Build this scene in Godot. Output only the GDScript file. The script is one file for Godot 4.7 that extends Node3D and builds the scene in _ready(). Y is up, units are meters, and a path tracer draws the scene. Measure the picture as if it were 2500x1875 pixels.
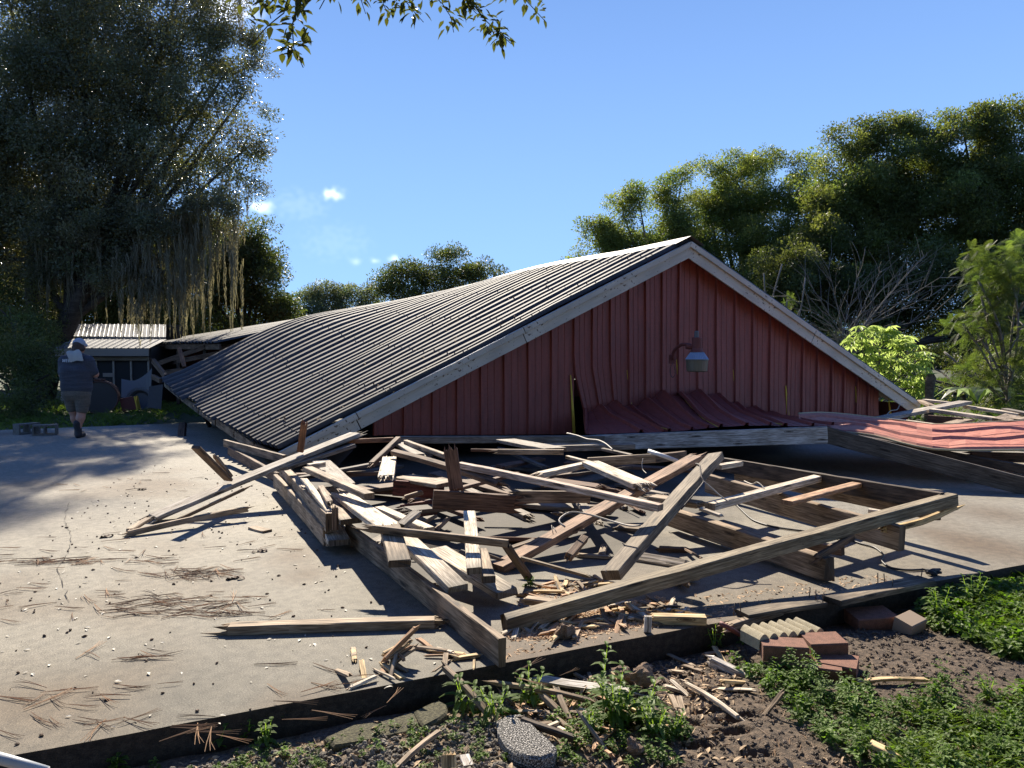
extends Node3D
# A collapsed red barn beside a concrete slab, with broken timber in front and live oaks behind.
# Units are metres, y up; the slab's top is y = 0 and the photographer stands at the origin.

const E1 := Vector3(0.906308, 0, -0.422618)   # along the gable
const E2 := Vector3(-0.422618, 0, -0.906308)  # along the ridge, away
const ORG := Vector3(-0.08, 0, -3.85)         # slab corner of the barn
const SUN := Vector3(-0.164, 0.588, -0.792)

var rng := RandomNumberGenerator.new()
var M := {}
var taken := {}
var nz := FastNoiseLite.new()
var nz2 := FastNoiseLite.new()

# ---------------------------------------------------------------- naming
func numbered(called: String) -> String:
	var k: int = taken.get(called, 0)
	taken[called] = k + 1
	return called if k == 0 else "%s_%03d" % [called, k]

func tag(o: Node3D, label: String, category: String, group := "", kind := "") -> Node3D:
	if label: o.set_meta("label", label)
	if category: o.set_meta("category", category)
	if group: o.set_meta("group", group)
	if kind: o.set_meta("kind", kind)
	return o

func thing(called: String, label: String, category: String, at := Vector3.ZERO, group := "") -> Node3D:
	var o := Node3D.new()
	o.name = numbered(called)
	add_child(o)
	o.position = at
	tag(o, label, category, group)
	return o

func mi(called: String, mesh: Mesh, mat: Material, parent: Node3D = null) -> MeshInstance3D:
	var o := MeshInstance3D.new()
	o.mesh = mesh
	o.material_override = mat
	if parent == null:
		o.name = numbered(called)
		add_child(o)
	else:
		o.name = called
		parent.add_child(o, true)
	return o

func mm(called: String, mesh: Mesh, mat: Material, xf: Array, parent: Node3D = null, cols := []) -> MultiMeshInstance3D:
	var m := MultiMesh.new()
	m.transform_format = MultiMesh.TRANSFORM_3D
	m.use_colors = cols.size() > 0
	m.mesh = mesh
	m.instance_count = xf.size()
	for i in xf.size():
		m.set_instance_transform(i, xf[i])
		if cols.size() > 0: m.set_instance_color(i, cols[i])
	var o := MultiMeshInstance3D.new()
	o.multimesh = m
	o.material_override = mat
	if parent == null:
		o.name = numbered(called)
		add_child(o)
	else:
		o.name = called
		parent.add_child(o, true)
	return o

func structure(o: Node3D) -> Node3D:
	o.set_meta("kind", "structure")
	return o

# ---------------------------------------------------------------- mesh helpers
func sta() -> SurfaceTool:
	var st := SurfaceTool.new()
	st.begin(Mesh.PRIMITIVE_TRIANGLES)
	st.set_smooth_group(-1)
	return st

func fin(st: SurfaceTool) -> ArrayMesh:
	st.generate_normals()
	return st.commit()

func tri(st: SurfaceTool, a: Vector3, b: Vector3, c: Vector3) -> void:
	st.set_uv(Vector2.ZERO)
	st.add_vertex(a)
	st.add_vertex(b)
	st.add_vertex(c)

func quad(st: SurfaceTool, a: Vector3, b: Vector3, c: Vector3, d: Vector3, ua := Vector2.ZERO, ub := Vector2(1, 0), uc := Vector2.ONE, ud := Vector2(0, 1)) -> void:
	st.set_uv(ua); st.add_vertex(a)
	st.set_uv(ub); st.add_vertex(b)
	st.set_uv(uc); st.add_vertex(c)
	st.set_uv(ua); st.add_vertex(a)
	st.set_uv(uc); st.add_vertex(c)
	st.set_uv(ud); st.add_vertex(d)

func boxs(st: SurfaceTool, t: Transform3D, s: Vector3, ch := 0.0) -> void:
	# a box of size s with its edges along x chamfered
	var h := s / 2
	var pr := [Vector2(-h.y, -h.z), Vector2(h.y, -h.z), Vector2(h.y, h.z), Vector2(-h.y, h.z)]
	if ch > 0:
		pr = [Vector2(-h.y + ch, -h.z), Vector2(h.y - ch, -h.z), Vector2(h.y, -h.z + ch), Vector2(h.y, h.z - ch), Vector2(h.y - ch, h.z), Vector2(-h.y + ch, h.z), Vector2(-h.y, h.z - ch), Vector2(-h.y, -h.z + ch)]
	var n := pr.size()
	for i in n:
		var p: Vector2 = pr[i]
		var q: Vector2 = pr[(i + 1) % n]
		quad(st, t * Vector3(-h.x, p.x, p.y), t * Vector3(h.x, p.x, p.y), t * Vector3(h.x, q.x, q.y), t * Vector3(-h.x, q.x, q.y))
	for e in [-1.0, 1.0]:
		for i in range(1, n - 1):
			var p0: Vector2 = pr[0]
			var p1: Vector2 = pr[i]
			var p2: Vector2 = pr[i + 1]
			if e > 0: tri(st, t * Vector3(h.x, p0.x, p0.y), t * Vector3(h.x, p2.x, p2.y), t * Vector3(h.x, p1.x, p1.y))
			else: tri(st, t * Vector3(-h.x, p0.x, p0.y), t * Vector3(-h.x, p1.x, p1.y), t * Vector3(-h.x, p2.x, p2.y))

func box(size: Vector3, ch := 0.004) -> ArrayMesh:
	var st := sta()
	boxs(st, Transform3D(), size, ch)
	return fin(st)

func tubes(st: SurfaceTool, pts: Array, rad: Array, sides := 8) -> void:
	var prev := []
	var ref := Vector3(0.31, 0.2, 0.93)
	for i in pts.size():
		var d: Vector3 = (pts[mini(i + 1, pts.size() - 1)] - pts[maxi(i - 1, 0)]).normalized()
		var s := d.cross(ref).normalized()
		ref = s.cross(d).normalized()
		var ring := []
		for k in sides:
			var a := TAU * k / sides
			ring.append(pts[i] + (s * cos(a) + ref * sin(a)) * rad[i])
		if i > 0:
			for k in sides:
				var k2 := (k + 1) % sides
				quad(st, prev[k], ring[k], ring[k2], prev[k2], Vector2(float(k) / sides, i - 1), Vector2(float(k) / sides, i), Vector2(float(k + 1) / sides, i), Vector2(float(k + 1) / sides, i - 1))
		else:
			for k in range(1, sides - 1): tri(st, ring[0], ring[k], ring[k + 1])
		prev = ring
	for k in range(1, sides - 1): tri(st, prev[0], prev[k + 1], prev[k])

func tube(pts: Array, rad: Array, sides := 8, smooth := true) -> ArrayMesh:
	var st := sta()
	if smooth: st.set_smooth_group(0)
	tubes(st, pts, rad, sides)
	return fin(st)

func lathe(prof: Array, sides := 24, smooth := false) -> ArrayMesh:
	var st := sta()
	if smooth: st.set_smooth_group(0)
	for i in prof.size() - 1:
		for k in sides:
			var a := TAU * k / sides
			var b := TAU * (k + 1) / sides
			var p: Vector2 = prof[i]
			var q: Vector2 = prof[i + 1]
			quad(st, Vector3(p.x * cos(a), p.y, p.x * sin(a)), Vector3(q.x * cos(a), q.y, q.x * sin(a)), Vector3(q.x * cos(b), q.y, q.x * sin(b)), Vector3(p.x * cos(b), p.y, p.x * sin(b)))
	return fin(st)

func curve(pts: Array, n := 24) -> Array:
	# a smooth line through pts
	var c := Curve3D.new()
	for i in pts.size():
		var t: Vector3 = (pts[mini(i + 1, pts.size() - 1)] - pts[maxi(i - 1, 0)]) / 6.0
		c.add_point(pts[i], -t, t)
	var out := []
	var l := c.get_baked_length()
	for i in n + 1: out.append(c.sample_baked(l * i / n, true))
	return out

func grid(p: PackedVector3Array, nx: int, ny: int, col := PackedColorArray()) -> ArrayMesh:
	# a smooth sheet of nx by ny points
	var nrm := PackedVector3Array()
	nrm.resize(p.size())
	for j in ny:
		for i in nx:
			var dx := p[j * nx + mini(i + 1, nx - 1)] - p[j * nx + maxi(i - 1, 0)]
			var dy := p[mini(j + 1, ny - 1) * nx + i] - p[maxi(j - 1, 0) * nx + i]
			var n := dx.cross(dy).normalized()
			nrm[j * nx + i] = n if n.y > 0 else -n
	var flip := (p[1] - p[0]).cross(p[nx] - p[0]).y > 0
	var ix := PackedInt32Array()
	for j in ny - 1:
		for i in nx - 1:
			var a := j * nx + i
			if flip: ix.append_array(PackedInt32Array([a, a + nx, a + 1, a + 1, a + nx, a + nx + 1]))
			else: ix.append_array(PackedInt32Array([a, a + 1, a + nx, a + 1, a + nx + 1, a + nx]))
	var arr := []
	arr.resize(Mesh.ARRAY_MAX)
	arr[Mesh.ARRAY_VERTEX] = p
	arr[Mesh.ARRAY_NORMAL] = nrm
	if col.size(): arr[Mesh.ARRAY_COLOR] = col
	arr[Mesh.ARRAY_INDEX] = ix
	var m := ArrayMesh.new()
	m.add_surface_from_arrays(Mesh.PRIMITIVE_TRIANGLES, arr)
	return m

func nets(bones: Array, cell: float, k := 0.05) -> ArrayMesh:
	# one skin round tapered capsules [a, b, ra, rb], as surface nets
	var lo := Vector3.INF
	var hi := -Vector3.INF
	for b in bones:
		var r: float = maxf(b[2], b[3]) + k + 2.5 * cell
		lo = lo.min(b[0] - Vector3.ONE * r).min(b[1] - Vector3.ONE * r)
		hi = hi.max(b[0] + Vector3.ONE * r).max(b[1] + Vector3.ONE * r)
	var n := Vector3i(((hi - lo) / cell).ceil()) + Vector3i.ONE
	var f := PackedFloat32Array()
	f.resize(n.x * n.y * n.z)
	f.fill(9.0)
	for b in bones:
		var a: Vector3 = b[0]
		var ba: Vector3 = b[1] - a
		var bb := maxf(ba.length_squared(), 1e-9)
		var r: float = maxf(b[2], b[3]) + k + 2.0 * cell
		var l := Vector3i(((a.min(b[1]) - Vector3.ONE * r - lo) / cell).floor()).max(Vector3i.ZERO)
		var u := Vector3i(((a.max(b[1]) + Vector3.ONE * r - lo) / cell).ceil()).min(n - Vector3i.ONE)
		for z in range(l.z, u.z + 1):
			for y in range(l.y, u.y + 1):
				var at := (z * n.y + y) * n.x
				for x in range(l.x, u.x + 1):
					var p := lo + Vector3(x, y, z) * cell - a
					var h := clampf(p.dot(ba) / bb, 0, 1)
					var d := (p - ba * h).length() - lerpf(b[2], b[3], h)
					var o := f[at + x]
					var w := maxf(k - absf(o - d), 0) / k
					f[at + x] = minf(o, d) - w * w * k * 0.25
	var vid := {}
	var vs := PackedVector3Array()
	var ns := PackedVector3Array()
	var step := [1, n.x, n.x * n.y]
	for z in n.z - 1:
		for y in n.y - 1:
			for x in n.x - 1:
				var at := (z * n.y + y) * n.x + x
				var mask := 0
				var s := Vector3.ZERO
				var c := 0
				var v := [f[at], f[at + 1], f[at + n.x], f[at + n.x + 1], f[at + step[2]], f[at + step[2] + 1], f[at + step[2] + n.x], f[at + step[2] + n.x + 1]]
				for i in 8: if v[i] < 0: mask |= 1 << i
				if mask == 0 or mask == 255: continue
				for e in [[0, 1], [2, 3], [4, 5], [6, 7], [0, 2], [1, 3], [4, 6], [5, 7], [0, 4], [1, 5], [2, 6], [3, 7]]:
					var va: float = v[e[0]]
					var vb: float = v[e[1]]
					if (va < 0) != (vb < 0):
						var t := va / (va - vb)
						s += Vector3(e[0] & 1, (e[0] >> 1) & 1, e[0] >> 2).lerp(Vector3(e[1] & 1, (e[1] >> 1) & 1, e[1] >> 2), t)
						c += 1
				vid[at] = vs.size()
				vs.append(lo + (Vector3(x, y, z) + s / c) * cell)
				ns.append(Vector3(v[1] + v[3] + v[5] + v[7] - v[0] - v[2] - v[4] - v[6], v[2] + v[3] + v[6] + v[7] - v[0] - v[1] - v[4] - v[5], v[4] + v[5] + v[6] + v[7] - v[0] - v[1] - v[2] - v[3]).normalized())
	var ix := PackedInt32Array()
	for at in vid:
		for ax in 3:
			var s0: int = step[ax]
			if (f[at] < 0) == (f[at + s0] < 0): continue
			var s1: int = step[(ax + 1) % 3]
			var s2: int = step[(ax + 2) % 3]
			if not (vid.has(at - s1) and vid.has(at - s2) and vid.has(at - s1 - s2)): continue
			var q := [vid[at], vid[at - s1], vid[at - s1 - s2], vid[at - s2]]
			if f[at] < 0: q.reverse()
			ix.append_array(PackedInt32Array([q[0], q[1], q[2], q[0], q[2], q[3]]))
	var arr := []
	arr.resize(Mesh.ARRAY_MAX)
	arr[Mesh.ARRAY_VERTEX] = vs
	arr[Mesh.ARRAY_NORMAL] = ns
	arr[Mesh.ARRAY_INDEX] = ix
	var m := ArrayMesh.new()
	m.add_surface_from_arrays(Mesh.PRIMITIVE_TRIANGLES, arr)
	return m

# ---------------------------------------------------------------- textures and materials
func layer(w: int, h: int, sw: int, sh: int, freq: float, sd: int, oct := 3) -> PackedByteArray:
	# seamless noise drawn sw by sh and stretched to w by h
	var n := FastNoiseLite.new()
	n.noise_type = FastNoiseLite.TYPE_SIMPLEX_SMOOTH
	n.frequency = freq
	n.seed = sd
	n.fractal_octaves = oct
	var im := n.get_seamless_image(sw, sh)
	im.convert(Image.FORMAT_L8)
	if sw != w or sh != h: im.resize(w, h, Image.INTERPOLATE_CUBIC)
	return im.get_data()

func tex(w: int, h: int, f: Callable) -> ImageTexture:
	# a picture of what f gives for each texel number
	var d := PackedByteArray()
	d.resize(w * h * 3)
	for i in w * h:
		var c: Color = f.call(i)
		d[i * 3] = int(clampf(c.r, 0, 1) * 255)
		d[i * 3 + 1] = int(clampf(c.g, 0, 1) * 255)
		d[i * 3 + 2] = int(clampf(c.b, 0, 1) * 255)
	return ImageTexture.create_from_image(Image.create_from_data(w, h, false, Image.FORMAT_RGB8, d))

func lin(r: float, g: float, b: float) -> Color:
	return Color(r, g, b).linear_to_srgb()

func mat(called: String, c: Color, rough := 0.8, t: Texture2D = null, tri_scale := 0.0, bump := 0.0, bump_tex: Texture2D = null) -> StandardMaterial3D:
	var m := StandardMaterial3D.new()
	m.resource_name = called
	m.albedo_color = c
	m.roughness = rough
	m.vertex_color_use_as_albedo = true
	if t: m.albedo_texture = t
	if tri_scale > 0:
		m.uv1_triplanar = true
		m.uv1_scale = Vector3.ONE * tri_scale
	if bump > 0:
		m.heightmap_enabled = true
		m.heightmap_texture = bump_tex if bump_tex else t
		m.heightmap_scale = bump
	M[called] = m
	return m

func leafmat(called: String, c: Color, back: Color, rough := 0.45) -> StandardMaterial3D:
	var m := mat(called, c, rough)
	m.backlight_enabled = true
	m.backlight = back
	m.cull_mode = BaseMaterial3D.CULL_DISABLED
	m.metallic_specular = 0.35
	return m

func materials() -> void:
	# wood: grain runs along u
	var g1 := layer(512, 128, 24, 128, 0.09, 1, 4)
	var g2 := layer(512, 128, 64, 128, 0.25, 2, 3)
	var g3 := layer(512, 128, 64, 32, 0.06, 3, 3)
	var g4 := layer(512, 128, 16, 128, 0.06, 4, 2)
	var knots := [Vector2(70, 40), Vector2(230, 90), Vector2(330, 30), Vector2(450, 100)]
	var wood_f := func(crack: float, patch: float) -> ImageTexture:
		return tex(512, 128, func(i: int) -> Color:
			var x := i % 512
			var y := i / 512
			var v: float = 0.80 + (g1[i] - 128) / 128.0 * 0.20 + (g2[i] - 128) / 128.0 * 0.22 + (g3[i] - 128) / 128.0 * patch
			var cr := absf(g4[i] - 128) / 128.0
			if cr < 0.03: v -= crack * (1.0 - cr / 0.03)
			for k in knots:
				var q := Vector2((x - k.x) * 0.55, y - k.y)
				var d := q.length()
				if d < 9: v = lerpf(v * (0.75 + 0.2 * sin(d * 2.4)), v * 0.35, clampf(1.0 - d / 6.0, 0, 1))
			return Color(v, v * lerpf(0.9, 1.0, clampf(v, 0, 1)), v * lerpf(0.78, 1.0, clampf(v, 0, 1))))
	var wa: ImageTexture = wood_f.call(0.45, 0.12)
	var wb: ImageTexture = wood_f.call(0.2, 0.16)
	var wc: ImageTexture = wood_f.call(0.3, 0.3)
	for w in [["tan", lin(0.47, 0.36, 0.245), wb], ["tanorange", lin(0.608, 0.365, 0.203), wb], ["tanbrown", lin(0.31, 0.225, 0.145), wc], ["bleached", lin(0.85, 0.74, 0.58), wa], ["brown", lin(0.240, 0.150, 0.090), wb], ["darkbrown", lin(0.11, 0.075, 0.05), wc], ["grey", lin(0.360, 0.312, 0.252), wa], ["greyplank", lin(0.540, 0.486, 0.405), wa], ["greybrown", lin(0.288, 0.228, 0.156), wa], ["rustgrey", lin(0.48, 0.30, 0.19), wa], ["redsmear", lin(0.74, 0.58, 0.46), wb], ["redbrown", lin(0.23, 0.12, 0.07), wb], ["darkred", lin(0.22, 0.075, 0.055), wc], ["orange", lin(0.36, 0.17, 0.08), wb], ["joist", lin(0.38, 0.275, 0.175), wb], ["frontbeam", lin(0.360, 0.294, 0.192), wa], ["straw", lin(0.810, 0.608, 0.324), wb], ["whitewash", lin(0.743, 0.702, 0.648), wa], ["darkgrey", lin(0.17, 0.14, 0.11), wa]]:
		var m := mat(w[0], w[1], 0.82, w[2], 0.0, 0.25)
		m.uv1_scale = Vector3(0.5, 4.6, 1)
	M["redsmear"].vertex_color_use_as_albedo = true
	# concrete with shell aggregate
	var c1 := layer(512, 512, 512, 512, 0.012, 11, 5)
	var c2 := layer(512, 512, 512, 512, 0.11, 12, 2)
	var c3 := layer(512, 512, 512, 512, 0.3, 13, 1)
	var conc := tex(512, 512, func(i: int) -> Color:
		var v: float = 0.74 + (c1[i] - 128) / 128.0 * 0.09 + (c3[i] - 128) / 128.0 * 0.26
		if c2[i] > 192: v += 0.26
		if c2[i] < 60: v -= 0.24
		return Color(v, v * 0.985, v * 0.95))
	var fine := tex(512, 512, func(i: int) -> Color:
		var v: float = 0.5 + (c2[i] - 128) / 128.0 * 0.25 + (c3[i] - 128) / 128.0 * 0.3
		return Color(v, v, v))
	mat("concrete", lin(0.43, 0.398, 0.335), 0.85, conc, 1.5, 0.05, fine)
	M["concrete"].uv1_world_triplanar = true
	# soil
	var d1 := layer(512, 512, 512, 512, 0.03, 21, 5)
	var d2 := layer(512, 512, 512, 512, 0.16, 22, 3)
	var soil := tex(512, 512, func(i: int) -> Color:
		var v: float = 0.72 + (d1[i] - 128) / 128.0 * 0.28 + (d2[i] - 128) / 128.0 * 0.3
		return Color(v, v * 0.97, v * 0.93))
	mat("soil", lin(0.32, 0.262, 0.205), 0.95, soil, 1.7, 0.9)
	M["soil"].uv1_world_triplanar = true
	mat("lawn", lin(0.09, 0.12, 0.03), 0.95, soil, 0.4)
	# painted sheet metal and roofing
	var p1 := layer(512, 512, 64, 512, 0.03, 31, 4)
	var p2 := layer(512, 512, 512, 512, 0.05, 32, 4)
	var p3 := layer(512, 512, 512, 40, 0.05, 33, 3)
	var rpaint := tex(512, 512, func(i: int) -> Color:
		var v: float = 0.86 + (p3[i] - 128) / 128.0 * 0.10 + (p2[i] - 128) / 128.0 * 0.06
		if p2[i] > 218: v *= 0.8
		return Color(v, v, v))
	var paint := tex(512, 512, func(i: int) -> Color:
		var v: float = 0.86 + (p1[i] - 128) / 128.0 * 0.12 + (p2[i] - 128) / 128.0 * 0.1
		if p2[i] > 214: v *= 0.72
		return Color(v, v, v))
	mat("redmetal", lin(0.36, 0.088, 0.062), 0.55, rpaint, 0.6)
	mat("sunlitred", lin(0.60, 0.205, 0.125), 0.6, rpaint, 0.6)  # the gable cladding's red, lightened to carry the sun on the fallen sheet
	mat("zinc", lin(0.105, 0.100, 0.095), 0.72, paint, 0.8)
	M["zinc"].metallic_specular = 0.3
	mat("galv", lin(0.22, 0.22, 0.22), 0.45, paint, 0.7)
	M["galv"].metallic = 0.3
	var peel := tex(512, 512, func(i: int) -> Color:
		var v: float = 0.93 + (p1[i] - 128) / 128.0 * 0.06
		if p2[i] + (p1[i] - 128) * 0.25 > 206: return Color(0.5, 0.44, 0.38)
		return Color(v, v * 0.985, v * 0.94))
	mat("peeling", lin(0.62, 0.60, 0.55), 0.6, peel, 0.55, 0.12)
	mat("yellow", lin(0.62, 0.42, 0.04), 0.7)
	mat("rust", lin(0.16, 0.07, 0.04), 0.8, paint, 1.0)
	mat("block", lin(0.26, 0.25, 0.235), 0.95, conc, 2.2, 0.3)
	var speck := tex(512, 512, func(i: int) -> Color:
		var v: float = clampf(0.5 + (d2[i] - 128) / 128.0 * 1.1 + (c3[i] - 128) / 128.0 * 0.4, 0.08, 1.0)
		return Color(v, v, v))
	mat("pebble", lin(0.66, 0.62, 0.56), 0.95, speck, 1.3, 0.6)
	mat("tile", lin(0.66, 0.59, 0.43), 0.95, conc, 4.0, 0.3)
	mat("moss_block", lin(0.16, 0.155, 0.09), 0.95, soil, 3.0, 0.6)
	mat("brick", lin(0.36, 0.17, 0.115), 0.9, conc, 3.0, 0.12)
	mat("shade_dirt", lin(0.075, 0.062, 0.05), 0.95, soil, 1.6, 0.3)  # muddy concrete, darkened to hold the shade of the slab's front face
	mat("stone", lin(0.33, 0.30, 0.26), 0.95, conc, 5.0)
	mat("screen", lin(0.02, 0.021, 0.022), 0.9)
	mat("dark", lin(0.03, 0.026, 0.022), 0.95)
	mat("cable", lin(0.02, 0.02, 0.022), 0.5)
	mat("wire", lin(0.38, 0.33, 0.26), 0.6)
	mat("pvc", lin(0.62, 0.6, 0.55), 0.5)
	mat("pipe", lin(0.42, 0.44, 0.45), 0.4)
	mat("nail", lin(0.05, 0.035, 0.03), 0.7)
	mat("bark", lin(0.085, 0.07, 0.055), 0.95, wa, 0.6, 1.5)
	mat("palebark", lin(0.20, 0.17, 0.13), 0.95, wa, 0.8, 0.8)
	mat("twig", lin(0.16, 0.145, 0.125), 0.9)
	mat("mossgrey", lin(0.235, 0.225, 0.165), 0.95)
	M["mossgrey"].backlight_enabled = true
	M["mossgrey"].backlight = lin(0.9, 0.85, 0.6)
	mat("wool", lin(0.62, 0.45, 0.33), 0.95, soil, 9.0, 1.0)
	mat("needle", lin(0.27, 0.155, 0.075), 0.7)
	mat("chip", lin(0.50, 0.34, 0.2), 0.85)
	mat("deadleaf", lin(0.12, 0.075, 0.045), 0.75)
	mat("litter", lin(0.40, 0.29, 0.18), 0.9)
	mat("petal", lin(0.62, 0.58, 0.48), 0.8)
	mat("skin", lin(0.42, 0.21, 0.14), 0.55)
	mat("shirt", lin(0.07, 0.077, 0.098), 0.9, paint, 1.1, 2.5)
	mat("shorts", lin(0.17, 0.145, 0.115), 0.9, paint, 1.1, 2.5)
	mat("black", lin(0.018, 0.018, 0.02), 0.7)
	mat("cap", lin(0.33, 0.36, 0.4), 0.8)
	mat("towel", lin(0.42, 0.39, 0.32), 0.95)
	mat("print", lin(0.55, 0.57, 0.58), 0.8)
	mat("hair", lin(0.06, 0.04, 0.03), 0.8)
	mat("amber", lin(0.15, 0.135, 0.09), 0.4)
	mat("bluegrey", lin(0.26, 0.33, 0.44), 0.4)
	leafmat("oakleaf", lin(0.15, 0.155, 0.10), lin(0.8, 0.85, 0.35), 0.3)
	M["oakleaf"].metallic_specular = 0.42
	leafmat("oakleaf_near", lin(0.10, 0.11, 0.045), lin(0.9, 0.95, 0.35), 0.45)
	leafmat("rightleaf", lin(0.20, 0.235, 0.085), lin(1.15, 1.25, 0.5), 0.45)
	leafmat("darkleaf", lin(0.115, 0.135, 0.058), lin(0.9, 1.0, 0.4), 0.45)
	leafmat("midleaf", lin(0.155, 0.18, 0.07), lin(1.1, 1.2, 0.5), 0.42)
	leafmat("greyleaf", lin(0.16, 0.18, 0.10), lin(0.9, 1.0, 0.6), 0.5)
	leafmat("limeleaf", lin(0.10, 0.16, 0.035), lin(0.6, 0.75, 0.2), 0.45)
	leafmat("fernleaf", lin(0.14, 0.19, 0.065), lin(1.1, 1.2, 0.5), 0.5)
	leafmat("weed", lin(0.15, 0.23, 0.055), lin(0.9, 1.1, 0.3), 0.55)
	leafmat("grassblade", lin(0.14, 0.20, 0.055), lin(0.9, 1.0, 0.35), 0.6)
	leafmat("banana", lin(0.04, 0.06, 0.03), lin(0.3, 0.4, 0.15), 0.45)

# ---------------------------------------------------------------- timber
func board_mesh(l: float, w: float, t: float, ea: String, eb: String, bow: float) -> ArrayMesh:
	var st := sta()
	var n := clampi(int(l / 0.16), 3, 16)
	var ch := minf(0.005, minf(w, t) * 0.16)
	var u0 := rng.randf() * 3.0
	var v0 := rng.randf()
	var hw := w / 2
	var ht := t / 2
	var base := [Vector2(ht, -hw + ch), Vector2(ht, hw - ch), Vector2(ht - ch, hw), Vector2(-ht + ch, hw), Vector2(-ht, hw - ch), Vector2(-ht, -hw + ch), Vector2(-ht + ch, -hw), Vector2(ht - ch, -hw)]
	var per := [0.0]
	for i in 8: per.append(per[i] + base[i].distance_to(base[(i + 1) % 8]))
	var rings := []
	var tint := []
	var tw := rng.randf_range(-0.02, 0.02)
	for k in n + 1:
		var f := float(k) / n
		var x := -l / 2 + l * f
		var o := Vector2(bow * 4.0 * f * (1.0 - f), rng.randf_range(-0.001, 0.001))
		var ring := []
		for i in 8:
			var p: Vector2 = base[i]
			if i % 2 == 1 and rng.randf() < 0.12: p *= Vector2(1.0 - 0.006 / maxf(t, 0.02), 1.0 - 0.008 / maxf(w, 0.02))
			p = p.rotated(tw * (f - 0.5)) + o + Vector2(rng.randf_range(-0.0008, 0.0008), rng.randf_range(-0.0008, 0.0008))
			var dx := 0.0
			if (k == 0 and ea == "r") or (k == n and eb == "r"): dx = rng.randf_range(-0.014, 0.014)
			ring.append(Vector3(x + dx, p.x, p.y))
		rings.append(ring)
		var c := rng.randf_range(0.86, 1.08)
		var rot := 1.0
		if ea == "r": rot *= clampf(0.35 + (l * f) / 0.16, 0.35, 1.0)
		if eb == "r": rot *= clampf(0.35 + (l * (1.0 - f)) / 0.16, 0.35, 1.0)
		tint.append(Color(c * rot, c * rot, c * rot))
	for k in n:
		for i in 8:
			var j := (i + 1) % 8
			var ua := u0 + l * k / n
			var ub := u0 + l * (k + 1) / n
			var a: Vector3 = rings[k][i]
			var b: Vector3 = rings[k + 1][i]
			var c: Vector3 = rings[k + 1][j]
			var d: Vector3 = rings[k][j]
			var va: float = v0 + per[i]
			var vb: float = v0 + per[i + 1]
			st.set_color(tint[k]); st.set_uv(Vector2(ua, va)); st.add_vertex(a)
			st.set_color(tint[k + 1]); st.set_uv(Vector2(ub, va)); st.add_vertex(b)
			st.set_color(tint[k + 1]); st.set_uv(Vector2(ub, vb)); st.add_vertex(c)
			st.set_color(tint[k]); st.set_uv(Vector2(ua, va)); st.add_vertex(a)
			st.set_color(tint[k + 1]); st.set_uv(Vector2(ub, vb)); st.add_vertex(c)
			st.set_color(tint[k]); st.set_uv(Vector2(ua, vb)); st.add_vertex(d)
	for e in 2:
		var ring: Array = rings[0] if e == 0 else rings[n]
		var how := ea if e == 0 else eb
		var sgn := -1.0 if e == 0 else 1.0
		var cc := 0.55 if how == "c" else (0.3 if how == "r" else 1.0)
		st.set_color(Color(cc, cc * 0.95, cc * 0.9))
		for i in range(1, 7):
			if e == 0:
				st.set_uv(Vector2(u0 + ring[0].y, v0 + ring[0].z * 2)); st.add_vertex(ring[0])
				st.set_uv(Vector2(u0 + ring[i].y, v0 + ring[i].z * 2)); st.add_vertex(ring[i])
				st.set_uv(Vector2(u0 + ring[i + 1].y, v0 + ring[i + 1].z * 2)); st.add_vertex(ring[i + 1])
			else:
				st.set_uv(Vector2(u0 + ring[0].y, v0 + ring[0].z * 2)); st.add_vertex(ring[0])
				st.set_uv(Vector2(u0 + ring[i + 1].y, v0 + ring[i + 1].z * 2)); st.add_vertex(ring[i + 1])
				st.set_uv(Vector2(u0 + ring[i].y, v0 + ring[i].z * 2)); st.add_vertex(ring[i])
		if how == "b":
			# torn fibres
			var cx := (rings[0][0].x if e == 0 else rings[n][0].x) as float
			var mid := Vector3.ZERO
			for p in ring: mid += p / 8.0
			var kk := clampi(int(w / 0.014), 2, 9)
			for i in kk:
				for j in clampi(int(t / 0.02), 1, 4):
					var rows := clampi(int(t / 0.02), 1, 4)
					if rng.randf() < 0.15: continue
					var z0 := -hw + w * i / kk
					var y0 := -ht + t * j / rows
					var z1 := z0 + w / kk * rng.randf_range(0.7, 1.1)
					var y1 := y0 + t / rows * rng.randf_range(0.7, 1.1)
					var len := pow(rng.randf(), 1.7) * minf(0.16, l * 0.2) + 0.012
					var tip := Vector3(cx + sgn * len, (y0 + y1) / 2 + rng.randf_range(-0.1, 0.1) * len, (z0 + z1) / 2 + rng.randf_range(-0.12, 0.12) * len) + Vector3(0, mid.y, mid.z)
					var q := [Vector3(cx, y0 + mid.y, z0 + mid.z), Vector3(cx, y1 + mid.y, z0 + mid.z), Vector3(cx, y1 + mid.y, z1 + mid.z), Vector3(cx, y0 + mid.y, z1 + mid.z)]
					var c := rng.randf_range(0.9, 1.35)
					st.set_color(Color(c, c * 0.94, c * 0.86))
					for a in 4:
						var b := (a + 1) % 4
						st.set_uv(Vector2(u0, v0 + z0)); st.add_vertex(q[a])
						st.set_uv(Vector2(u0 + len, v0 + z0 + 0.02)); st.add_vertex(tip)
						st.set_uv(Vector2(u0, v0 + z1)); st.add_vertex(q[b])
	return fin(st)

func bframe(a: Vector3, b: Vector3, t: float, roll: float) -> Transform3D:
	var ax := (b - a).normalized()
	var n := Vector3(0, 0, 1) if absf(ax.y) > 0.8 else Vector3.UP
	n = (n - ax * ax.dot(n)).normalized().rotated(ax, deg_to_rad(roll))
	return Transform3D(Basis(ax, n, ax.cross(n)), (a + b) / 2 - n * t / 2)

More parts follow.
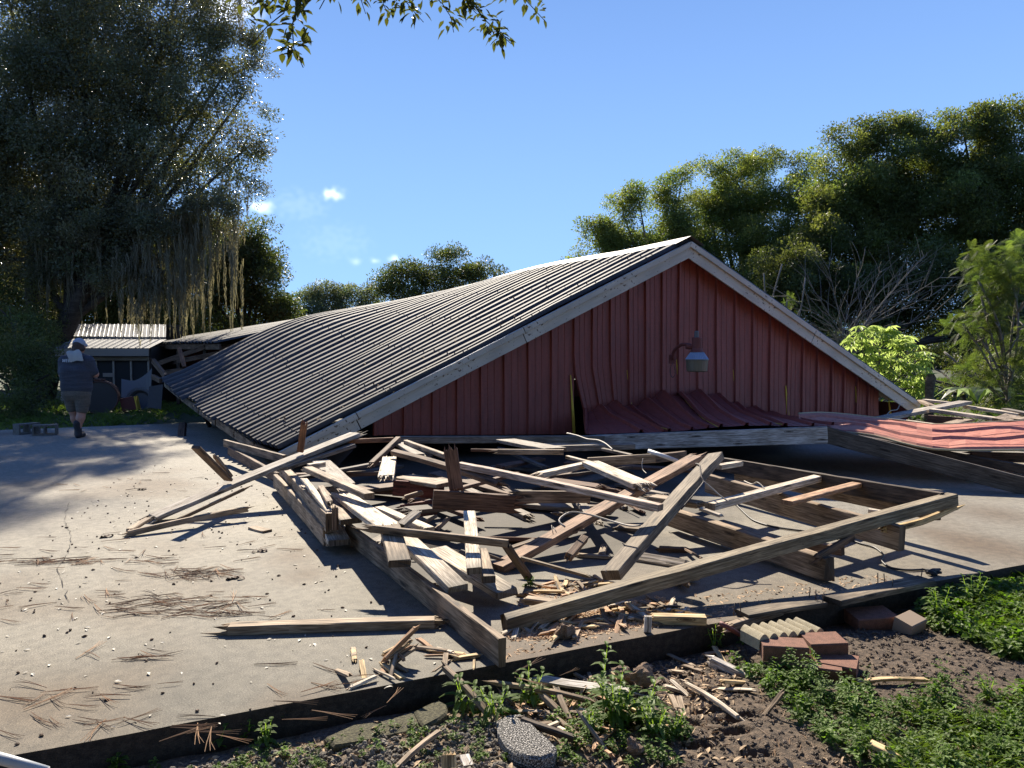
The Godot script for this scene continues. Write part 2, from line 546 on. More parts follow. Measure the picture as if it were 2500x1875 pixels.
func bpart(parent: Node3D, called: String, a: Vector3, b: Vector3, w: float, t: float, m: String, ea := "c", eb := "c", roll := 0.0, bow := 0.0) -> MeshInstance3D:
	var o := mi(called, board_mesh(a.distance_to(b), w, t, ea, eb, bow), M[m], parent)
	o.transform = bframe(a, b, t, roll)
	if parent: o.position -= parent.position
	return o

func bd(called: String, label: String, cat: String, a: Vector3, b: Vector3, w: float, t: float, roll: float, m: String, ea: String, eb: String, bow: float) -> void:
	if eb == "c" and (called == "plank" or called == "board" or called == "slat") and rng.randf() < 0.35: eb = "b"
	var o := bpart(null, called, a, b, w, t, m, ea, eb, roll, bow)
	tag(o, label, cat)

# ---------------------------------------------------------------- the place
func gh(x: float, z: float) -> float:
	# height of the soil in front of the slab
	var h := -0.12 + nz.get_noise_2d(x * 60, z * 60) * 0.035 + nz.get_noise_2d(x * 220 + 50, z * 220) * 0.016 + nz.get_noise_2d(x * 700, z * 700 + 90) * 0.007
	for r: Vector4 in RUTS:
		var d: Vector2 = Vector2((x - r.x) * cos(r.w) - (z - r.z) * sin(r.w), (x - r.x) * sin(r.w) + (z - r.z) * cos(r.w))
		var q := pow(d.x / 0.075, 4) + pow(d.y / 0.022, 4)
		h -= 0.045 * exp(-q)
	var b := (x - ORG.x) * E2.x + (z - ORG.z) * E2.z
	if b > -0.12: h -= 0.02 * clampf((b + 0.12) / 0.12, 0, 1)
	return h

func AB(a: float, b: float, y := 0.0) -> Vector3:
	return ORG + E1 * a + E2 * b + Vector3.UP * y

func ground() -> void:
	# slab
	var nx := 330
	var ny := 240
	var p := PackedVector3Array()
	var c := PackedColorArray()
	for j in ny:
		for i in nx:
			var a := -16.0 + 30.0 * i / (nx - 1)
			var b := 22.0 * pow(float(j) / (ny - 1), 1.5)
			if a < 0: b = minf(b, 14.6 + nz.get_noise_1d(a * 20) * 0.2)
			if j == 0: b = nz.get_noise_1d(a * 90) * 0.012
			var q := AB(a, b, nz2.get_noise_2d(a * 4, b * 4) * 0.004)
			p.append(q)
			var v := 0.95 + nz.get_noise_2d(a * 9, b * 9) * 0.14 + nz.get_noise_2d(a * 35, b * 35) * 0.13 + nz.get_noise_2d(a * 150, b * 150) * 0.09
			var col := Color(v, v, v * 0.99)
			# damp green-grey film near the front edge, brown stains
			var damp := clampf(0.9 - b / 3.4 + nz.get_noise_2d(a * 22, b * 22 + 7) * 0.8, 0, 1) * (1.0 if a < 0.4 else 0.45)
			col = col * lerpf(1.0, 0.5, damp)
			var st := clampf(nz2.get_noise_2d(a * 30 + 300, b * 30) * 2.4 - 0.35, 0, 1)
			col = col.lerp(Color(0.5, 0.39, 0.29), st * 0.75)
			for s: Vector3 in STAINS:
				var d: float = Vector2(q.x - s.x, (q.z - s.z) * 0.7).length() / s.y
				if d < 1.0: col = col.lerp(Color(0.42, 0.31, 0.22), (1.0 - d) * 0.8)
			if a > 0 and b < 1.3: col = col.lerp(Color(0.42, 0.31, 0.23), clampf(1.1 - b * 0.8 + nz.get_noise_2d(a * 60, b * 60) * 0.9, 0, 1) * 0.85 * clampf(1.3 - a / 3.6, 0, 1))
			# earth trodden into the barn's floor, plus painted shade of gable and pile
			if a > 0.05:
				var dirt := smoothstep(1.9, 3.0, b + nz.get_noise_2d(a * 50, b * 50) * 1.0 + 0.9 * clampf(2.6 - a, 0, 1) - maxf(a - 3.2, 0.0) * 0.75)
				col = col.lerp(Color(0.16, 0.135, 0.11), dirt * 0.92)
			c.append(Color(col.r, col.g, col.b, 1))
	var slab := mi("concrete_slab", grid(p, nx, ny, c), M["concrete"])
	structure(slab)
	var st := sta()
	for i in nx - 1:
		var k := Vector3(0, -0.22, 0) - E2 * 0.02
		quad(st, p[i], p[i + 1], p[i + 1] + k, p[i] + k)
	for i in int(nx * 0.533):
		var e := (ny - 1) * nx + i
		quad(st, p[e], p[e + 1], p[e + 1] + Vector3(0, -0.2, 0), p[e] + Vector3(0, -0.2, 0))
	mi("slab_edge", fin(st), M["shade_dirt"], slab)  # front face coloured dark for the shade it stands in
	st = sta()
	for q in [[Vector3(-4.627, 0.005, -7.990), Vector3(-4.227, 0.005, -7.217), Vector3(-3.750, 0.005, -6.497), Vector3(-3.456, 0.005, -5.906), Vector3(-3.333, 0.005, -5.588), Vector3(-3.049, 0.005, -5.175), Vector3(-2.801, 0.005, -4.809)]]:
		var cp := curve(q, 40)
		for i in 40:
			var w := Vector3(0.002 + 0.0015 * sin(i * 1.7), 0, 0)
			var j0 := Vector3(nz.get_noise_1d(i * 90) * 0.03, 0, 0)
			var j1 := Vector3(nz.get_noise_1d((i + 1) * 90) * 0.03, 0, 0)
			quad(st, cp[i] - w + j0, cp[i] + w + j0, cp[i + 1] + w + j1, cp[i + 1] - w + j1)
	mi("crack", fin(st), M["shade_dirt"], slab)
	# soil in front of it
	nx = 460
	ny = 120
	p = PackedVector3Array()
	c = PackedColorArray()
	for j in ny:
		for i in nx:
			var a := -4.2 + 12.0 * i / (nx - 1)
			var b := -2.6 + 2.62 * j / (ny - 1)
			var q := AB(a, b)
			q.y = gh(q.x, q.z)
			p.append(q)
			var v := 0.9 + nz.get_noise_2d(q.x * 40, q.z * 40) * 0.35 + nz.get_noise_2d(q.x * 200, q.z * 200) * 0.3
			var col := Color(0.62, 0.56, 0.5) * v
			var sand := clampf((0.55 - a) * 1.2 + nz.get_noise_2d(q.x * 30, q.z * 30) * 0.9 - 0.1, 0, 1)
			col = col.lerp(Color(1.25, 1.15, 1.05) * v, sand * 0.8)
			var dry := clampf((a - 3.0) * 0.5 - (b + 1.3) * 0.4, 0, 1)
			col = col.lerp(Color(0.95, 0.85, 0.74) * v, dry * 0.6)
			c.append(Color(col.r, col.g, col.b, 1))
	structure(mi("soil_patch", grid(p, nx, ny, c), M["soil"]))
	# the land beyond
	p = PackedVector3Array()
	c = PackedColorArray()
	for j in 60:
		for i in 60:
			var x := 300.0 * pow(absf(i / 29.5 - 1.0), 2.2) * signf(i - 29.5)
			var z := -20.0 + 320.0 * pow(absf(j / 29.5 - 1.0), 2.2) * signf(j - 29.5)
			p.append(Vector3(x, -0.2 + (0.08 if z < -14 else 0.0), z))
			var v := 0.8 + nz.get_noise_2d(x, z) * 0.5
			c.append(Color(v, v, v))
	structure(mi("lawn_ground", grid(p, 60, 60, c), M["lawn"]))

# ---------------------------------------------------------------- the barn
const EAVE := [Vector3(-2.995, 0.300, -9.800), Vector3(-3.810, 0.321, -11.000), Vector3(-4.831, 0.447, -12.600), Vector3(-6.358, 0.626, -15.000), Vector3(-8.351, 0.934, -18.200)]
const EAVE_S := [0.0, 2.6, 5.2, 8.4, 11.0]
const PEAK := Vector3(2.873, 3.357, -12.540)
const EAVE_R := Vector3(7.861, 0.574, -14.850)
const KINK_T := [4.4, 4.76, 5.05, 5.45, 5.77, 6.07, 6.42, 6.78, 7.10, 7.61, 7.92, 8.28, 8.82, 9.0]
const END_T := [4.4, 4.56, 4.76, 5.05, 5.45, 5.77, 6.07, 6.42, 6.78, 7.10, 7.61, 7.92, 8.28, 8.82, 9.0]
const END_U := [0.0, 0.01, 0.235, 0.341, 0.362, 0.458, 0.523, 0.574, 0.664, 0.756, 0.822, 0.912, 0.979, 1.075, 1.103]
const KINK_H := [0.66, 0.72, 0.80, 0.72, 0.82, 0.95, 0.88, 0.92, 0.88, 0.70, 0.64, 0.54, 0.40, 0.36]

func table(xs: Array, ys: Array, x: float) -> Variant:
	for i in xs.size() - 1:
		if x <= xs[i + 1] or i == xs.size() - 2:
			return lerp(ys[i], ys[i + 1], clampf((x - xs[i]) / (xs[i + 1] - xs[i]), 0, 1))
	return ys[0]

func eave(s: float, b_part: bool) -> Vector3:
	if b_part:
		return Vector3(-7.593, 1.767, -19.800).lerp(Vector3(-12.785, 1.796, -27.000), (s - 11.0) / 9.0)
	var k := 0.35
	var p: Vector3 = (table(EAVE_S, EAVE, s - k) + table(EAVE_S, EAVE, s) * 2.0 + table(EAVE_S, EAVE, s + k)) / 4.0
	return p

func ridge(s: float) -> Vector3:
	var y := 0.0
	if s > 2: y = 0.10 * sin((s - 2.0) * 0.42) - 0.012 * (s - 2.0)
	return PEAK + E2 * s + Vector3(0, y, 0)

func roof(s: float, v: float, side: int, b_part: bool) -> Vector3:
	if side > 0:
		return (EAVE_R + E2 * s).lerp(ridge(s), v)
	var p := eave(s, b_part).lerp(ridge(s), v)
	if not b_part:
		p.y += 0.07 * sin(PI * v) * smoothstep(0.5, 8.0, s) - 0.03 * sin(TAU * v) * smoothstep(1.0, 6.0, s)
		p.y += nz.get_noise_2d(s * 34, v * 70) * 0.07 * sin(PI * v)
		# towards the tear the sheets still hang from the part that stands
		var q: Vector3 = Vector3(-7.593, 1.767, -19.800).lerp(ridge(s), v)
		p.y = lerpf(p.y, q.y + 0.02, smoothstep(5.5, 11.0, s) * smoothstep(0.0, 0.5, v))
	return p

func roof_sheet(s0: float, s1: float, side: int, b_part: bool) -> ArrayMesh:
	var st := sta()
	var n := int(round((s1 - s0) / 0.35))
	var prof := [[0.0, 0.0], [0.06, 0.055], [0.15, 0.06], [0.21, 0.0], [0.28, -0.004]]
	var ss := []
	var hs := []
	for i in n:
		for q in prof:
			ss.append(s0 + 0.35 * i + q[0])
			hs.append(q[1] + (0.004 if i == 0 else 0.0))
	ss.append(s1 + 0.03)
	hs.append(0.012)
	var nv := 16
	var over := rng.randf_range(-0.012, 0.012)
	var nrm := Vector3(0, 0.899, 0) + E1 * (0.438 * (1 if side > 0 else -1))
	var lift := rng.randf_range(0.0, 0.008)
	for i in ss.size() - 1:
		for k in nv:
			var va := over + (1.0 - over) * k / nv
			var vb := over + (1.0 - over) * (k + 1) / nv
			var a: Vector3 = roof(ss[i], va, side, b_part) + nrm * (hs[i] + lift)
			var b: Vector3 = roof(ss[i + 1], va, side, b_part) + nrm * (hs[i + 1] + lift)
			var c: Vector3 = roof(ss[i + 1], vb, side, b_part) + nrm * (hs[i + 1] + lift)
			var d: Vector3 = roof(ss[i], vb, side, b_part) + nrm * (hs[i] + lift)
			var t := []
			for q in [[i, va], [i + 1, va], [i + 1, vb], [i, vb]]:
				# grime lies in the pans, the crowns are rubbed and rusty
				var crown := clampf(hs[q[0]] / 0.05, 0, 1)
				var g: float = nz.get_noise_2d(ss[q[0]] * 60, q[1] * 90)
				var g2: float = nz.get_noise_2d(ss[q[0]] * 300, q[1] * 30 + 40)
				var col := Color(0.42, 0.42, 0.44).lerp(Color(2.3, 2.1, 1.82), crown * (0.62 + 0.5 * g2)) * (1.0 + g * 0.75)
				t.append(col)
			st.set_color(t[0]); st.set_uv(Vector2(ss[i], va * 6)); st.add_vertex(a)
			st.set_color(t[1]); st.set_uv(Vector2(ss[i + 1], va * 6)); st.add_vertex(b)
			st.set_color(t[2]); st.set_uv(Vector2(ss[i + 1], vb * 6)); st.add_vertex(c)
			st.set_color(t[0]); st.set_uv(Vector2(ss[i], va * 6)); st.add_vertex(a)
			st.set_color(t[2]); st.set_uv(Vector2(ss[i + 1], vb * 6)); st.add_vertex(c)
			st.set_color(t[3]); st.set_uv(Vector2(ss[i], vb * 6)); st.add_vertex(d)
	return fin(st)

func rake_y(t: float) -> float:
	return lerpf(EAVE[0].y, PEAK.y, t / 6.47) if t < 6.47 else lerpf(PEAK.y, EAVE_R.y, (t - 6.47) / 5.52)

func siding(t0: float, t1: float, folded: bool, ribs: int, shift := 0.0) -> ArrayMesh:
	var st := sta()
	var w := (t1 - t0) / ribs
	var ts := []
	var ds := []
	for r in ribs:
		for q in [[0.0, 0.004], [0.010, 0.045], [0.046, 0.045], [0.060, 0.002], [0.13, 0.0], [0.136, 0.006], [0.142, 0.0], [0.235, 0.0], [0.241, 0.006], [0.247, 0.0]]:
			ts.append(t0 + w * r + q[0] * w / 0.375)
			ds.append(q[1])
	ts.append(t1 + 0.03)
	ds.append(0.004)
	var base := Vector3(EAVE[0].x, 0, EAVE[0].z) + E2 * 0.25
	var out := -E2
	var warp := rng.randf_range(-0.01, 0.01)
	var pts := []
	for i in ts.size():
		var t: float = ts[i]
		var col := []
		var top := maxf(rake_y(t) - 0.05, 0.36)
		var bot: float = table([1.3, 4.4, 8.0, 11.2], [0.42, 0.29, 0.33, 0.33], t)
		var k: float = table(KINK_T, KINK_H, t) + shift - 0.07 * sin(PI * fposmod((t - t0) / w, 1.0))
		var low := k if folded else bot
		for j in 7:
			var f := j / 6.0
			var y := lerpf(top, low, f)
			var d: float = ds[i] + (0.006 * sin(f * 5.0 + t * 3.0) + warp * f * 0.6)
			if folded: d += 0.03 * f * f
			var slip := 0.17 * clampf((1.32 - y) / maxf(1.32 - low, 0.1), 0, 1) * clampf(1.0 - (t - 4.45) / 0.95, 0, 1) if folded else 0.0
			col.append(base + E1 * (t + slip) + Vector3(0, y, 0) + out * d)
		if folded:
			var kp: Vector3 = col[6]
			var u: float = table(END_T, END_U, t)
			var e: Vector3 = Vector3(1.000, 0.423, -10.620).lerp(Vector3(3.947, 0.668, -9.500), u) + Vector3(0, 0.012, 0)
			var nf := Vector3(0, 0.93, 0) + out * 0.35
			for f in [0.03, 0.25, 0.5, 0.75, 1.0]:
				var q := kp.lerp(e, f)
				q.y += (-0.05 * sin(PI * f) + 0.02 * sin(f * 7.0 + t * 2.0)) * (1.0 if f > 0.06 else 0.0)
				col.append(q + nf * ds[i] * 1.1)
		pts.append(col)
	for i in pts.size() - 1:
		for j in pts[i].size() - 1:
			quad(st, pts[i][j], pts[i + 1][j], pts[i + 1][j + 1], pts[i][j + 1], Vector2(ts[i], j * 0.3), Vector2(ts[i + 1], j * 0.3), Vector2(ts[i + 1], j * 0.3 + 0.3), Vector2(ts[i], j * 0.3 + 0.3))
	return fin(st)

func edge_strip(t: float, folded: bool, wide: float) -> ArrayMesh:
	# the yellow lining that shows where two wall sheets part
	var base := Vector3(EAVE[0].x, 0, EAVE[0].z) + E2 * 0.25 - E2 * 0.03
	var k: float = table(KINK_T, KINK_H, t)
	var pts := []
	var top: float = minf(k + 0.55, rake_y(t) - 0.2)
	var low: float = k if folded else 0.3
	for j in 5: pts.append(base + E1 * (t + 0.012 * j) + Vector3(0, lerpf(top, low, j / 4.0), 0))
	if folded:
		var u: float = table(END_T, END_U, t)
		var e: Vector3 = Vector3(1.000, 0.423, -10.620).lerp(Vector3(3.947, 0.668, -9.500), u) + Vector3(0, 0.02, 0)
		pts[4] -= E2 * 0.04
		var kp: Vector3 = pts[4]
		for f in [0.3, 0.65, 1.0]:
			var q := kp.lerp(e, f)
			q.y += -0.085 * sin(PI * f) + 0.012
			pts.append(q)
	var st := sta()
	for j in pts.size() - 1:
		var w0 := wide * (0.25 + 0.75 * minf(1.0, j / 3.0))
		var w1 := wide * (0.25 + 0.75 * minf(1.0, (j + 1) / 3.0))
		var dz := Vector3(0, 0.006, 0) - E2 * 0.01
		quad(st, pts[j], pts[j] + E1 * w0, pts[j + 1] + E1 * w1, pts[j + 1])
		quad(st, pts[j] - dz, pts[j + 1] - dz, pts[j + 1] + E1 * w1 - dz, pts[j] + E1 * w0 - dz)
		quad(st, pts[j], pts[j + 1], pts[j + 1] - dz, pts[j] - dz)
	return fin(st)

func barn() -> void:
	var o := thing("collapsed_barn", "collapsed red metal barn, its grey ribbed gable roof dropped almost to the ground", "barn")
	var s := 0.0
	while s < 10.9:
		mi("roof_sheet", roof_sheet(s, minf(s + 1.05, 10.85), -1, false), M["zinc"], o)
		s += 1.05
	s = 11.0
	while s < 19.9:
		mi("roof_sheet", roof_sheet(s, s + 1.05, -1, true), M["zinc"], o)
		s += 1.05
	s = 0.0
	while s < 19.9:
		mi("roof_sheet", roof_sheet(s, s + 1.05, 1, false), M["zinc"], o)
		s += 1.05
	# ridge cap
	s = 0.0
	while s < 19.9:
		var st := sta()
		var s1 := minf(s + 3.05, 20.0)
		for k in 6:
			var a := lerpf(s - 0.04, s1, k / 6.0)
			var b := lerpf(s - 0.04, s1, (k + 1) / 6.0)
			for sd in [-1, 1]:
				var da: Vector3 = (roof(a, 0.955, sd, a > 11) - ridge(a)) * 1.0
				var db: Vector3 = (roof(b, 0.955, sd, b > 11) - ridge(b)) * 1.0
				var u := Vector3(0, 0.075, 0)
				quad(st, ridge(a) + u, ridge(b) + u, ridge(b) + u + db, ridge(a) + u + da, Vector2(a, 0), Vector2(b, 0), Vector2(b, 0.3), Vector2(a, 0.3))
				quad(st, ridge(a) + u + da, ridge(b) + u + db, ridge(b) + u * 0.7 + db, ridge(a) + u * 0.7 + da, Vector2(a, 0), Vector2(b, 0), Vector2(b, 0.3), Vector2(a, 0.3))
		mi("ridge_cap", fin(st), M["ridgezinc"], o)
		s += 3.0
	# screws along the crowns and litter caught on the sheets
	var sc := sta()
	var nrm := Vector3(0, 0.899, 0) - E1 * 0.438
	for i in 31:
		for k in 6:
			var q := roof(0.35 * i + 0.105, 0.06 + 0.17 * k + rng.randf_range(-0.01, 0.01), -1, false) + nrm * 0.066
			boxs(sc, Transform3D(Basis(), q), Vector3(0.017, 0.012, 0.017))
	mi("roof_screws", fin(sc), M["nail"], o).set_meta("kind", "stuff")
	sc = sta()
	for i in 150:
		var s2 := absf(rng.randfn()) * 2.0
		var v := rng.randf_range(0.05, 0.95)
		if s2 > 10: continue
		var q := roof(s2, v, -1, false) + nrm * 0.05
		var c := rng.randf_range(0.6, 1.6)
		sc.set_color(Color(c, c, c))
		leafblade(sc, q, (E1 * rng.randfn() + E2 * rng.randfn() + Vector3(0, 0.3, 0)).normalized(), rng.randf_range(0.04, 0.11), 0.03, 0.2, 2)
	var lit := mi("roof_litter", fin(sc), M["litter"])
	tag(lit, "dry leaves and twigs caught on the barn's roof sheets", "litter", "", "stuff")
	# rake trim: a wide board and a moulding proud of it, in lengths
	for q in [[0.0, 0.155], [0.155, 0.535], [0.535, 1.0]]:
		var a: Vector3 = EAVE[0].lerp(PEAK, q[0] + 0.001) + Vector3(0, -0.012, 0)
		var b: Vector3 = EAVE[0].lerp(PEAK, q[1] - 0.001) + Vector3(0, -0.012, 0)
		bpart(o, "rake_board", a + Vector3(0, -0.07, 0), b + Vector3(0, -0.07, 0), 0.03, 0.17, "peeling")
		bpart(o, "rake_moulding", a - E2 * 0.016 + Vector3(0, 0.0, 0), b - E2 * 0.016, 0.06, 0.085, "peeling")
	for q in [[0.0, 0.5], [0.5, 1.0]]:
		var a: Vector3 = PEAK.lerp(EAVE_R, q[0] + 0.001) + Vector3(0, -0.012, 0)
		var b: Vector3 = PEAK.lerp(EAVE_R, q[1] - 0.001) + Vector3(0, -0.012, 0)
		bpart(o, "rake_board", a + Vector3(0, -0.07, 0), b + Vector3(0, -0.07, 0), 0.03, 0.19, "peeling")
		bpart(o, "rake_moulding", a - E2 * 0.018, b - E2 * 0.018, 0.07, 0.09, "peeling")
	# gable wall
	var cuts := [1.3, 2.15, 3.27, 4.45]
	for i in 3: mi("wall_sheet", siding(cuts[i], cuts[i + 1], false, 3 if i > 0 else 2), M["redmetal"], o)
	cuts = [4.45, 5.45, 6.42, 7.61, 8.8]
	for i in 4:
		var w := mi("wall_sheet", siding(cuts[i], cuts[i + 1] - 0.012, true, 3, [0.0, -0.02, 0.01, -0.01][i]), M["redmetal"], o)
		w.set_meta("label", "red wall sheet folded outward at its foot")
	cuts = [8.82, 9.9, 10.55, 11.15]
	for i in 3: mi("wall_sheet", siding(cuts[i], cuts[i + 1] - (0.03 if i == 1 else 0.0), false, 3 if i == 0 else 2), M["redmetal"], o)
	for q in [[4.40, false, 0.045], [5.43, true, 0.03], [6.40, true, 0.03], [7.59, true, 0.03], [8.79, false, 0.06], [10.53, false, 0.02], [11.42, false, 0.05]]:
		mi("yellow_lining", edge_strip(q[0], q[1], q[2]), M["yellow"], o)
	for i in 6:
		var a := eave(0.9 + 1.7 * i, false) + E1 * 0.12 + Vector3(0, -0.07, 0)
		var b := eave(2.5 + 1.7 * i, false) + E1 * 0.12 + Vector3(0, -0.07, 0)
		bpart(o, "eave_board", a, b, 0.045, 0.13, "tanbrown", "c", "b")
	# dark frame inside and the far gable
	for i in 7:
		var v := 2.6 * i + 1.5
		bpart(o, "rafter", roof(v, 0.03, 1, false) + Vector3(0, -0.16, 0), ridge(v) + Vector3(0, -0.3, 0), 0.05, 0.14, "brown")
	for i in 8:
		var v := 1.3 * i + 1.0
		bpart(o, "rafter", roof(v, 0.06, -1, false) + Vector3(0, -0.16, 0), ridge(v) + Vector3(0, -0.3, 0), 0.05, 0.12, "brown")
	for i in 5:
		var v := 2.0 * i + 11.3
		bpart(o, "rafter", roof(v, 0.02, -1, true) + Vector3(0, -0.12, 0), ridge(v) + Vector3(0, -0.25, 0), 0.05, 0.12, "brown")
	bpart(o, "eave_beam", eave(11.0, true) + Vector3(0.1, -0.02, 0), eave(20.0, true) + Vector3(0.1, -0.02, 0), 0.05, 0.15, "brown")
	for i in 3: bpart(o, "eave_post", eave(13.0 + 3.2 * i, true) + E1 * 0.2 + Vector3(0, -0.1, 0), Vector3(eave(13.0 + 3.2 * i, true).x + 0.18, -0.1, eave(13.0 + 3.2 * i, true).z), 0.1, 0.1, "darkbrown")
	var st := sta()
	var g0 := eave(20.0, true)
	var g1 := EAVE_R + E2 * 20.0
	quad(st, g0, ridge(20.0), Vector3(ridge(20.0).x, -0.1, ridge(20.0).z), Vector3(g0.x, -0.1, g0.z))
	quad(st, ridge(20.0), g1, Vector3(g1.x, -0.1, g1.z), Vector3(ridge(20.0).x, -0.1, ridge(20.0).z))
	mi("rear_wall", fin(st), M["redmetal"], o)
	st = sta()
	for i in 20:
		var a := EAVE_R + E2 * float(i) - E1 * 0.3
		var b := EAVE_R + E2 * float(i + 1) - E1 * 0.3
		quad(st, a, b, Vector3(b.x, -0.1, b.z), Vector3(a.x, -0.1, a.z))
	mi("side_wall", fin(st), M["redmetal"], o)
	# left wall, fallen flat inside the eave
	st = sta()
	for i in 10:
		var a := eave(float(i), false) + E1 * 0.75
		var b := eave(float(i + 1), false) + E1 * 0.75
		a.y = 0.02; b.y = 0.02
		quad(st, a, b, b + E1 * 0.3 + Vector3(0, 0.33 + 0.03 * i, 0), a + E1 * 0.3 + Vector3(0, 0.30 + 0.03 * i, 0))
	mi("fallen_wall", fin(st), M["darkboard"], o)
	for i in 4:
		var a := eave(2.5 * i + 0.8, false) + E1 * 0.25 + Vector3(0, -0.1, 0)
		bpart(o, "broken_stud", a, Vector3(a.x + rng.randf_range(-0.3, 0.3), 0.02, a.z - 0.9), 0.045, 0.1, "darkbrown", "c", "b")

	# fallen sheet on the right
	var e0 := [Vector3(4.367, 0.628, -11.700), Vector3(5.003, 0.611, -12.000), Vector3(5.962, 0.521, -11.600), Vector3(6.289, 0.499, -11.300), Vector3(7.601, 0.547, -11.400), Vector3(8.792, 0.544, -11.600)]
	var e1 := [Vector3(3.736, 0.556, -10.000), Vector3(4.471, 0.530, -9.750), Vector3(4.811, 0.450, -9.300), Vector3(5.120, 0.411, -9.100), Vector3(6.078, 0.411, -9.100), Vector3(6.985, 0.419, -9.200)]
	e0 = curve(e0, 20)
	e1 = curve(e1, 20)
	st = sta()
	var prof := []
	for r in 3:
		for q in [[0.0, 0.0], [0.02, 0.035], [0.055, 0.035], [0.075, 0.0], [0.18, 0.0], [0.188, 0.008], [0.196, 0.0], [0.3, 0.0]]: prof.append([(r + q[0] / 0.375) / 3.0, q[1]])
	prof.append([1.0, 0.0])
	for i in 20:
		for j in prof.size() - 1:
			var P := func(ii: int, jj: int) -> Vector3:
				var f: float = prof[jj][0]
				var q: Vector3 = e1[ii].lerp(e0[ii], f)
				var dent := 0.02 * sin(ii * 1.1 + f * 9.0) * sin(PI * f)
				if (ii + jj / 8) % 7 == 3: dent -= 0.015
				return q + Vector3(0, prof[jj][1] + dent, 0)
			quad(st, P.call(i, j), P.call(i + 1, j), P.call(i + 1, j + 1), P.call(i, j + 1), Vector2(i * 0.2, j * 0.05), Vector2(i * 0.2 + 0.2, j * 0.05), Vector2(i * 0.2 + 0.2, j * 0.05 + 0.05), Vector2(i * 0.2, j * 0.05 + 0.05))
	var sh := mi("fallen_sheet", fin(st), M["sunlitred"])
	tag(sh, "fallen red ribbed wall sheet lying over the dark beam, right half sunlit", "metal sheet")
	for q in [e0, e1]:
		var rr := []
		for i in q.size(): rr.append(0.014)
		mi("sheet_edge", tube(q, rr, 5), M["straw_edge"], sh)

func yard_light() -> void:
	var base := Vector3(2.522, 1.448, -12.100)
	var o := thing("yard_light", "red armed yard light with ribbed reflector and amber bucket lens on gable wall", "lamp", base)
	var h := Vector3(2.749, 1.621, -11.450) - base
	var pl := mi("wall_plate", box(Vector3(0.09, 0.14, 0.03)), M["rustred"], o)
	pl.position = E2 * 0.02
	var arm := curve([Vector3.ZERO - E2 * 0.0, Vector3(0.01, 0.13, 0.06), Vector3(0.09, 0.225, 0.2), Vector3(0.2, 0.215, 0.38), h + Vector3(-0.06, 0.02, -0.02)], 16)
	var rr := []
	for i in arm.size(): rr.append(0.026)
	mi("arm", tube(arm, rr, 10), M["rustred"], o)
	var cl := mi("clamp", lathe([Vector2(0, -0.05), Vector2(0.042, -0.05), Vector2(0.042, 0.05), Vector2(0, 0.05)], 10), M["rustred"], o)
	cl.position = h + Vector3(-0.11, 0.025, -0.03)
	cl.rotation_degrees = Vector3(0, 0, 82)
	var hd := mi("housing", lathe([Vector2(0, 0.2), Vector2(0.085, 0.2), Vector2(0.095, 0.19), Vector2(0.095, 0.0), Vector2(0.115, -0.06), Vector2(0.13, -0.075), Vector2(0, -0.075)], 20, false), M["rustred"], o)
	hd.scale = Vector3.ONE * 0.8
	hd.position = h
	var cell := mi("photocell", lathe([Vector2(0, 0.32), Vector2(0.035, 0.32), Vector2(0.042, 0.3), Vector2(0.045, 0.2), Vector2(0, 0.2)], 14), M["tubgrey"], o)
	cell.scale = Vector3.ONE * 0.8
	cell.position = h + Vector3(-0.01, 0, 0)
	var st := sta()
	for k in 36:
		var a := TAU * k / 36
		var b := TAU * (k + 0.5) / 36
		var c := TAU * (k + 1.0) / 36
		var top := Vector3(0, -0.075, 0)
		var bt := Vector3(0, -0.205, 0)
		quad(st, top + Vector3(cos(a), 0, sin(a)) * 0.115, top + Vector3(cos(b), 0, sin(b)) * 0.125, bt + Vector3(cos(b), 0, sin(b)) * 0.215, bt + Vector3(cos(a), 0, sin(a)) * 0.2)
		quad(st, top + Vector3(cos(b), 0, sin(b)) * 0.125, top + Vector3(cos(c), 0, sin(c)) * 0.115, bt + Vector3(cos(c), 0, sin(c)) * 0.2, bt + Vector3(cos(b), 0, sin(b)) * 0.215)
	var rf := mi("reflector", fin(st), M["bluegrey"], o)
	rf.scale = Vector3.ONE * 0.8
	rf.position = h
	var ln := mi("lens", lathe([Vector2(0, -0.2), Vector2(0.212, -0.205), Vector2(0.214, -0.225), Vector2(0.205, -0.235), Vector2(0.19, -0.42), Vector2(0.165, -0.44), Vector2(0, -0.44)], 24), M["amber"], o)
	ln.scale = Vector3.ONE * 0.8
	ln.position = h
	var wr := mi("loose_wire", tube(curve([Vector3(0, -0.06, 0.03), Vector3(-0.05, -0.16, 0.05), Vector3(-0.02, -0.28, 0.05), Vector3(0.03, -0.24, 0.05), Vector3(0.02, -0.1, 0.04)], 14), [0.005, 0.005, 0.005, 0.005, 0.005, 0.005, 0.005, 0.005, 0.005, 0.005, 0.005, 0.005, 0.005, 0.005, 0.005], 5), M["cable"], o)

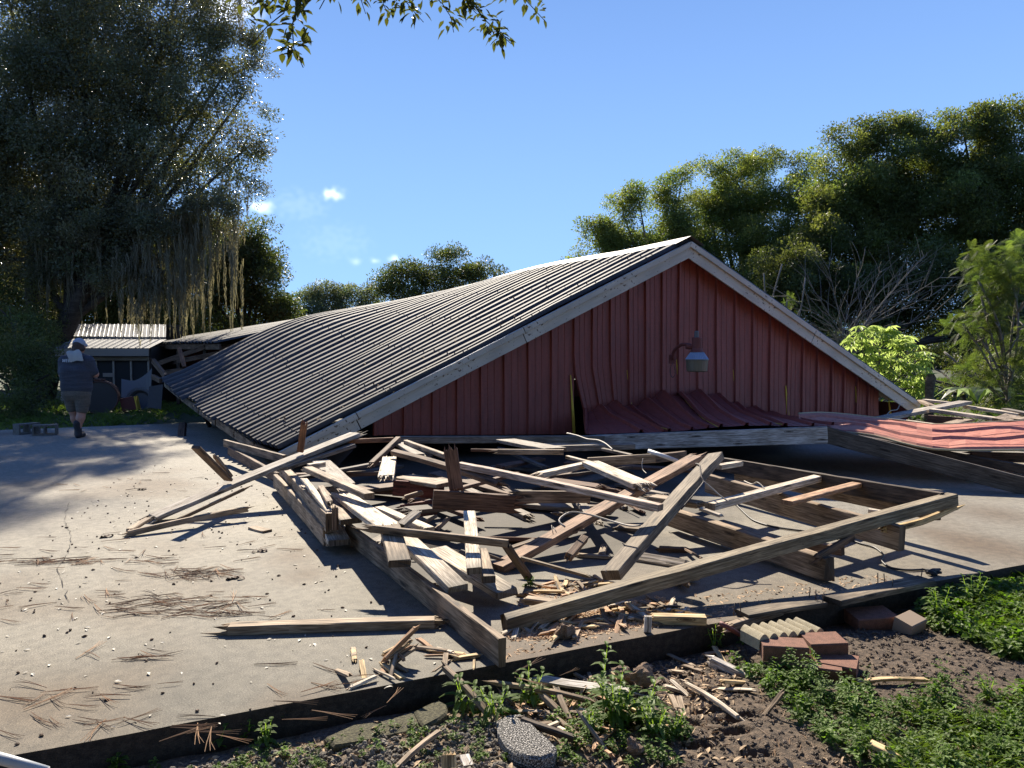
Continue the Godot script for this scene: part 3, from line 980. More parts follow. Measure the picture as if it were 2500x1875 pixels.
# ---------------------------------------------------------------- shed and yard things at the left
func shed() -> void:
	var z := -24.0
	var at := Vector3(-12.838, -0.204, -24.000)
	at.y = -0.12
	var o := thing("tin_roof_shed", "small dark screened shed with two tier galvanised roof behind the man", "shed", at)
	var l := Vector3(-14.235, 1.645, -24.000) - at
	var r := Vector3(-11.295, 1.645, -24.000) - at
	var w := r.x - l.x
	var up := func(s0: Vector3, s1: Vector3, t0: Vector3, t1: Vector3, n: int) -> ArrayMesh:
		var st := sta()
		for i in n:
			for q in [[0.0, 0.12, 0.0, 0.03], [0.12, 0.24, 0.03, 0.0], [0.24, 0.62, 0.0, 0.0], [0.62, 0.66, 0.0, 0.008], [0.66, 0.7, 0.008, 0.0], [0.7, 1.0, 0.0, 0.0]]:
				var a: float = (i + q[0]) / n
				var b: float = (i + q[1]) / n
				var ya := Vector3(0, q[2], 0)
				var yb := Vector3(0, q[3], 0)
				quad(st, s0.lerp(s1, a) + ya, s0.lerp(s1, b) + yb, t0.lerp(t1, b) + yb, t0.lerp(t1, a) + ya, Vector2(a * w, 0), Vector2(b * w, 0), Vector2(b * w, 1), Vector2(a * w, 1))
		return fin(st)
	var d1 := Vector3(-14.220, 1.931, -25.000) - at
	var d2 := Vector3(-11.190, 1.931, -25.000) - at
	mi("lower_roof", up.call(l, r, d1, d2, 13), M["galv"], o)
	var u0 := Vector3(-14.649, 2.040, -25.200) - at
	var u1 := Vector3(-11.309, 1.994, -25.200) - at
	mi("upper_roof", up.call(u0, u1, Vector3(-15.193, 2.471, -26.400) - at, Vector3(-11.822, 2.455, -26.400) - at, 12), M["galv"], o)
	var ub := mi("upper_fascia", box(Vector3(u1.x - u0.x, 0.13, 0.04)), M["fascia"], o)
	ub.position = (u0 + u1) / 2 + Vector3(0, -0.07, 0.02)
	var fb := mi("lower_fascia", box(Vector3(w, 0.24, 0.04)), M["fascia"], o)
	fb.position = (l + r) / 2 + Vector3(0, -0.13, 0.02)
	var hb := mi("header", box(Vector3(w - 0.1, 0.12, 0.06)), M["greybrown"], o)
	hb.position = (l + r) / 2 + Vector3(0, -0.33, -0.1)
	for i in 6:
		var p := mi("post", box(Vector3(0.05, l.y - 0.3, 0.05)), M["greyplank"], o)
		p.position = Vector3(lerpf(l.x + 0.1, r.x - 0.1, i / 5.0), (l.y - 0.3) / 2, l.z - 0.15)
	for i in 5:
		var p := mi("screen_panel", box(Vector3(w / 5 - 0.07, l.y - 0.32, 0.01)), M["screen"], o)
		p.position = Vector3(lerpf(l.x + 0.1, r.x - 0.1, (i + 0.5) / 5.0), (l.y - 0.3) / 2, l.z - 0.17)
	for sx in [l.x + 0.05, r.x - 0.05]:
		var p := mi("side_wall", box(Vector3(0.04, l.y + 0.1, 2.2)), M["darkboard"], o)
		p.position = Vector3(sx, l.y / 2, l.z - 1.3)
	var bw := mi("back_wall", box(Vector3(w, l.y + 0.8, 0.04)), M["darkboard"], o)
	bw.position = Vector3((l.x + r.x) / 2, l.y / 2 + 0.4, l.z - 2.4)
	var sg := mi("paper_notice", box(Vector3(0.34, 0.12, 0.01)), M["fascia"], o)
	sg.position = Vector3(-12.452, 0.817, -23.750) - at

func drum_and_junk() -> void:
	var c := Vector3(-11.119, 0.338, -20.800)
	var r := 0.44
	c.y = r - 0.12
	var o := thing("steel_drum", "big rusty steel drum lying on its side behind the man", "drum", Vector3(c.x, -0.12, c.z))
	var b := mi("shell", lathe([Vector2(r - 0.02, 0.44), Vector2(r, 0.45), Vector2(r, 0.42), Vector2(r - 0.012, 0.41), Vector2(r - 0.012, 0.16), Vector2(r, 0.145), Vector2(r - 0.012, 0.13), Vector2(r - 0.012, -0.13), Vector2(r, -0.145), Vector2(r - 0.012, -0.16), Vector2(r - 0.012, -0.41), Vector2(r, -0.42), Vector2(r, -0.45)], 36), M["rust"], o)
	var t := Transform3D(Basis.from_euler(Vector3(PI / 2, deg_to_rad(24), 0)), Vector3(0, r, 0))
	b.transform = t
	var e := mi("drum_head", lathe([Vector2(0, 0.425), Vector2(r - 0.015, 0.425)], 36), M["darkboard"], o)
	e.transform = t
	e = mi("drum_head", lathe([Vector2(0, -0.425), Vector2(r - 0.015, -0.425)], 36), M["darkboard"], o)
	e.transform = t
	var st := sta()
	var pts := []
	var rr := []
	for i in 40:
		pts.append(Vector3(rng.randf_range(-0.16, 0.16), r * 2 + rng.randf_range(0, 0.06), rng.randf_range(-0.1, 0.1)))
		rr.append(0.018)
	var ch := mi("chain_heap", tube(pts, rr, 5, false), M["rust"], null)
	ch.position = o.position
	tag(ch, "heap of rusty chain lying on top of the drum", "chain")
	# basin ring, red box, bent sheet
	var wpos := Vector3(-10.299, 0.205, -21.300)
	var ring := thing("wash_tub", "round grey metal tub standing on edge right of the drum", "tub", wpos)
	var tb := mi("bowl", lathe([Vector2(0, -0.05), Vector2(0.2, -0.04), Vector2(0.26, 0.05), Vector2(0.3, 0.06), Vector2(0.3, 0.08), Vector2(0.27, 0.08)], 28), M["tubgrey"], ring)
	tb.rotation_degrees = Vector3(82, 12, 0)
	var rm := mi("rim", lathe([Vector2(0.31, 0.06), Vector2(0.35, 0.06), Vector2(0.35, 0.1), Vector2(0.31, 0.1), Vector2(0.31, 0.06)], 28), M["tubgrey"], ring)
	rm.rotation_degrees = Vector3(82, 12, 0)
	var bx := thing("red_crate", "small dark red crate leaning between drum and tub", "crate", Vector3(-10.388, -0.047, -20.900))
	var bxm := mi("body", box(Vector3(0.38, 0.36, 0.3), 0.01), M["crate"], bx)
	bxm.transform = Transform3D(Basis.from_euler(Vector3(0, 0.2, 0.18)), Vector3(0, 0.18, 0))
	var bl := mi("yellow_edge_strip", box(Vector3(0.03, 0.38, 0.31), 0.004), M["yellow"], bx)
	bl.transform = Transform3D(Basis.from_euler(Vector3(0, 0.2, 0.18)), Vector3(0.2, 0.2, 0))
	st = sta()
	var p := curve([Vector3(-11.268, 0.761, -22.200), Vector3(-10.846, 0.712, -22.100), Vector3(-10.462, 0.901, -22.000), Vector3(-10.240, 1.075, -21.900)], 8)
	var q := curve([Vector3(-11.128, 0.245, -21.900), Vector3(-10.710, 0.198, -21.800), Vector3(-10.334, 0.257, -21.700), Vector3(-10.138, 0.498, -21.600)], 8)
	for i in 8: quad(st, p[i], p[i + 1], q[i + 1], q[i])
	tag(mi("bent_sheet", fin(st), M["tubgrey"]), "bent grey sheet leaning on the shed behind the tub", "metal sheet")
	st = sta()
	quad(st, Vector3(-9.670, 0.616, -20.500), Vector3(-9.208, 0.686, -20.300), Vector3(-9.087, 0.056, -19.900), Vector3(-9.541, 0.089, -20.100))
	tag(mi("leaning_sheet", fin(st), M["darkboard"]), "dark sheet leaning under the torn roof corner", "metal sheet")
	# hollow blocks
	for k in 2:
		var pos: Vector3 = [Vector3(-9.228, 0.000, -14.595), Vector3(-8.731, 0.000, -14.357)][k]
		var bt := thing("hollow_block", ["left one of two hollow concrete blocks on slab edge", "right hollow concrete block, its two holes facing the viewer"][k], "concrete block", pos, "concrete blocks at the slab's far edge")
		var sst := sta()
		for s in [[Vector3(0, 0.015, 0), Vector3(0.4, 0.03, 0.2)], [Vector3(0, 0.185, 0), Vector3(0.4, 0.03, 0.2)], [Vector3(-0.185, 0.1, 0), Vector3(0.03, 0.14, 0.2)], [Vector3(0.185, 0.1, 0), Vector3(0.03, 0.14, 0.2)], [Vector3(0, 0.1, 0), Vector3(0.03, 0.14, 0.2)]]:
			boxs(sst, Transform3D(Basis(), s[0]), s[1])
		var bm := mi("body", fin(sst), M["block"], bt)
		bm.rotation_degrees = [Vector3(0, 62, 0), Vector3(0, 22, 0)][k]

# ---------------------------------------------------------------- the man
func man() -> void:
	var at := Vector3(-7.911, 0.000, -13.977)
	var o := thing("person", "man in grey T-shirt, khaki shorts and pale cap walking away, towel on shoulder", "person", at)
	var v := func(x: float, y: float, z: float) -> Vector3: return Vector3(x, y, z)
	var body := nets([
		# torso, neck, head
		[v.call(0, 0.92, 0), v.call(0, 1.2, 0.0), 0.17, 0.17], [v.call(-0.13, 1.4, -0.02), v.call(0.13, 1.4, -0.02), 0.1, 0.1], [v.call(0, 1.42, -0.03), v.call(0.01, 1.56, -0.07), 0.075, 0.068],
		[v.call(0.01, 1.62, -0.09), v.call(0.01, 1.67, -0.1), 0.092, 0.1], [v.call(0.01, 1.6, -0.17), v.call(0.01, 1.6, -0.14), 0.05, 0.06],
		# arms bent in front
		[v.call(-0.24, 1.4, -0.02), v.call(-0.285, 1.14, -0.06), 0.072, 0.055], [v.call(-0.285, 1.14, -0.06), v.call(-0.14, 1.18, -0.3), 0.052, 0.036], [v.call(-0.14, 1.18, -0.3), v.call(-0.08, 1.2, -0.36), 0.036, 0.03],
		[v.call(0.24, 1.4, -0.02), v.call(0.30, 1.15, -0.08), 0.072, 0.055], [v.call(0.30, 1.15, -0.08), v.call(0.14, 1.2, -0.3), 0.052, 0.036], [v.call(0.14, 1.2, -0.3), v.call(0.07, 1.21, -0.36), 0.036, 0.03],
		# legs
		[v.call(-0.11, 0.86, 0), v.call(-0.1, 0.49, -0.05), 0.115, 0.075], [v.call(-0.1, 0.49, -0.05), v.call(-0.075, 0.34, -0.06), 0.07, 0.068], [v.call(-0.075, 0.34, -0.06), v.call(-0.045, 0.1, -0.12), 0.066, 0.042],
		[v.call(0.11, 0.86, 0), v.call(0.1, 0.49, 0.03), 0.115, 0.075], [v.call(0.1, 0.49, 0.03), v.call(0.09, 0.36, 0.06), 0.07, 0.068], [v.call(0.09, 0.36, 0.06), v.call(0.06, 0.12, 0.1), 0.066, 0.042],
	], 0.016, 0.05)
	mi("body", body, M["skin"], o)
	# hands with fingers round a phone held in front
	for sx in [-1, 1]:
		var w := Vector3(0.075 * sx, 1.2, -0.36)
		var bones := [[w, w + Vector3(-0.015 * sx, 0.03, -0.05), 0.03, 0.032]]
		for f in 4:
			var k := w + Vector3(-0.02 * sx, 0.055 - 0.02 * f, -0.07)
			bones.append([k, k + Vector3(-0.03 * sx, 0.005, -0.028), 0.0095, 0.009])
			bones.append([k + Vector3(-0.03 * sx, 0.005, -0.028), k + Vector3(-0.055 * sx, 0.002, -0.006 - 0.003 * f), 0.009, 0.008])
		bones.append([w + Vector3(0, 0.03, -0.02), w + Vector3(-0.03 * sx, 0.06, -0.03), 0.012, 0.01])
		bones.append([w + Vector3(-0.03 * sx, 0.06, -0.03), w + Vector3(-0.045 * sx, 0.075, -0.05), 0.01, 0.008])
		mi("hand", nets(bones, 0.006, 0.012), M["skin"], o)
	mi("ear", nets([[Vector3(-0.095, 1.62, -0.09), Vector3(-0.1, 1.655, -0.085), 0.014, 0.018]], 0.008, 0.01), M["skin"], o)
	mi("ear", nets([[Vector3(0.115, 1.62, -0.09), Vector3(0.12, 1.655, -0.085), 0.014, 0.018]], 0.008, 0.01), M["skin"], o)
	mi("hair", nets([[v.call(0.01, 1.6, -0.05), v.call(0.01, 1.68, -0.075), 0.075, 0.1], [v.call(-0.06, 1.62, -0.07), v.call(0.08, 1.62, -0.07), 0.05, 0.05]], 0.014, 0.04), M["hair"], o)
	mi("shirt", nets([
		[v.call(-0.08, 0.98, 0.0), v.call(-0.09, 1.2, 0.01), 0.185, 0.19], [v.call(0.08, 0.98, 0.0), v.call(0.09, 1.2, 0.01), 0.185, 0.19], [v.call(-0.1, 0.9, 0), v.call(0.1, 0.9, 0), 0.165, 0.165],
		[v.call(-0.17, 1.38, -0.01), v.call(0.17, 1.38, -0.01), 0.125, 0.125], [v.call(-0.05, 1.46, -0.02), v.call(0.05, 1.46, -0.02), 0.09, 0.09],
		[v.call(-0.22, 1.38, -0.02), v.call(-0.275, 1.19, -0.05), 0.098, 0.082], [v.call(0.22, 1.38, -0.02), v.call(0.285, 1.19, -0.06), 0.098, 0.082],
	], 0.016, 0.06), M["shirt"], o)
	mi("shorts", nets([
		[v.call(-0.09, 0.86, 0.0), v.call(0.09, 0.86, 0.0), 0.16, 0.16], [v.call(-0.09, 0.8, 0.02), v.call(0.09, 0.8, 0.02), 0.15, 0.15], [v.call(-0.115, 0.78, 0), v.call(-0.105, 0.54, -0.04), 0.135, 0.105], [v.call(0.115, 0.78, 0.01), v.call(0.108, 0.52, 0.03), 0.135, 0.105],
		[v.call(0.22, 0.72, 0.02), v.call(0.215, 0.62, 0.02), 0.035, 0.035],
	], 0.016, 0.03), M["shorts"], o)
	for q in [[-0.055, -0.1, -0.02], [0.065, 0.09, 0.04]]:
		mi("sock", nets([[v.call(q[0] - 0.012, 0.27, q[1] + 0.02), v.call(q[0], 0.1, q[1]), 0.06, 0.05]], 0.014, 0.03), M["black"], o)
		mi("boot", nets([[v.call(q[0], 0.15, q[1]), v.call(q[0], 0.06, q[1]), 0.058, 0.058], [v.call(q[0], 0.045, q[1] + 0.02), v.call(q[0] - 0.01, 0.045, q[1] - 0.17), 0.045, 0.045]], 0.014, 0.03), M["black"], o)
	mi("cap", nets([[v.call(0.01, 1.69, -0.1), v.call(0.01, 1.7, -0.1), 0.108, 0.112], [v.call(0.01, 1.685, -0.2), v.call(0.01, 1.68, -0.26), 0.06, 0.035], [v.call(-0.05, 1.675, -0.22), v.call(0.07, 1.675, -0.22), 0.03, 0.03]], 0.013, 0.03), M["cap"], o)
	var gp := mi("cap_opening", nets([[v.call(-0.03, 1.675, 0.0), v.call(0.05, 1.675, 0.0), 0.022, 0.022], [v.call(0.01, 1.69, -0.002), v.call(0.01, 1.695, -0.002), 0.026, 0.026]], 0.01, 0.02), M["hair"], o)
	# towel over the right shoulder and back
	var st := sta()
	st.set_smooth_group(0)
	var a := curve([Vector3(-0.135, 1.57, 0.03), Vector3(-0.085, 1.53, 0.13), Vector3(-0.03, 1.45, 0.175), Vector3(0.0, 1.385, 0.195)], 10)
	var b := curve([Vector3(0.07, 1.60, 0.01), Vector3(0.15, 1.55, 0.09), Vector3(0.2, 1.47, 0.15), Vector3(0.235, 1.405, 0.175)], 10)
	for i in 10:
		for j in 8:
			var P := func(ii: int, jj: int, dd: float) -> Vector3:
				var f := jj / 8.0
				return a[ii].lerp(b[ii], f) + Vector3(0, 0.012, 0.02) * sin(f * 9.0 + ii * 0.3) * 0.6 + Vector3(0, 0, dd)
			quad(st, P.call(i, j, 0.0), P.call(i + 1, j, 0.0), P.call(i + 1, j + 1, 0.0), P.call(i, j + 1, 0.0))
			quad(st, P.call(i, j, 0.008), P.call(i, j + 1, 0.008), P.call(i + 1, j + 1, 0.008), P.call(i + 1, j, 0.008))
	var tw := mi("towel", fin(st), M["towel"])
	tw.position = at
	tag(tw, "white towel draped over the walking man's right shoulder", "towel")
	var tm := TextMesh.new()
	var sf := SystemFont.new()
	sf.font_names = PackedStringArray(["Droid Sans"])
	sf.font_weight = 700
	tm.font = sf
	tm.text = "WEEL"
	tm.font_size = 16
	tm.pixel_size = 0.0048
	tm.depth = 0.004
	var tx := mi("shirt_print", tm, M["print"], o)
	tx.position = Vector3(-0.075, 1.40, 0.142)
	tx.rotation_degrees = Vector3(-14, -8, 0)

# ---------------------------------------------------------------- trees and plants
func rvec() -> Vector3:
	return Vector3(rng.randfn(), rng.randfn(), rng.randfn()).normalized()

func clump(n: int, r: float, l: float, w: float, up := 0.3) -> ArrayMesh:
	# leaves round a little twig
	var st := sta()
	for i in n:
		var p := rvec() * r * pow(rng.randf(), 0.45)
		p.y *= 0.7
		var d := (rvec() + p.normalized() * 0.8 + Vector3(0, -0.1, 0)).normalized()
		var s := d.cross(rvec() + Vector3(0, up, 0)).normalized()
		var k := rng.randf_range(0.7, 1.25)
		var m := p + d * l * k * 0.5 + d.cross(s) * l * 0.06
		var c := rng.randf_range(0.7, 1.3)
		st.set_color(Color(c, c * rng.randf_range(0.95, 1.05), c * 0.95))
		var e := p + d * l * k
		tri(st, p, m + s * w * k * 0.5, e)
		tri(st, p, e, m - s * w * k * 0.5)
	return fin(st)

func frond_clump(n: int, r: float) -> ArrayMesh:
	# feathery twice-divided leaves
	var st := sta()
	for i in n:
		var p := rvec() * r * rng.randf()
		var d := (rvec() + Vector3(0, 0.25, 0)).normalized()
		var s := d.cross(Vector3.UP + rvec() * 0.3).normalized()
		var l := rng.randf_range(0.28, 0.46)
		for k in 13:
			var f := (k + 1) / 13.0
			var q := p + d * l * f + Vector3(0, -0.22 * f * f * l, 0)
			for sd in [-1.0, 1.0]:
				var ll: float = 0.085 * sin(PI * (0.15 + f * 0.8)) + 0.02
				var c := rng.randf_range(0.75, 1.25)
				st.set_color(Color(c, c, c))
				var e: Vector3 = q + (s * sd + d * 0.5).normalized() * ll + Vector3(0, -0.02, 0)
				tri(st, q - d * 0.004, e, q + d * 0.004)
				tri(st, q - d * 0.004, q.lerp(e, 0.5) - d * 0.008, e)
	return fin(st)

func palm_leaf(l: float, n: int) -> ArrayMesh:
	# a hand of narrow leaflets
	var st := sta()
	for i in n:
		var a := deg_to_rad(-115.0 + 230.0 * i / (n - 1))
		var d := Vector3(sin(a), -0.28, cos(a)).normalized()
		var s := d.cross(Vector3.UP).normalized()
		var k := l * (1.0 - 0.35 * absf(i - (n - 1) / 2.0) / n * 2.0)
		var m := d * k * 0.55 + Vector3(0, 0.01, 0)
		var e := d * k + Vector3(0, -0.15 * k, 0)
		tri(st, Vector3.ZERO, m + s * k * 0.12, e)
		tri(st, Vector3.ZERO, e, m - s * k * 0.12)
	return fin(st)

func crown(parent: Node3D, called: String, blobs: Array, per: float, mesh: Mesh, m: Material, s0: float, s1: float, open := 0.34) -> void:
	# each mass of leaves is made of puffs with gaps between them
	var xf := []
	var cols := []
	for b in blobs:
		var c: Vector3 = b[0] - parent.position
		var r: float = b[1]
		var subs := int(5 + r * r * 6)
		var left := per * r * r
		for s in subs:
			var d := rvec()
			var pc := c + Vector3(d.x, d.y * 0.9, d.z) * r * pow(rng.randf(), 0.38)
			var pr := (r * open + 0.1) * rng.randf_range(0.65, 1.25)
			var tone := rng.randf_range(0.68, 1.32)
			var warm := rng.randf_range(0.9, 1.16)
			for i in int(left / subs):
				var e := rvec() * pow(rng.randf(), 0.42)
				var q := pc + Vector3(e.x, e.y * 0.62 + 0.12 * e.x * e.z, e.z) * pr
				var k := rng.randf_range(s0, s1)
				xf.append(Transform3D(Basis.from_euler(Vector3(rng.randf_range(-0.6, 0.6), rng.randf() * TAU, rng.randf_range(-0.6, 0.6))).scaled(Vector3.ONE * k), q))
				var v := tone * rng.randf_range(0.8, 1.2)
				cols.append(Color(v * warm, v, v * 0.95))
	mm(called, mesh, m, xf, parent, cols).set_meta("kind", "stuff")

func limbs(parent: Node3D, from: Vector3, top: float, rad: float, blobs: Array, m: String, lean := Vector3.ZERO, called := "trunk") -> void:
	# a tapered trunk and a limb to each mass of leaves
	var st := sta()
	st.set_smooth_group(0)
	var f := from - parent.position
	var fork := f + Vector3(0, top, 0) + lean
	var path := curve([f + Vector3(0, -0.3, 0), f + Vector3(0, top * 0.35, 0) + lean * 0.25 + Vector3(0.06, 0, 0), f.lerp(fork, 0.7) + Vector3(-0.05, 0, 0), fork], 12)
	var rr := []
	for i in 13: rr.append(rad * lerpf(1.25, 0.7, i / 12.0) * (1.35 if i == 0 else 1.0))
	tubes(st, path, rr, 10)
	for b in blobs:
		var e: Vector3 = b[0] - parent.position
		var s: Vector3 = path[8 + (int(absf(e.x * 7.0)) % 5)]
		var mid := s.lerp(e, 0.5) + Vector3(rng.randf_range(-0.3, 0.3), rng.randf_range(-0.1, 0.5), rng.randf_range(-0.3, 0.3)) * minf(1.0, s.distance_to(e) * 0.25)
		var p := curve([s, mid, e], 8)
		var r2 := []
		for i in 9: r2.append(lerpf(rad * 0.42, 0.025, i / 8.0))
		tubes(st, p, r2, 6)
		for k in 3:
			var t: Vector3 = p[4 + k % 4]
			var d: Vector3 = (e - s).normalized() + rvec() * 0.9
			var g: Vector3 = t + d.normalized() * b[1] * rng.randf_range(0.5, 0.95)
			tubes(st, [t, t.lerp(g, 0.5) + rvec() * 0.1, g], [0.03, 0.02, 0.008], 4)
	mi(called, fin(st), M[m], parent)

func tree(called: String, label: String, base: Vector3, top: float, rad: float, blobs: Array, per: float, mesh: Mesh, leaf: String, s0 := 0.8, s1 := 1.3, bark := "bark", group := "", cat := "tree") -> Node3D:
	var o := thing(called, label, cat, base, group)
	limbs(o, base, top, rad, blobs, bark)
	crown(o, "crown", blobs, per, mesh, M[leaf], s0, s1)
	return o

func moss(label: String, top0: Vector3, top1: Vector3, n: int, l0: float, l1: float, deep: float) -> void:
	# tangled skeins of grey strands, each skein tapering to a wisp
	var st := sta()
	for i in n:
		var f := rng.randf()
		var p := top0.lerp(top1, f) + Vector3(0, rng.randf_range(-0.9, 0.9), rng.randf_range(-deep, deep))
		var l := lerpf(l0, l1, pow(rng.randf(), 1.8))
		var wide := rng.randf_range(0.05, 0.16)
		var sway := Vector3(rng.randf_range(-0.1, 0.1), 0, rng.randf_range(-0.1, 0.1))
		for k in 22:
			var a0 := rng.randf() * TAU
			var off := Vector3(cos(a0), 0, sin(a0)) * wide * sqrt(rng.randf())
			var y0 := -l * 0.7 * pow(rng.randf(), 1.4)
			var ll := l * rng.randf_range(0.15, 0.42)
			var w := rng.randf_range(0.006, 0.017)
			var a := rng.randf() * TAU
			var s := Vector3(cos(a), 0, sin(a)) * w
			var c := rng.randf_range(0.6, 1.3)
			st.set_color(Color(c, c * 0.98, c * 0.92))
			var ph := rng.randf() * 9.0
			for j in 4:
				var P := func(jj: int) -> Vector3:
					var y := y0 - ll * jj / 4.0
					var g := clampf(-y / l, 0, 1)
					return p + off * (1.0 - 0.85 * g) + sway * g * g + Vector3(sin(ph + jj * 2.1), 0, cos(ph + jj * 1.7)) * 0.03 + Vector3(0, y, 0)
				var na := 1.0 - 0.2 * j
				var nb := 1.0 - 0.2 * (j + 1)
				var u: Vector3 = P.call(j)
				var v: Vector3 = P.call(j + 1)
				quad(st, u - s * na, u + s * na, v + s * nb, v - s * nb)
	tag(mi("spanish_moss", fin(st), M["mossgrey"]), label, "moss", "moss hanging from the live oak")

func leafblade(st: SurfaceTool, p: Vector3, d: Vector3, l: float, w: float, droop: float, segs := 3) -> void:
	var s := d.cross(Vector3.UP)
	s = s.normalized() if s.length() > 0.01 else Vector3.RIGHT
	var up := s.cross(d).normalized()
	var pm := p
	var wl := 0.0
	for i in segs:
		var f := (i + 1.0) / segs
		var q := p + d * l * f + Vector3(0, -droop * f * f * l, 0)
		var wn := w * 0.5 * sin(PI * clampf(0.16 + f * 0.84, 0, 1)) if i < segs - 1 else 0.0
		var lift := up * w * 0.16
		quad(st, pm, pm + s * wl + lift * (1.0 if i > 0 else 0.0), q + s * wn + lift * (1.0 if i < segs - 1 else 0.0), q)
		quad(st, pm, q, q - s * wn + lift * (1.0 if i < segs - 1 else 0.0), pm - s * wl + lift * (1.0 if i > 0 else 0.0))
		pm = q
		wl = wn

func weed_mesh(h: float, stems: int, l: float, w: float) -> Array:
	# [stems, leaves] of one broad-leaved plant
	var a := sta()
	var b := sta()
	for s in stems:
		var lean := Vector3(rng.randf_range(-0.5, 0.5), 1, rng.randf_range(-0.5, 0.5)).normalized() if stems > 1 else Vector3(0.1, 1, 0.05)
		var hh := h * rng.randf_range(0.6, 1.0)
		var top := lean * hh
		tubes(a, [Vector3(0, -0.02, 0), top * 0.5, top], [0.004, 0.003, 0.0015], 5)
		var n := maxi(4, int(hh / 0.028))
		for k in n:
			var f := (k + 1.0) / n
			for q in 2:
				var ang := k * 1.57 + q * PI + rng.randf_range(-0.3, 0.3)
				var d := Vector3(cos(ang), lerpf(0.1, 0.8, f * f), sin(ang)).normalized()
				var c := rng.randf_range(0.75, 1.3)
				b.set_color(Color(c, c, c * 0.9))
				leafblade(b, top * f, d, l * rng.randf_range(0.6, 1.1) * lerpf(1.0, 0.55, f * f), w * lerpf(1.0, 0.6, f), 0.45)
	return [fin(a), fin(b)]

func tuft(n: int, h: float, w: float, spread: float) -> ArrayMesh:
	var st := sta()
	for i in n:
		var ang := rng.randf() * TAU
		var d := Vector3(cos(ang) * spread, 1, sin(ang) * spread).normalized()
		var c := rng.randf_range(0.7, 1.3)
		st.set_color(Color(c * 1.05, c, c * 0.85))
		var p := Vector3(rng.randf_range(-0.02, 0.02), 0, rng.randf_range(-0.02, 0.02))
		var l := h * rng.randf_range(0.5, 1.0)
		var s := d.cross(Vector3(sin(ang), 0.2, -cos(ang))).normalized() * w * 0.5
		var m := p + d * l * 0.55
		var e := p + d * l + Vector3(cos(ang), -0.5, sin(ang)) * l * 0.28
		tri(st, p - s, p + s, m + s * 0.8)
		tri(st, p - s, m + s * 0.8, m - s * 0.8)
		tri(st, m - s * 0.8, m + s * 0.8, e)
	return fin(st)

func inside(poly: Array, n: int, y: Callable) -> Array:
	# n places within a polygon on the ground
	var pp := PackedVector2Array()
	var r := Rect2(Vector2(poly[0].x, poly[0].z), Vector2.ZERO)
	for q in poly:
		pp.append(Vector2(q.x, q.z))
		r = r.expand(Vector2(q.x, q.z))
	var out := []
	var tries := 0
	while out.size() < n and tries < n * 20:
		tries += 1
		var q := r.position + Vector2(rng.randf(), rng.randf()) * r.size
		if Geometry2D.is_point_in_polygon(q, pp): out.append(Vector3(q.x, y.call(q.x, q.y), q.y))
	return out

func scatter(called: String, mesh: Mesh, m: Material, spots: Array, s0: float, s1: float, tilt := 0.2) -> MultiMeshInstance3D:
	var xf := []
	var cols := []
	for p in spots:
		var b := Basis.from_euler(Vector3(rng.randf_range(-tilt, tilt), rng.randf() * TAU, rng.randf_range(-tilt, tilt)))
		xf.append(Transform3D(b.scaled(Vector3.ONE * rng.randf_range(s0, s1)), p))
		var v := rng.randf_range(0.7, 1.3)
		cols.append(Color(v, v, v))
	var o := mm(called, mesh, m, xf, null, cols)
	o.set_meta("kind", "stuff")
	return o

func lump(r: Vector3, rough: float, sd: int) -> ArrayMesh:
	# an uneven stone
	var st := sta()
	var N := 9
	for i in N:
		for j in N * 2:
			var P := func(a: int, b: int) -> Vector3:
				var t := PI * a / N
				var f := TAU * b / (N * 2)
				var d := Vector3(sin(t) * cos(f), cos(t), sin(t) * sin(f))
				return d * r * (1.0 + rough * nz.get_noise_3d(d.x * 70 + sd * 31, d.y * 70, d.z * 70))
			quad(st, P.call(i, j), P.call(i + 1, j), P.call(i + 1, j + 1), P.call(i, j + 1))
	return fin(st)

func prism(top: Array, h: float, inset := 0.012) -> ArrayMesh:
	# a flat stone with a worn upper edge; top is its outline
	var st := sta()
	var c := Vector3.ZERO
	for p in top: c += p / top.size()
	var n := top.size()
	for i in n:
		var a: Vector3 = top[i]
		var b: Vector3 = top[(i + 1) % n]
		var ai := a.move_toward(c, inset) + Vector3(0, inset * 0.8, 0)
		var bi := b.move_toward(c, inset) + Vector3(0, inset * 0.8, 0)
		tri(st, c + Vector3(0, inset * 0.9, 0), ai, bi)
		quad(st, ai, a, b, bi)
		quad(st, a, a + Vector3(0, -h, 0), b + Vector3(0, -h, 0), b)
	return fin(st)

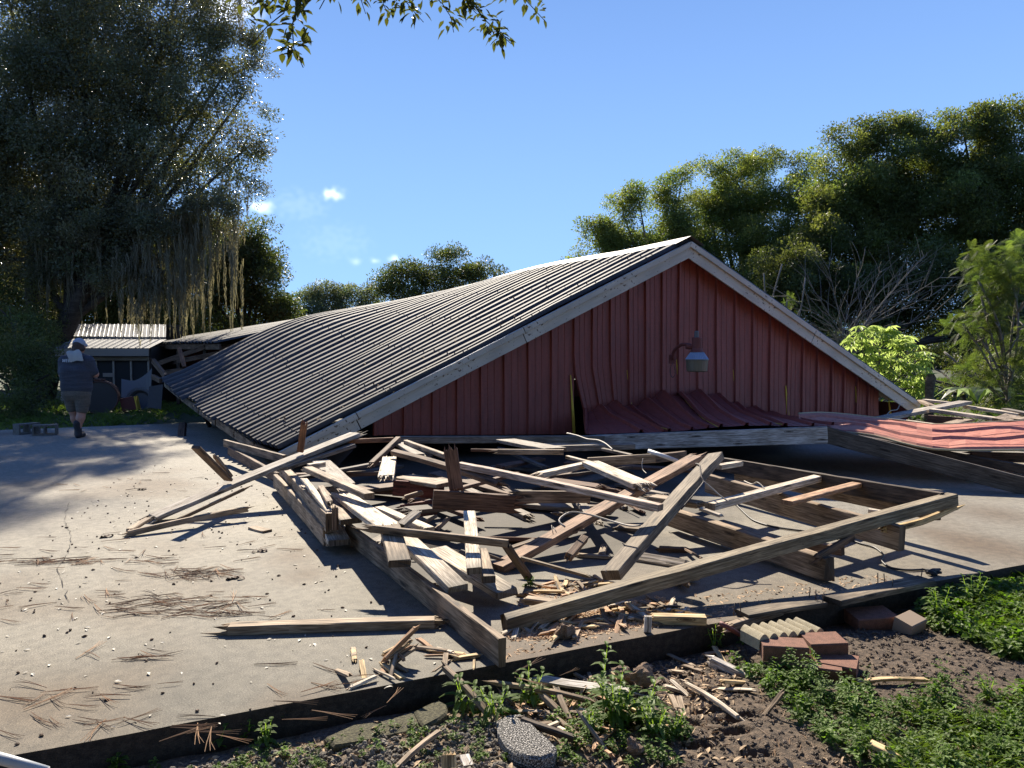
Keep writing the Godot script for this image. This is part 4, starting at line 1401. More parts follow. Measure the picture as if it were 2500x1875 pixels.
func vegetation() -> void:
	var leaf := clump(42, 0.42, 0.105, 0.042)
	var leafb := clump(46, 0.55, 0.14, 0.06)
	var leafs := clump(30, 0.3, 0.085, 0.034)
	# the live oak at the left
	var base := Vector3(-15.448, 0.926, -25.000)
	base.y = -0.15
	var ob := [[Vector3(-14.861, 16.760, -28.000), 3.40], [Vector3(-11.267, 15.959, -28.000), 2.60], [Vector3(-17.254, 13.585, -27.000), 3.20], [Vector3(-13.933, 12.962, -27.000), 3.20], [Vector3(-11.030, 12.292, -26.500), 2.20], [Vector3(-9.404, 11.371, -26.500), 0.95], [Vector3(-17.673, 8.611, -26.000), 3.00], [Vector3(-17.565, 7.085, -26.000), 2.60], [Vector3(-15.489, 9.523, -26.000), 2.80], [Vector3(-12.105, 9.371, -26.000), 2.60], [Vector3(-10.114, 8.763, -26.000), 1.70], [Vector3(-8.966, 8.230, -26.000), 0.75], [Vector3(-13.895, 6.830, -25.500), 2.40], [Vector3(-10.858, 6.980, -25.500), 2.00], [Vector3(-9.195, 6.679, -25.500), 0.85], [Vector3(-16.070, 5.022, -25.500), 1.70], [Vector3(-18.106, 4.627, -26.000), 2.00], [Vector3(-8.961, 10.228, -26.300), 0.60], [Vector3(-10.241, 10.281, -26.000), 1.40], [Vector3(-15.237, 11.712, -27.000), 2.60], [Vector3(-13.670, 8.307, -26.000), 2.20], [Vector3(-16.484, 7.191, -26.500), 2.40], [Vector3(-12.618, 11.064, -26.500), 2.00], [Vector3(-13.016, 5.475, -25.500), 1.60], [Vector3(-11.543, 5.339, -25.600), 1.60], [Vector3(-14.609, 4.884, -25.600), 1.50], [Vector3(-10.319, 5.490, -25.600), 1.00]]
	# the right flank is thin enough for sky to show through
	var thin := func(q: Array) -> bool: return q[0].x > -11.44 and q[0].y > 4.0
	var o := thing("live_oak", "huge dark live oak filling the left of view, hung with grey moss", "tree", base)
	limbs(o, base, 4.4, 0.36, ob, "bark", Vector3(-13.691, 3.916, -25.000) - base - Vector3(0, 4.4, 0))
	var st := sta()
	st.set_smooth_group(0)
	var tw := curve([Vector3(-15.642, 0.602, -25.600), Vector3(-15.715, 2.445, -25.600), Vector3(-15.834, 3.659, -25.500), Vector3(-15.313, 4.871, -25.500), Vector3(-14.889, 6.529, -25.500)], 14)
	var rr := []
	for i in tw.size():
		tw[i] -= base
		rr.append(lerpf(0.27, 0.14, i / 14.0))
	tubes(st, tw, rr, 9)
	mi("second_trunk", fin(st), M["bark"], o)
	crown(o, "crown", ob.filter(func(q: Array) -> bool: return not thin.call(q)), 92.0, leaf, M["oakleaf"], 0.8, 1.3)
	crown(o, "outer_crown", ob.filter(thin), 74.0, leafs, M["oakleaf"], 1.0, 1.6, 0.2)
	crown(o, "hanging_sprays", [[Vector3(-11.800, 4.161, -24.500), 0.70], [Vector3(-12.539, 3.870, -24.500), 0.60], [Vector3(-11.322, 3.788, -24.400), 0.40], [Vector3(-8.427, 8.154, -26.000), 0.35], [Vector3(-8.270, 9.614, -26.300), 0.25], [Vector3(-8.312, 7.001, -25.600), 0.30], [Vector3(-8.767, 12.139, -26.500), 0.50], [Vector3(-8.543, 11.371, -26.500), 0.40], [Vector3(-9.777, 12.446, -26.500), 0.80], [Vector3(-13.079, 4.510, -25.000), 0.80], [Vector3(-10.431, 5.475, -25.500), 0.80], [Vector3(-14.738, 3.916, -25.000), 0.70], [Vector3(-11.621, 5.707, -24.200), 0.70], [Vector3(-10.759, 5.564, -24.200), 0.60], [Vector3(-9.785, 5.867, -24.300), 0.60], [Vector3(-8.948, 6.173, -24.400), 0.50], [Vector3(-13.362, 5.277, -24.200), 0.70], [Vector3(-14.509, 5.564, -24.200), 0.60]], 260.0, leafs, M["oakleaf"], 0.8, 1.3)
	moss("broad grey moss curtain below middle of the oak", Vector3(-11.823, 5.338, -24.600), Vector3(-9.400, 5.662, -24.800), 110, 1.2, 3.6, 0.8)
	moss("long double moss tassel at the oak's right edge", Vector3(-9.250, 5.808, -24.800), Vector3(-8.631, 5.662, -24.800), 16, 2.2, 3.7, 0.3)
	moss("lower moss fringe hanging above the shed roof", Vector3(-12.382, 3.986, -24.200), Vector3(-10.249, 4.284, -24.300), 70, 0.9, 2.0, 0.5)
	moss("moss skeins around the oak's forked trunk", Vector3(-14.903, 5.338, -24.600), Vector3(-12.857, 5.047, -24.600), 60, 1.2, 2.8, 0.5)
	moss("faint moss skein high at the oak's upper right", Vector3(-9.124, 13.052, -25.800), Vector3(-8.746, 12.978, -25.800), 9, 0.7, 1.3, 0.2)
	moss("moss skeins at the oak crown's right middle", Vector3(-9.456, 6.959, -25.400), Vector3(-8.556, 6.510, -25.400), 12, 0.8, 1.5, 0.3)
	# the wood behind
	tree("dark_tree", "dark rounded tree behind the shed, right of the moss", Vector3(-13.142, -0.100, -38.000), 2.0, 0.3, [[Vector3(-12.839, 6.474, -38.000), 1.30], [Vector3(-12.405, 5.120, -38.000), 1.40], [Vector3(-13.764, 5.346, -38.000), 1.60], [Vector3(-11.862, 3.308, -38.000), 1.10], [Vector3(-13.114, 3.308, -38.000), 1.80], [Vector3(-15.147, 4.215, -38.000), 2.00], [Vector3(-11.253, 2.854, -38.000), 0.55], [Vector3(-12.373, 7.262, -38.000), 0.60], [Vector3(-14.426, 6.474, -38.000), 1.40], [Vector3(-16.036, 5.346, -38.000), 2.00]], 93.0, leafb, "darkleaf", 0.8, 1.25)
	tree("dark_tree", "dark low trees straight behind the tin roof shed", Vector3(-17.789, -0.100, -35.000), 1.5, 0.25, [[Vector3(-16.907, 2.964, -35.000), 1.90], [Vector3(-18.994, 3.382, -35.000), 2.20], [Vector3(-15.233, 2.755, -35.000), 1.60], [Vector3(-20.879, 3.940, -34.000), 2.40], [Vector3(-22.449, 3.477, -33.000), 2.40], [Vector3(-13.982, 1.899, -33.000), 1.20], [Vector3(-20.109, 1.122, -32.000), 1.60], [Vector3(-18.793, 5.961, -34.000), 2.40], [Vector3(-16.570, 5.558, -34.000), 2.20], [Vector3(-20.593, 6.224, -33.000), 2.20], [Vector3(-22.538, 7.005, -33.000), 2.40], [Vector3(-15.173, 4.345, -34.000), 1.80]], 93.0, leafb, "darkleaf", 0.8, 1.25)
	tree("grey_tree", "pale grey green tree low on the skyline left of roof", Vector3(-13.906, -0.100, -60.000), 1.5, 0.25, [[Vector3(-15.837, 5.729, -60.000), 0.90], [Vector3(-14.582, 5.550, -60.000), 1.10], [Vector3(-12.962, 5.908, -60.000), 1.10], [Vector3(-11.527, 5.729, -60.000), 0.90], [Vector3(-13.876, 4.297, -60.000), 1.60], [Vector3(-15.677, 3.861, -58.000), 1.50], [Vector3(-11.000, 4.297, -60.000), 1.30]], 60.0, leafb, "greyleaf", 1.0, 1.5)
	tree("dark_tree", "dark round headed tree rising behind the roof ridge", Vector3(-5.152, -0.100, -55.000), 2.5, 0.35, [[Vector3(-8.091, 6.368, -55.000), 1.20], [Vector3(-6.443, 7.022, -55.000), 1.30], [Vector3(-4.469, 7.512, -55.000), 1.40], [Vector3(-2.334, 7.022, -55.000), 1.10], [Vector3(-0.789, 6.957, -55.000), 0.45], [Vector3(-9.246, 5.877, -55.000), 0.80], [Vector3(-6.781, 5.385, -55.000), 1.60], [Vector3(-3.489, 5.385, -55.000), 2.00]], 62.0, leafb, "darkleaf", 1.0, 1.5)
	var g := "oaks beyond the barn's right side"
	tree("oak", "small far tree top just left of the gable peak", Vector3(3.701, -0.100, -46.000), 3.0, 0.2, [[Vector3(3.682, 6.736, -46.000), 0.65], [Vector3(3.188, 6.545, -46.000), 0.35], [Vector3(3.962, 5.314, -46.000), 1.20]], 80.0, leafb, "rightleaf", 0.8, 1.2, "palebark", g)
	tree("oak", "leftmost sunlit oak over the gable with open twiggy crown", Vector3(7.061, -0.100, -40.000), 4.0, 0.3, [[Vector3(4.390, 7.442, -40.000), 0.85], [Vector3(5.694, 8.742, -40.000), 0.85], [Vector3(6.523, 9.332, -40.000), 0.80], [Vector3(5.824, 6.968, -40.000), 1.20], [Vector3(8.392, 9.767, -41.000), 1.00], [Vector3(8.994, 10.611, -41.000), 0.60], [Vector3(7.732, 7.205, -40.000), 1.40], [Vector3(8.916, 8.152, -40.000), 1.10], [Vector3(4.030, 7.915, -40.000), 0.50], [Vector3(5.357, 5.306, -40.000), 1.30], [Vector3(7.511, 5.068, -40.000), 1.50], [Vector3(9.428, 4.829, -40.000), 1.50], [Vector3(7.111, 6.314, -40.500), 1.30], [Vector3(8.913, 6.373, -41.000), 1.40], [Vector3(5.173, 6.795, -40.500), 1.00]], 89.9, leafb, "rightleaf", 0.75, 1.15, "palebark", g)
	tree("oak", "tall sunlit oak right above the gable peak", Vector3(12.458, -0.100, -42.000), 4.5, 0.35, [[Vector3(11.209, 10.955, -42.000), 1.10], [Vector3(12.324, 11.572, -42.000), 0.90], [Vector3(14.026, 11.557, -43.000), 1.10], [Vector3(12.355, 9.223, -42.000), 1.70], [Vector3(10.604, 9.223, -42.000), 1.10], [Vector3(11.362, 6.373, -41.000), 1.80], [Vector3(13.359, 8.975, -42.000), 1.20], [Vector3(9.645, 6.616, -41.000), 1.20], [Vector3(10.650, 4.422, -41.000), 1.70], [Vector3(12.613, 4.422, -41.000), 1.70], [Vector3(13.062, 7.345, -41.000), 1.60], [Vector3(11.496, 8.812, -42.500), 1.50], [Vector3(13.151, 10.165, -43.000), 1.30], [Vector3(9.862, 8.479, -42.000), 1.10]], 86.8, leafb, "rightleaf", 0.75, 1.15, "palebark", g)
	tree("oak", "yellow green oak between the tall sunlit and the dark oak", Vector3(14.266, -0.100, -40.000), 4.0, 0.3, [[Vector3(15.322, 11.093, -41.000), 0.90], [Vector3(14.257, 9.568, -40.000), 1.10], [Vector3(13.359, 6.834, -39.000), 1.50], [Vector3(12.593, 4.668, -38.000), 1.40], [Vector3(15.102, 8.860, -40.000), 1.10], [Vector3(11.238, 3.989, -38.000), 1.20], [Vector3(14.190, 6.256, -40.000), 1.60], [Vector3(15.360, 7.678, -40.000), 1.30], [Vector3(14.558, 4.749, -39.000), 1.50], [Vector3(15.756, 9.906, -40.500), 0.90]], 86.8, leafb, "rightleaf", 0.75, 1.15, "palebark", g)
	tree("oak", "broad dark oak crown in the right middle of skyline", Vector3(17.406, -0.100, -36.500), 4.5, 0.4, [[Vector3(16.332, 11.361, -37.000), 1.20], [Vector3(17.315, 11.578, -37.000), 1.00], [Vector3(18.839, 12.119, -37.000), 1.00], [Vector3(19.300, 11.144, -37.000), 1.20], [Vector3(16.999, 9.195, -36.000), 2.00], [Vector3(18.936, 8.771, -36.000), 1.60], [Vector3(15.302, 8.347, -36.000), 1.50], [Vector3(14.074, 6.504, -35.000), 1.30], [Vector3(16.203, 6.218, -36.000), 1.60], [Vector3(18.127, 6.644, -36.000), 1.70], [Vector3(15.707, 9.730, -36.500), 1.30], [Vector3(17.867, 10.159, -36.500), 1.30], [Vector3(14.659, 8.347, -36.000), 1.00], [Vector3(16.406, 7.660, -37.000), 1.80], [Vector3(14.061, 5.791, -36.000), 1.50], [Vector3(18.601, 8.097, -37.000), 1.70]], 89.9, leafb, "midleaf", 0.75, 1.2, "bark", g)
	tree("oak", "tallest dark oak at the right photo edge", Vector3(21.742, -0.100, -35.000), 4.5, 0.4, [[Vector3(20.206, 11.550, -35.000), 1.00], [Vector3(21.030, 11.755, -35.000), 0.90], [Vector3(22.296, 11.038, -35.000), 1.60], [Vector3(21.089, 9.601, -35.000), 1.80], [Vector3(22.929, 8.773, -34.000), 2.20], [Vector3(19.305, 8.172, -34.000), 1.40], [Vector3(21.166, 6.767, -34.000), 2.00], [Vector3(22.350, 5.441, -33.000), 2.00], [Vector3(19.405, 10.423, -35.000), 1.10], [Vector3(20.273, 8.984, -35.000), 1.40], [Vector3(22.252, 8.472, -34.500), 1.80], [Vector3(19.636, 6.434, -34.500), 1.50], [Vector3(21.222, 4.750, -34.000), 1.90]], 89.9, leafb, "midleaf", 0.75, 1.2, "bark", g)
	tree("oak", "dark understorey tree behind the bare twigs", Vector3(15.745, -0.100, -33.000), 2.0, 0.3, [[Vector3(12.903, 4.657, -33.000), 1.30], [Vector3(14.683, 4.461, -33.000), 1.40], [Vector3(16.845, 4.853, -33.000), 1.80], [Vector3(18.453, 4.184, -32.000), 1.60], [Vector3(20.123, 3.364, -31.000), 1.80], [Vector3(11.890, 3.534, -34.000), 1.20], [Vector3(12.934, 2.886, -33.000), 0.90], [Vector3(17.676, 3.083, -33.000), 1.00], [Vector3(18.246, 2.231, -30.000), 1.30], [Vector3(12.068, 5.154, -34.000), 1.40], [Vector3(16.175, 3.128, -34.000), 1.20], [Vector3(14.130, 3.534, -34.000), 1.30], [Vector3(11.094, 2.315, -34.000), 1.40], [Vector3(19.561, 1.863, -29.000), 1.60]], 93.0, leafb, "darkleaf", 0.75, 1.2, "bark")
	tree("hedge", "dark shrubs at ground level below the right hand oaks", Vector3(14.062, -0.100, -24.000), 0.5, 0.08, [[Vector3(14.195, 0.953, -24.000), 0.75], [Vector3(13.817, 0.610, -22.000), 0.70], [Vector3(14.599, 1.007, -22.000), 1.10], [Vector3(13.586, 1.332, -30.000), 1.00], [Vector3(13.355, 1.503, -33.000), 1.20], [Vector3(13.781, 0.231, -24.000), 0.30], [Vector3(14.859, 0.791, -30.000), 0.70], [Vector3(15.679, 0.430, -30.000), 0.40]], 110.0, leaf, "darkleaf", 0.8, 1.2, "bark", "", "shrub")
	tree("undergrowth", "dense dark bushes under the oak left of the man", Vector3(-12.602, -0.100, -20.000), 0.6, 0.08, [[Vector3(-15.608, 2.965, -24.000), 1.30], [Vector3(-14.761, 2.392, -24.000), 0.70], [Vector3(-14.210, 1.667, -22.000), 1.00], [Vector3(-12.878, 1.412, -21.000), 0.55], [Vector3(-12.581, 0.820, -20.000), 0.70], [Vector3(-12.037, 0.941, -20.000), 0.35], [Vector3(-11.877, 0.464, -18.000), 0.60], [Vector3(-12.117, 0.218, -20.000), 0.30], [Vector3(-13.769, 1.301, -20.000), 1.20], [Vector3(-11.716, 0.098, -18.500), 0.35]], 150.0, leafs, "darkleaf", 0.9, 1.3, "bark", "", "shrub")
	st = sta()
	var wood := []
	for i in 46:
		var x := -75.0 + 150.0 * i / 45.0
		wood.append([Vector3(x, 1.6 + 1.2 * nz.get_noise_1d(i * 40), -72 + rng.randf_range(-4, 4)), rng.randf_range(2.2, 3.4)])
	var far := thing("far_wood", "far dark belt of woodland closing the horizon", "woodland")
	far.set_meta("kind", "stuff")
	crown(far, "crown", wood, 34.0, leafb, M["darkleaf"], 1.3, 2.0)
	# plants beyond the barn at the right
	var fr := frond_clump(9, 0.28)
	tree("feathery_shrub", "tall feathery pale green shrub at the right edge", Vector3(11.004, -0.100, -17.000), 0.8, 0.05, [[Vector3(10.803, 3.579, -17.000), 0.55], [Vector3(10.205, 3.175, -17.000), 0.45], [Vector3(11.125, 2.973, -17.000), 0.60], [Vector3(10.634, 2.364, -17.000), 0.55], [Vector3(11.311, 1.856, -17.000), 0.60], [Vector3(10.237, 1.958, -17.000), 0.40], [Vector3(10.751, 1.155, -16.500), 0.50], [Vector3(10.659, 1.448, -17.000), 0.40], [Vector3(9.926, 2.161, -17.000), 0.30], [Vector3(10.827, 0.591, -16.000), 0.50], [Vector3(10.317, 2.770, -17.000), 0.35], [Vector3(10.095, 1.547, -18.000), 0.25], [Vector3(10.058, 1.039, -17.000), 0.30]], 60.0, fr, "fernleaf", 0.8, 1.2, "twig", "", "shrub")
	tree("feathery_shrub", "small feathery sapling right of the gable peak", Vector3(8.272, -0.100, -24.000), 1.2, 0.04, [[Vector3(7.804, 3.966, -24.000), 0.35], [Vector3(8.373, 4.251, -24.000), 0.35], [Vector3(9.097, 3.823, -24.000), 0.30], [Vector3(8.535, 3.109, -24.000), 0.40]], 40.0, fr, "fernleaf", 0.8, 1.2, "twig", "", "shrub")
	var hand := palm_leaf(0.3, 8)
	var cs := thing("cassava_shrub", "bright lime green shrub with hand shaped leaves beside rake", "shrub", Vector3(9.083, -0.100, -19.000))
	var cb := [[Vector3(8.596, 1.829, -19.000), 0.42], [Vector3(9.104, 2.056, -19.000), 0.30], [Vector3(9.061, 1.430, -19.000), 0.50], [Vector3(9.681, 1.772, -19.000), 0.35], [Vector3(9.976, 1.316, -19.000), 0.42], [Vector3(9.413, 0.973, -19.000), 0.50], [Vector3(8.492, 1.316, -19.000), 0.30], [Vector3(10.047, 0.745, -19.000), 0.30]]
	limbs(cs, cs.position, 0.5, 0.035, cb, "twig")
	var xf := []
	for b in cb:
		for i in int(64 * b[1]):
			var d := rvec()
			var p: Vector3 = b[0] + d * b[1] * pow(rng.randf(), 0.4) - cs.position
			xf.append(Transform3D(Basis.from_euler(Vector3(rng.randf_range(0.1, 0.7), rng.randf() * TAU, 0)).scaled(Vector3.ONE * rng.randf_range(0.7, 1.1)), p))
	mm("crown", hand, M["limeleaf"], xf, cs).set_meta("kind", "stuff")
	var pp := thing("papaya_stem", "stout pale stem with cut leafy top right of the lime shrub", "plant", Vector3(10.039, 0.299, -18.500))
	mi("trunk", tube([Vector3(0, -0.5, 0), Vector3(0, 0.3, 0), Vector3(0.03, 0.62, 0), Vector3(0.02, 0.72, 0)], [0.11, 0.1, 0.12, 0.07], 10), M["palebark"], pp)
	st = sta()
	for i in 9:
		var a := TAU * i / 9
		leafblade(st, Vector3(0.02, 0.66, 0), Vector3(cos(a), 1.0, sin(a)).normalized(), 0.3, 0.08, 0.5)
	mi("leaf_tuft", fin(st), M["limeleaf"], pp)
	var bn := thing("banana_plant", "dark drooping banana leaves in shade near right edge", "plant", Vector3(12.694, -0.100, -21.000))
	for i in 7:
		st = sta()
		var a := TAU * i / 7 + 0.3
		leafblade(st, Vector3(0, 0.2, 0), Vector3(cos(a) * 0.7, 1.0, sin(a) * 0.7).normalized(), 1.9, 0.42, 0.75, 7)
		mi("leaf", fin(st), M["banana"], bn)
	var tg := thing("bare_shrub", "leafless grey shrub, its thin branches spread before the dark oak", "shrub", Vector3(9.584, -0.100, -22.000))
	st = sta()
	for q in [[Vector3(9.564, 1.535, -22.000), Vector3(11.615, 4.161, -22.000)],[Vector3(9.564, 1.535, -22.000), Vector3(11.485, 3.818, -22.500)],[Vector3(9.427, 1.799, -22.000), Vector3(10.641, 3.601, -21.600)],[Vector3(9.427, 1.799, -22.000), Vector3(8.339, 3.638, -22.000)],[Vector3(9.358, 1.931, -22.000), Vector3(7.928, 3.135, -22.300)],[Vector3(9.559, 1.799, -22.000), Vector3(11.903, 3.114, -22.000)],[Vector3(9.561, 1.667, -22.000), Vector3(11.519, 2.438, -21.500)],[Vector3(9.427, 1.799, -22.000), Vector3(9.910, 4.030, -22.000)],[Vector3(9.295, 1.799, -22.000), Vector3(8.096, 2.458, -22.000)],[Vector3(9.495, 1.667, -22.000), Vector3(9.156, 3.941, -22.400)],[Vector3(9.561, 1.667, -22.000), Vector3(10.726, 3.828, -22.600)],[Vector3(9.560, 1.733, -22.000), Vector3(12.264, 3.657, -22.200)]]:
		var s := Vector3(0, 0, 0)
		var a: Vector3 = q[0] - tg.position
		var b: Vector3 = q[1] - tg.position
		var path := curve([s, a, a.lerp(b, 0.5) + Vector3(0, 0.12, 0), b], 10)
		var r2 := []
		for i in 11: r2.append(lerpf(0.018, 0.005, i / 10.0))
		tubes(st, path, r2, 5)
		for k in 26:
			var t: Vector3 = path[3 + k % 8]
			var d: Vector3 = ((b - a).normalized() + rvec() * 0.8 + Vector3(0, 0.15, 0)).normalized()
			var e := t + d * rng.randf_range(0.3, 1.3)
			tubes(st, [t, t.lerp(e, 0.5) + rvec() * 0.07, e], [0.008, 0.006, 0.004], 4)
	mi("branches", fin(st), M["twig"], tg)
	# tree behind the viewer; its unseen crown is enlarged to block sky light
	var sb := Vector3(1.5, -0.15, 6.5)
	var sh := [[Vector3(0, 8.5, 5), 3.2], [Vector3(-4, 8, 3), 3.0], [Vector3(4.5, 8.2, 3), 3.0], [Vector3(-2, 9, -0.5), 2.6], [Vector3(3, 9, -0.5), 2.4], [Vector3(-6, 8, 8), 3.2], [Vector3(7, 8, 8), 3.2], [Vector3(0.5, 10.5, 3), 3.0], [Vector3(-9, 8, 3), 3.4], [Vector3(10, 8, 3), 3.4], [Vector3(0, 7, 11), 3.6], [Vector3(-6, 5.5, 12), 3.6], [Vector3(6, 5.5, 12), 3.6], [Vector3(-4, 11, 6), 3.4], [Vector3(5, 11, 6), 3.4], [Vector3(-11, 5, 9), 3.4], [Vector3(12, 5, 9), 3.4]]
	var so := thing("shade_oak", "oak behind the viewer, unseen crown enlarged to block sky, branch tips in view", "tree", sb)
	limbs(so, sb, 4.0, 0.4, sh, "bark")
	crown(so, "crown", sh, 75.0, leafb, M["oakleaf"], 0.9, 1.4)
	var tips := [
		[[Vector3(-1.429, 4.677, -6.000), Vector3(-1.644, 4.402, -6.000), Vector3(-1.719, 4.263, -6.000), Vector3(-1.742, 4.166, -6.000), Vector3(-1.853, 4.083, -6.000), Vector3(-1.975, 3.951, -6.000)], 82, 0.115],
		[[Vector3(-1.464, 4.677, -6.000), Vector3(-1.547, 4.321, -5.900), Vector3(-1.644, 4.096, -5.900), Vector3(-1.640, 3.864, -5.900), Vector3(-1.572, 3.721, -5.900)], 133, 0.115],
		[[Vector3(-1.954, 4.728, -6.100), Vector3(-1.869, 4.413, -6.100), Vector3(-1.907, 4.273, -6.100), Vector3(-1.872, 4.167, -6.100)], 54, 0.115],
		[[Vector3(-1.258, 4.779, -6.200), Vector3(-1.407, 4.495, -6.200), Vector3(-1.482, 4.316, -6.200), Vector3(-1.519, 4.281, -6.200)], 82, 0.115],
		[[Vector3(-2.347, 4.909, -6.600), Vector3(-2.274, 4.644, -6.600), Vector3(-2.198, 4.511, -6.600)], 54, 0.115],
		[[Vector3(-1.436, 5.657, -8.000), Vector3(-1.510, 5.289, -8.000), Vector3(-1.535, 5.105, -8.000), Vector3(-1.489, 5.013, -8.000)], 85, 0.105],
		[[Vector3(-1.280, 5.758, -8.200), Vector3(-1.355, 5.382, -8.200), Vector3(-1.332, 5.169, -8.200), Vector3(-1.275, 5.060, -8.200)], 102, 0.105],
		[[Vector3(-1.328, 5.758, -8.200), Vector3(-1.163, 5.287, -8.200), Vector3(-1.043, 5.145, -8.200), Vector3(-0.923, 5.013, -8.200)], 105, 0.105],
		[[Vector3(-1.087, 5.758, -8.200), Vector3(-0.801, 5.287, -8.200), Vector3(-0.657, 5.122, -8.200), Vector3(-0.609, 4.909, -8.200)], 102, 0.105],
		[[Vector3(-0.818, 5.860, -8.400), Vector3(-0.524, 5.425, -8.400), Vector3(-0.376, 5.232, -8.400), Vector3(-0.228, 5.062, -8.400), Vector3(-0.005, 4.868, -8.400)], 204, 0.105],
		[[Vector3(-0.720, 5.860, -8.400), Vector3(-0.524, 5.474, -8.400), Vector3(-0.475, 5.280, -8.400), Vector3(-0.376, 5.183, -8.400)], 119, 0.105],
		[[Vector3(-0.131, 5.961, -8.600), Vector3(0.071, 5.517, -8.600), Vector3(0.172, 5.393, -8.600), Vector3(0.375, 5.179, -8.600)], 71, 0.105],
	]
	for q in tips:
		var path: Array = q[0]
		path.push_front(path[0] + Vector3(0.4, 2.6, 1.6))
		for i in path.size(): path[i] -= sb
		path = curve(path, 26)
		var r2 := []
		for i in path.size(): r2.append(lerpf(0.02, 0.003, float(i) / path.size()))
		var br := mi("branch", tube(path, r2, 6), M["bark"], so)
		st = sta()
		for i in q[1]:
			var f := 1.0 - pow(rng.randf(), 1.4) * 0.42
			var t: Vector3 = path[clampi(int(f * 26), 0, 26)]
			var off := rvec() * rng.randf_range(0.01, 0.14)
			var d := (rvec() + off.normalized() + Vector3(0, -0.25, 0)).normalized()
			var c := rng.randf_range(0.7, 1.35)
			st.set_color(Color(c * 1.05, c, c * 0.8))
			leafblade(st, t + off, d, q[2] * rng.randf_range(0.7, 1.2), q[2] * 0.45, rng.randf_range(-0.1, 0.3))
		var lv := mi("leaves", fin(st), M["oakleaf_near"], br)

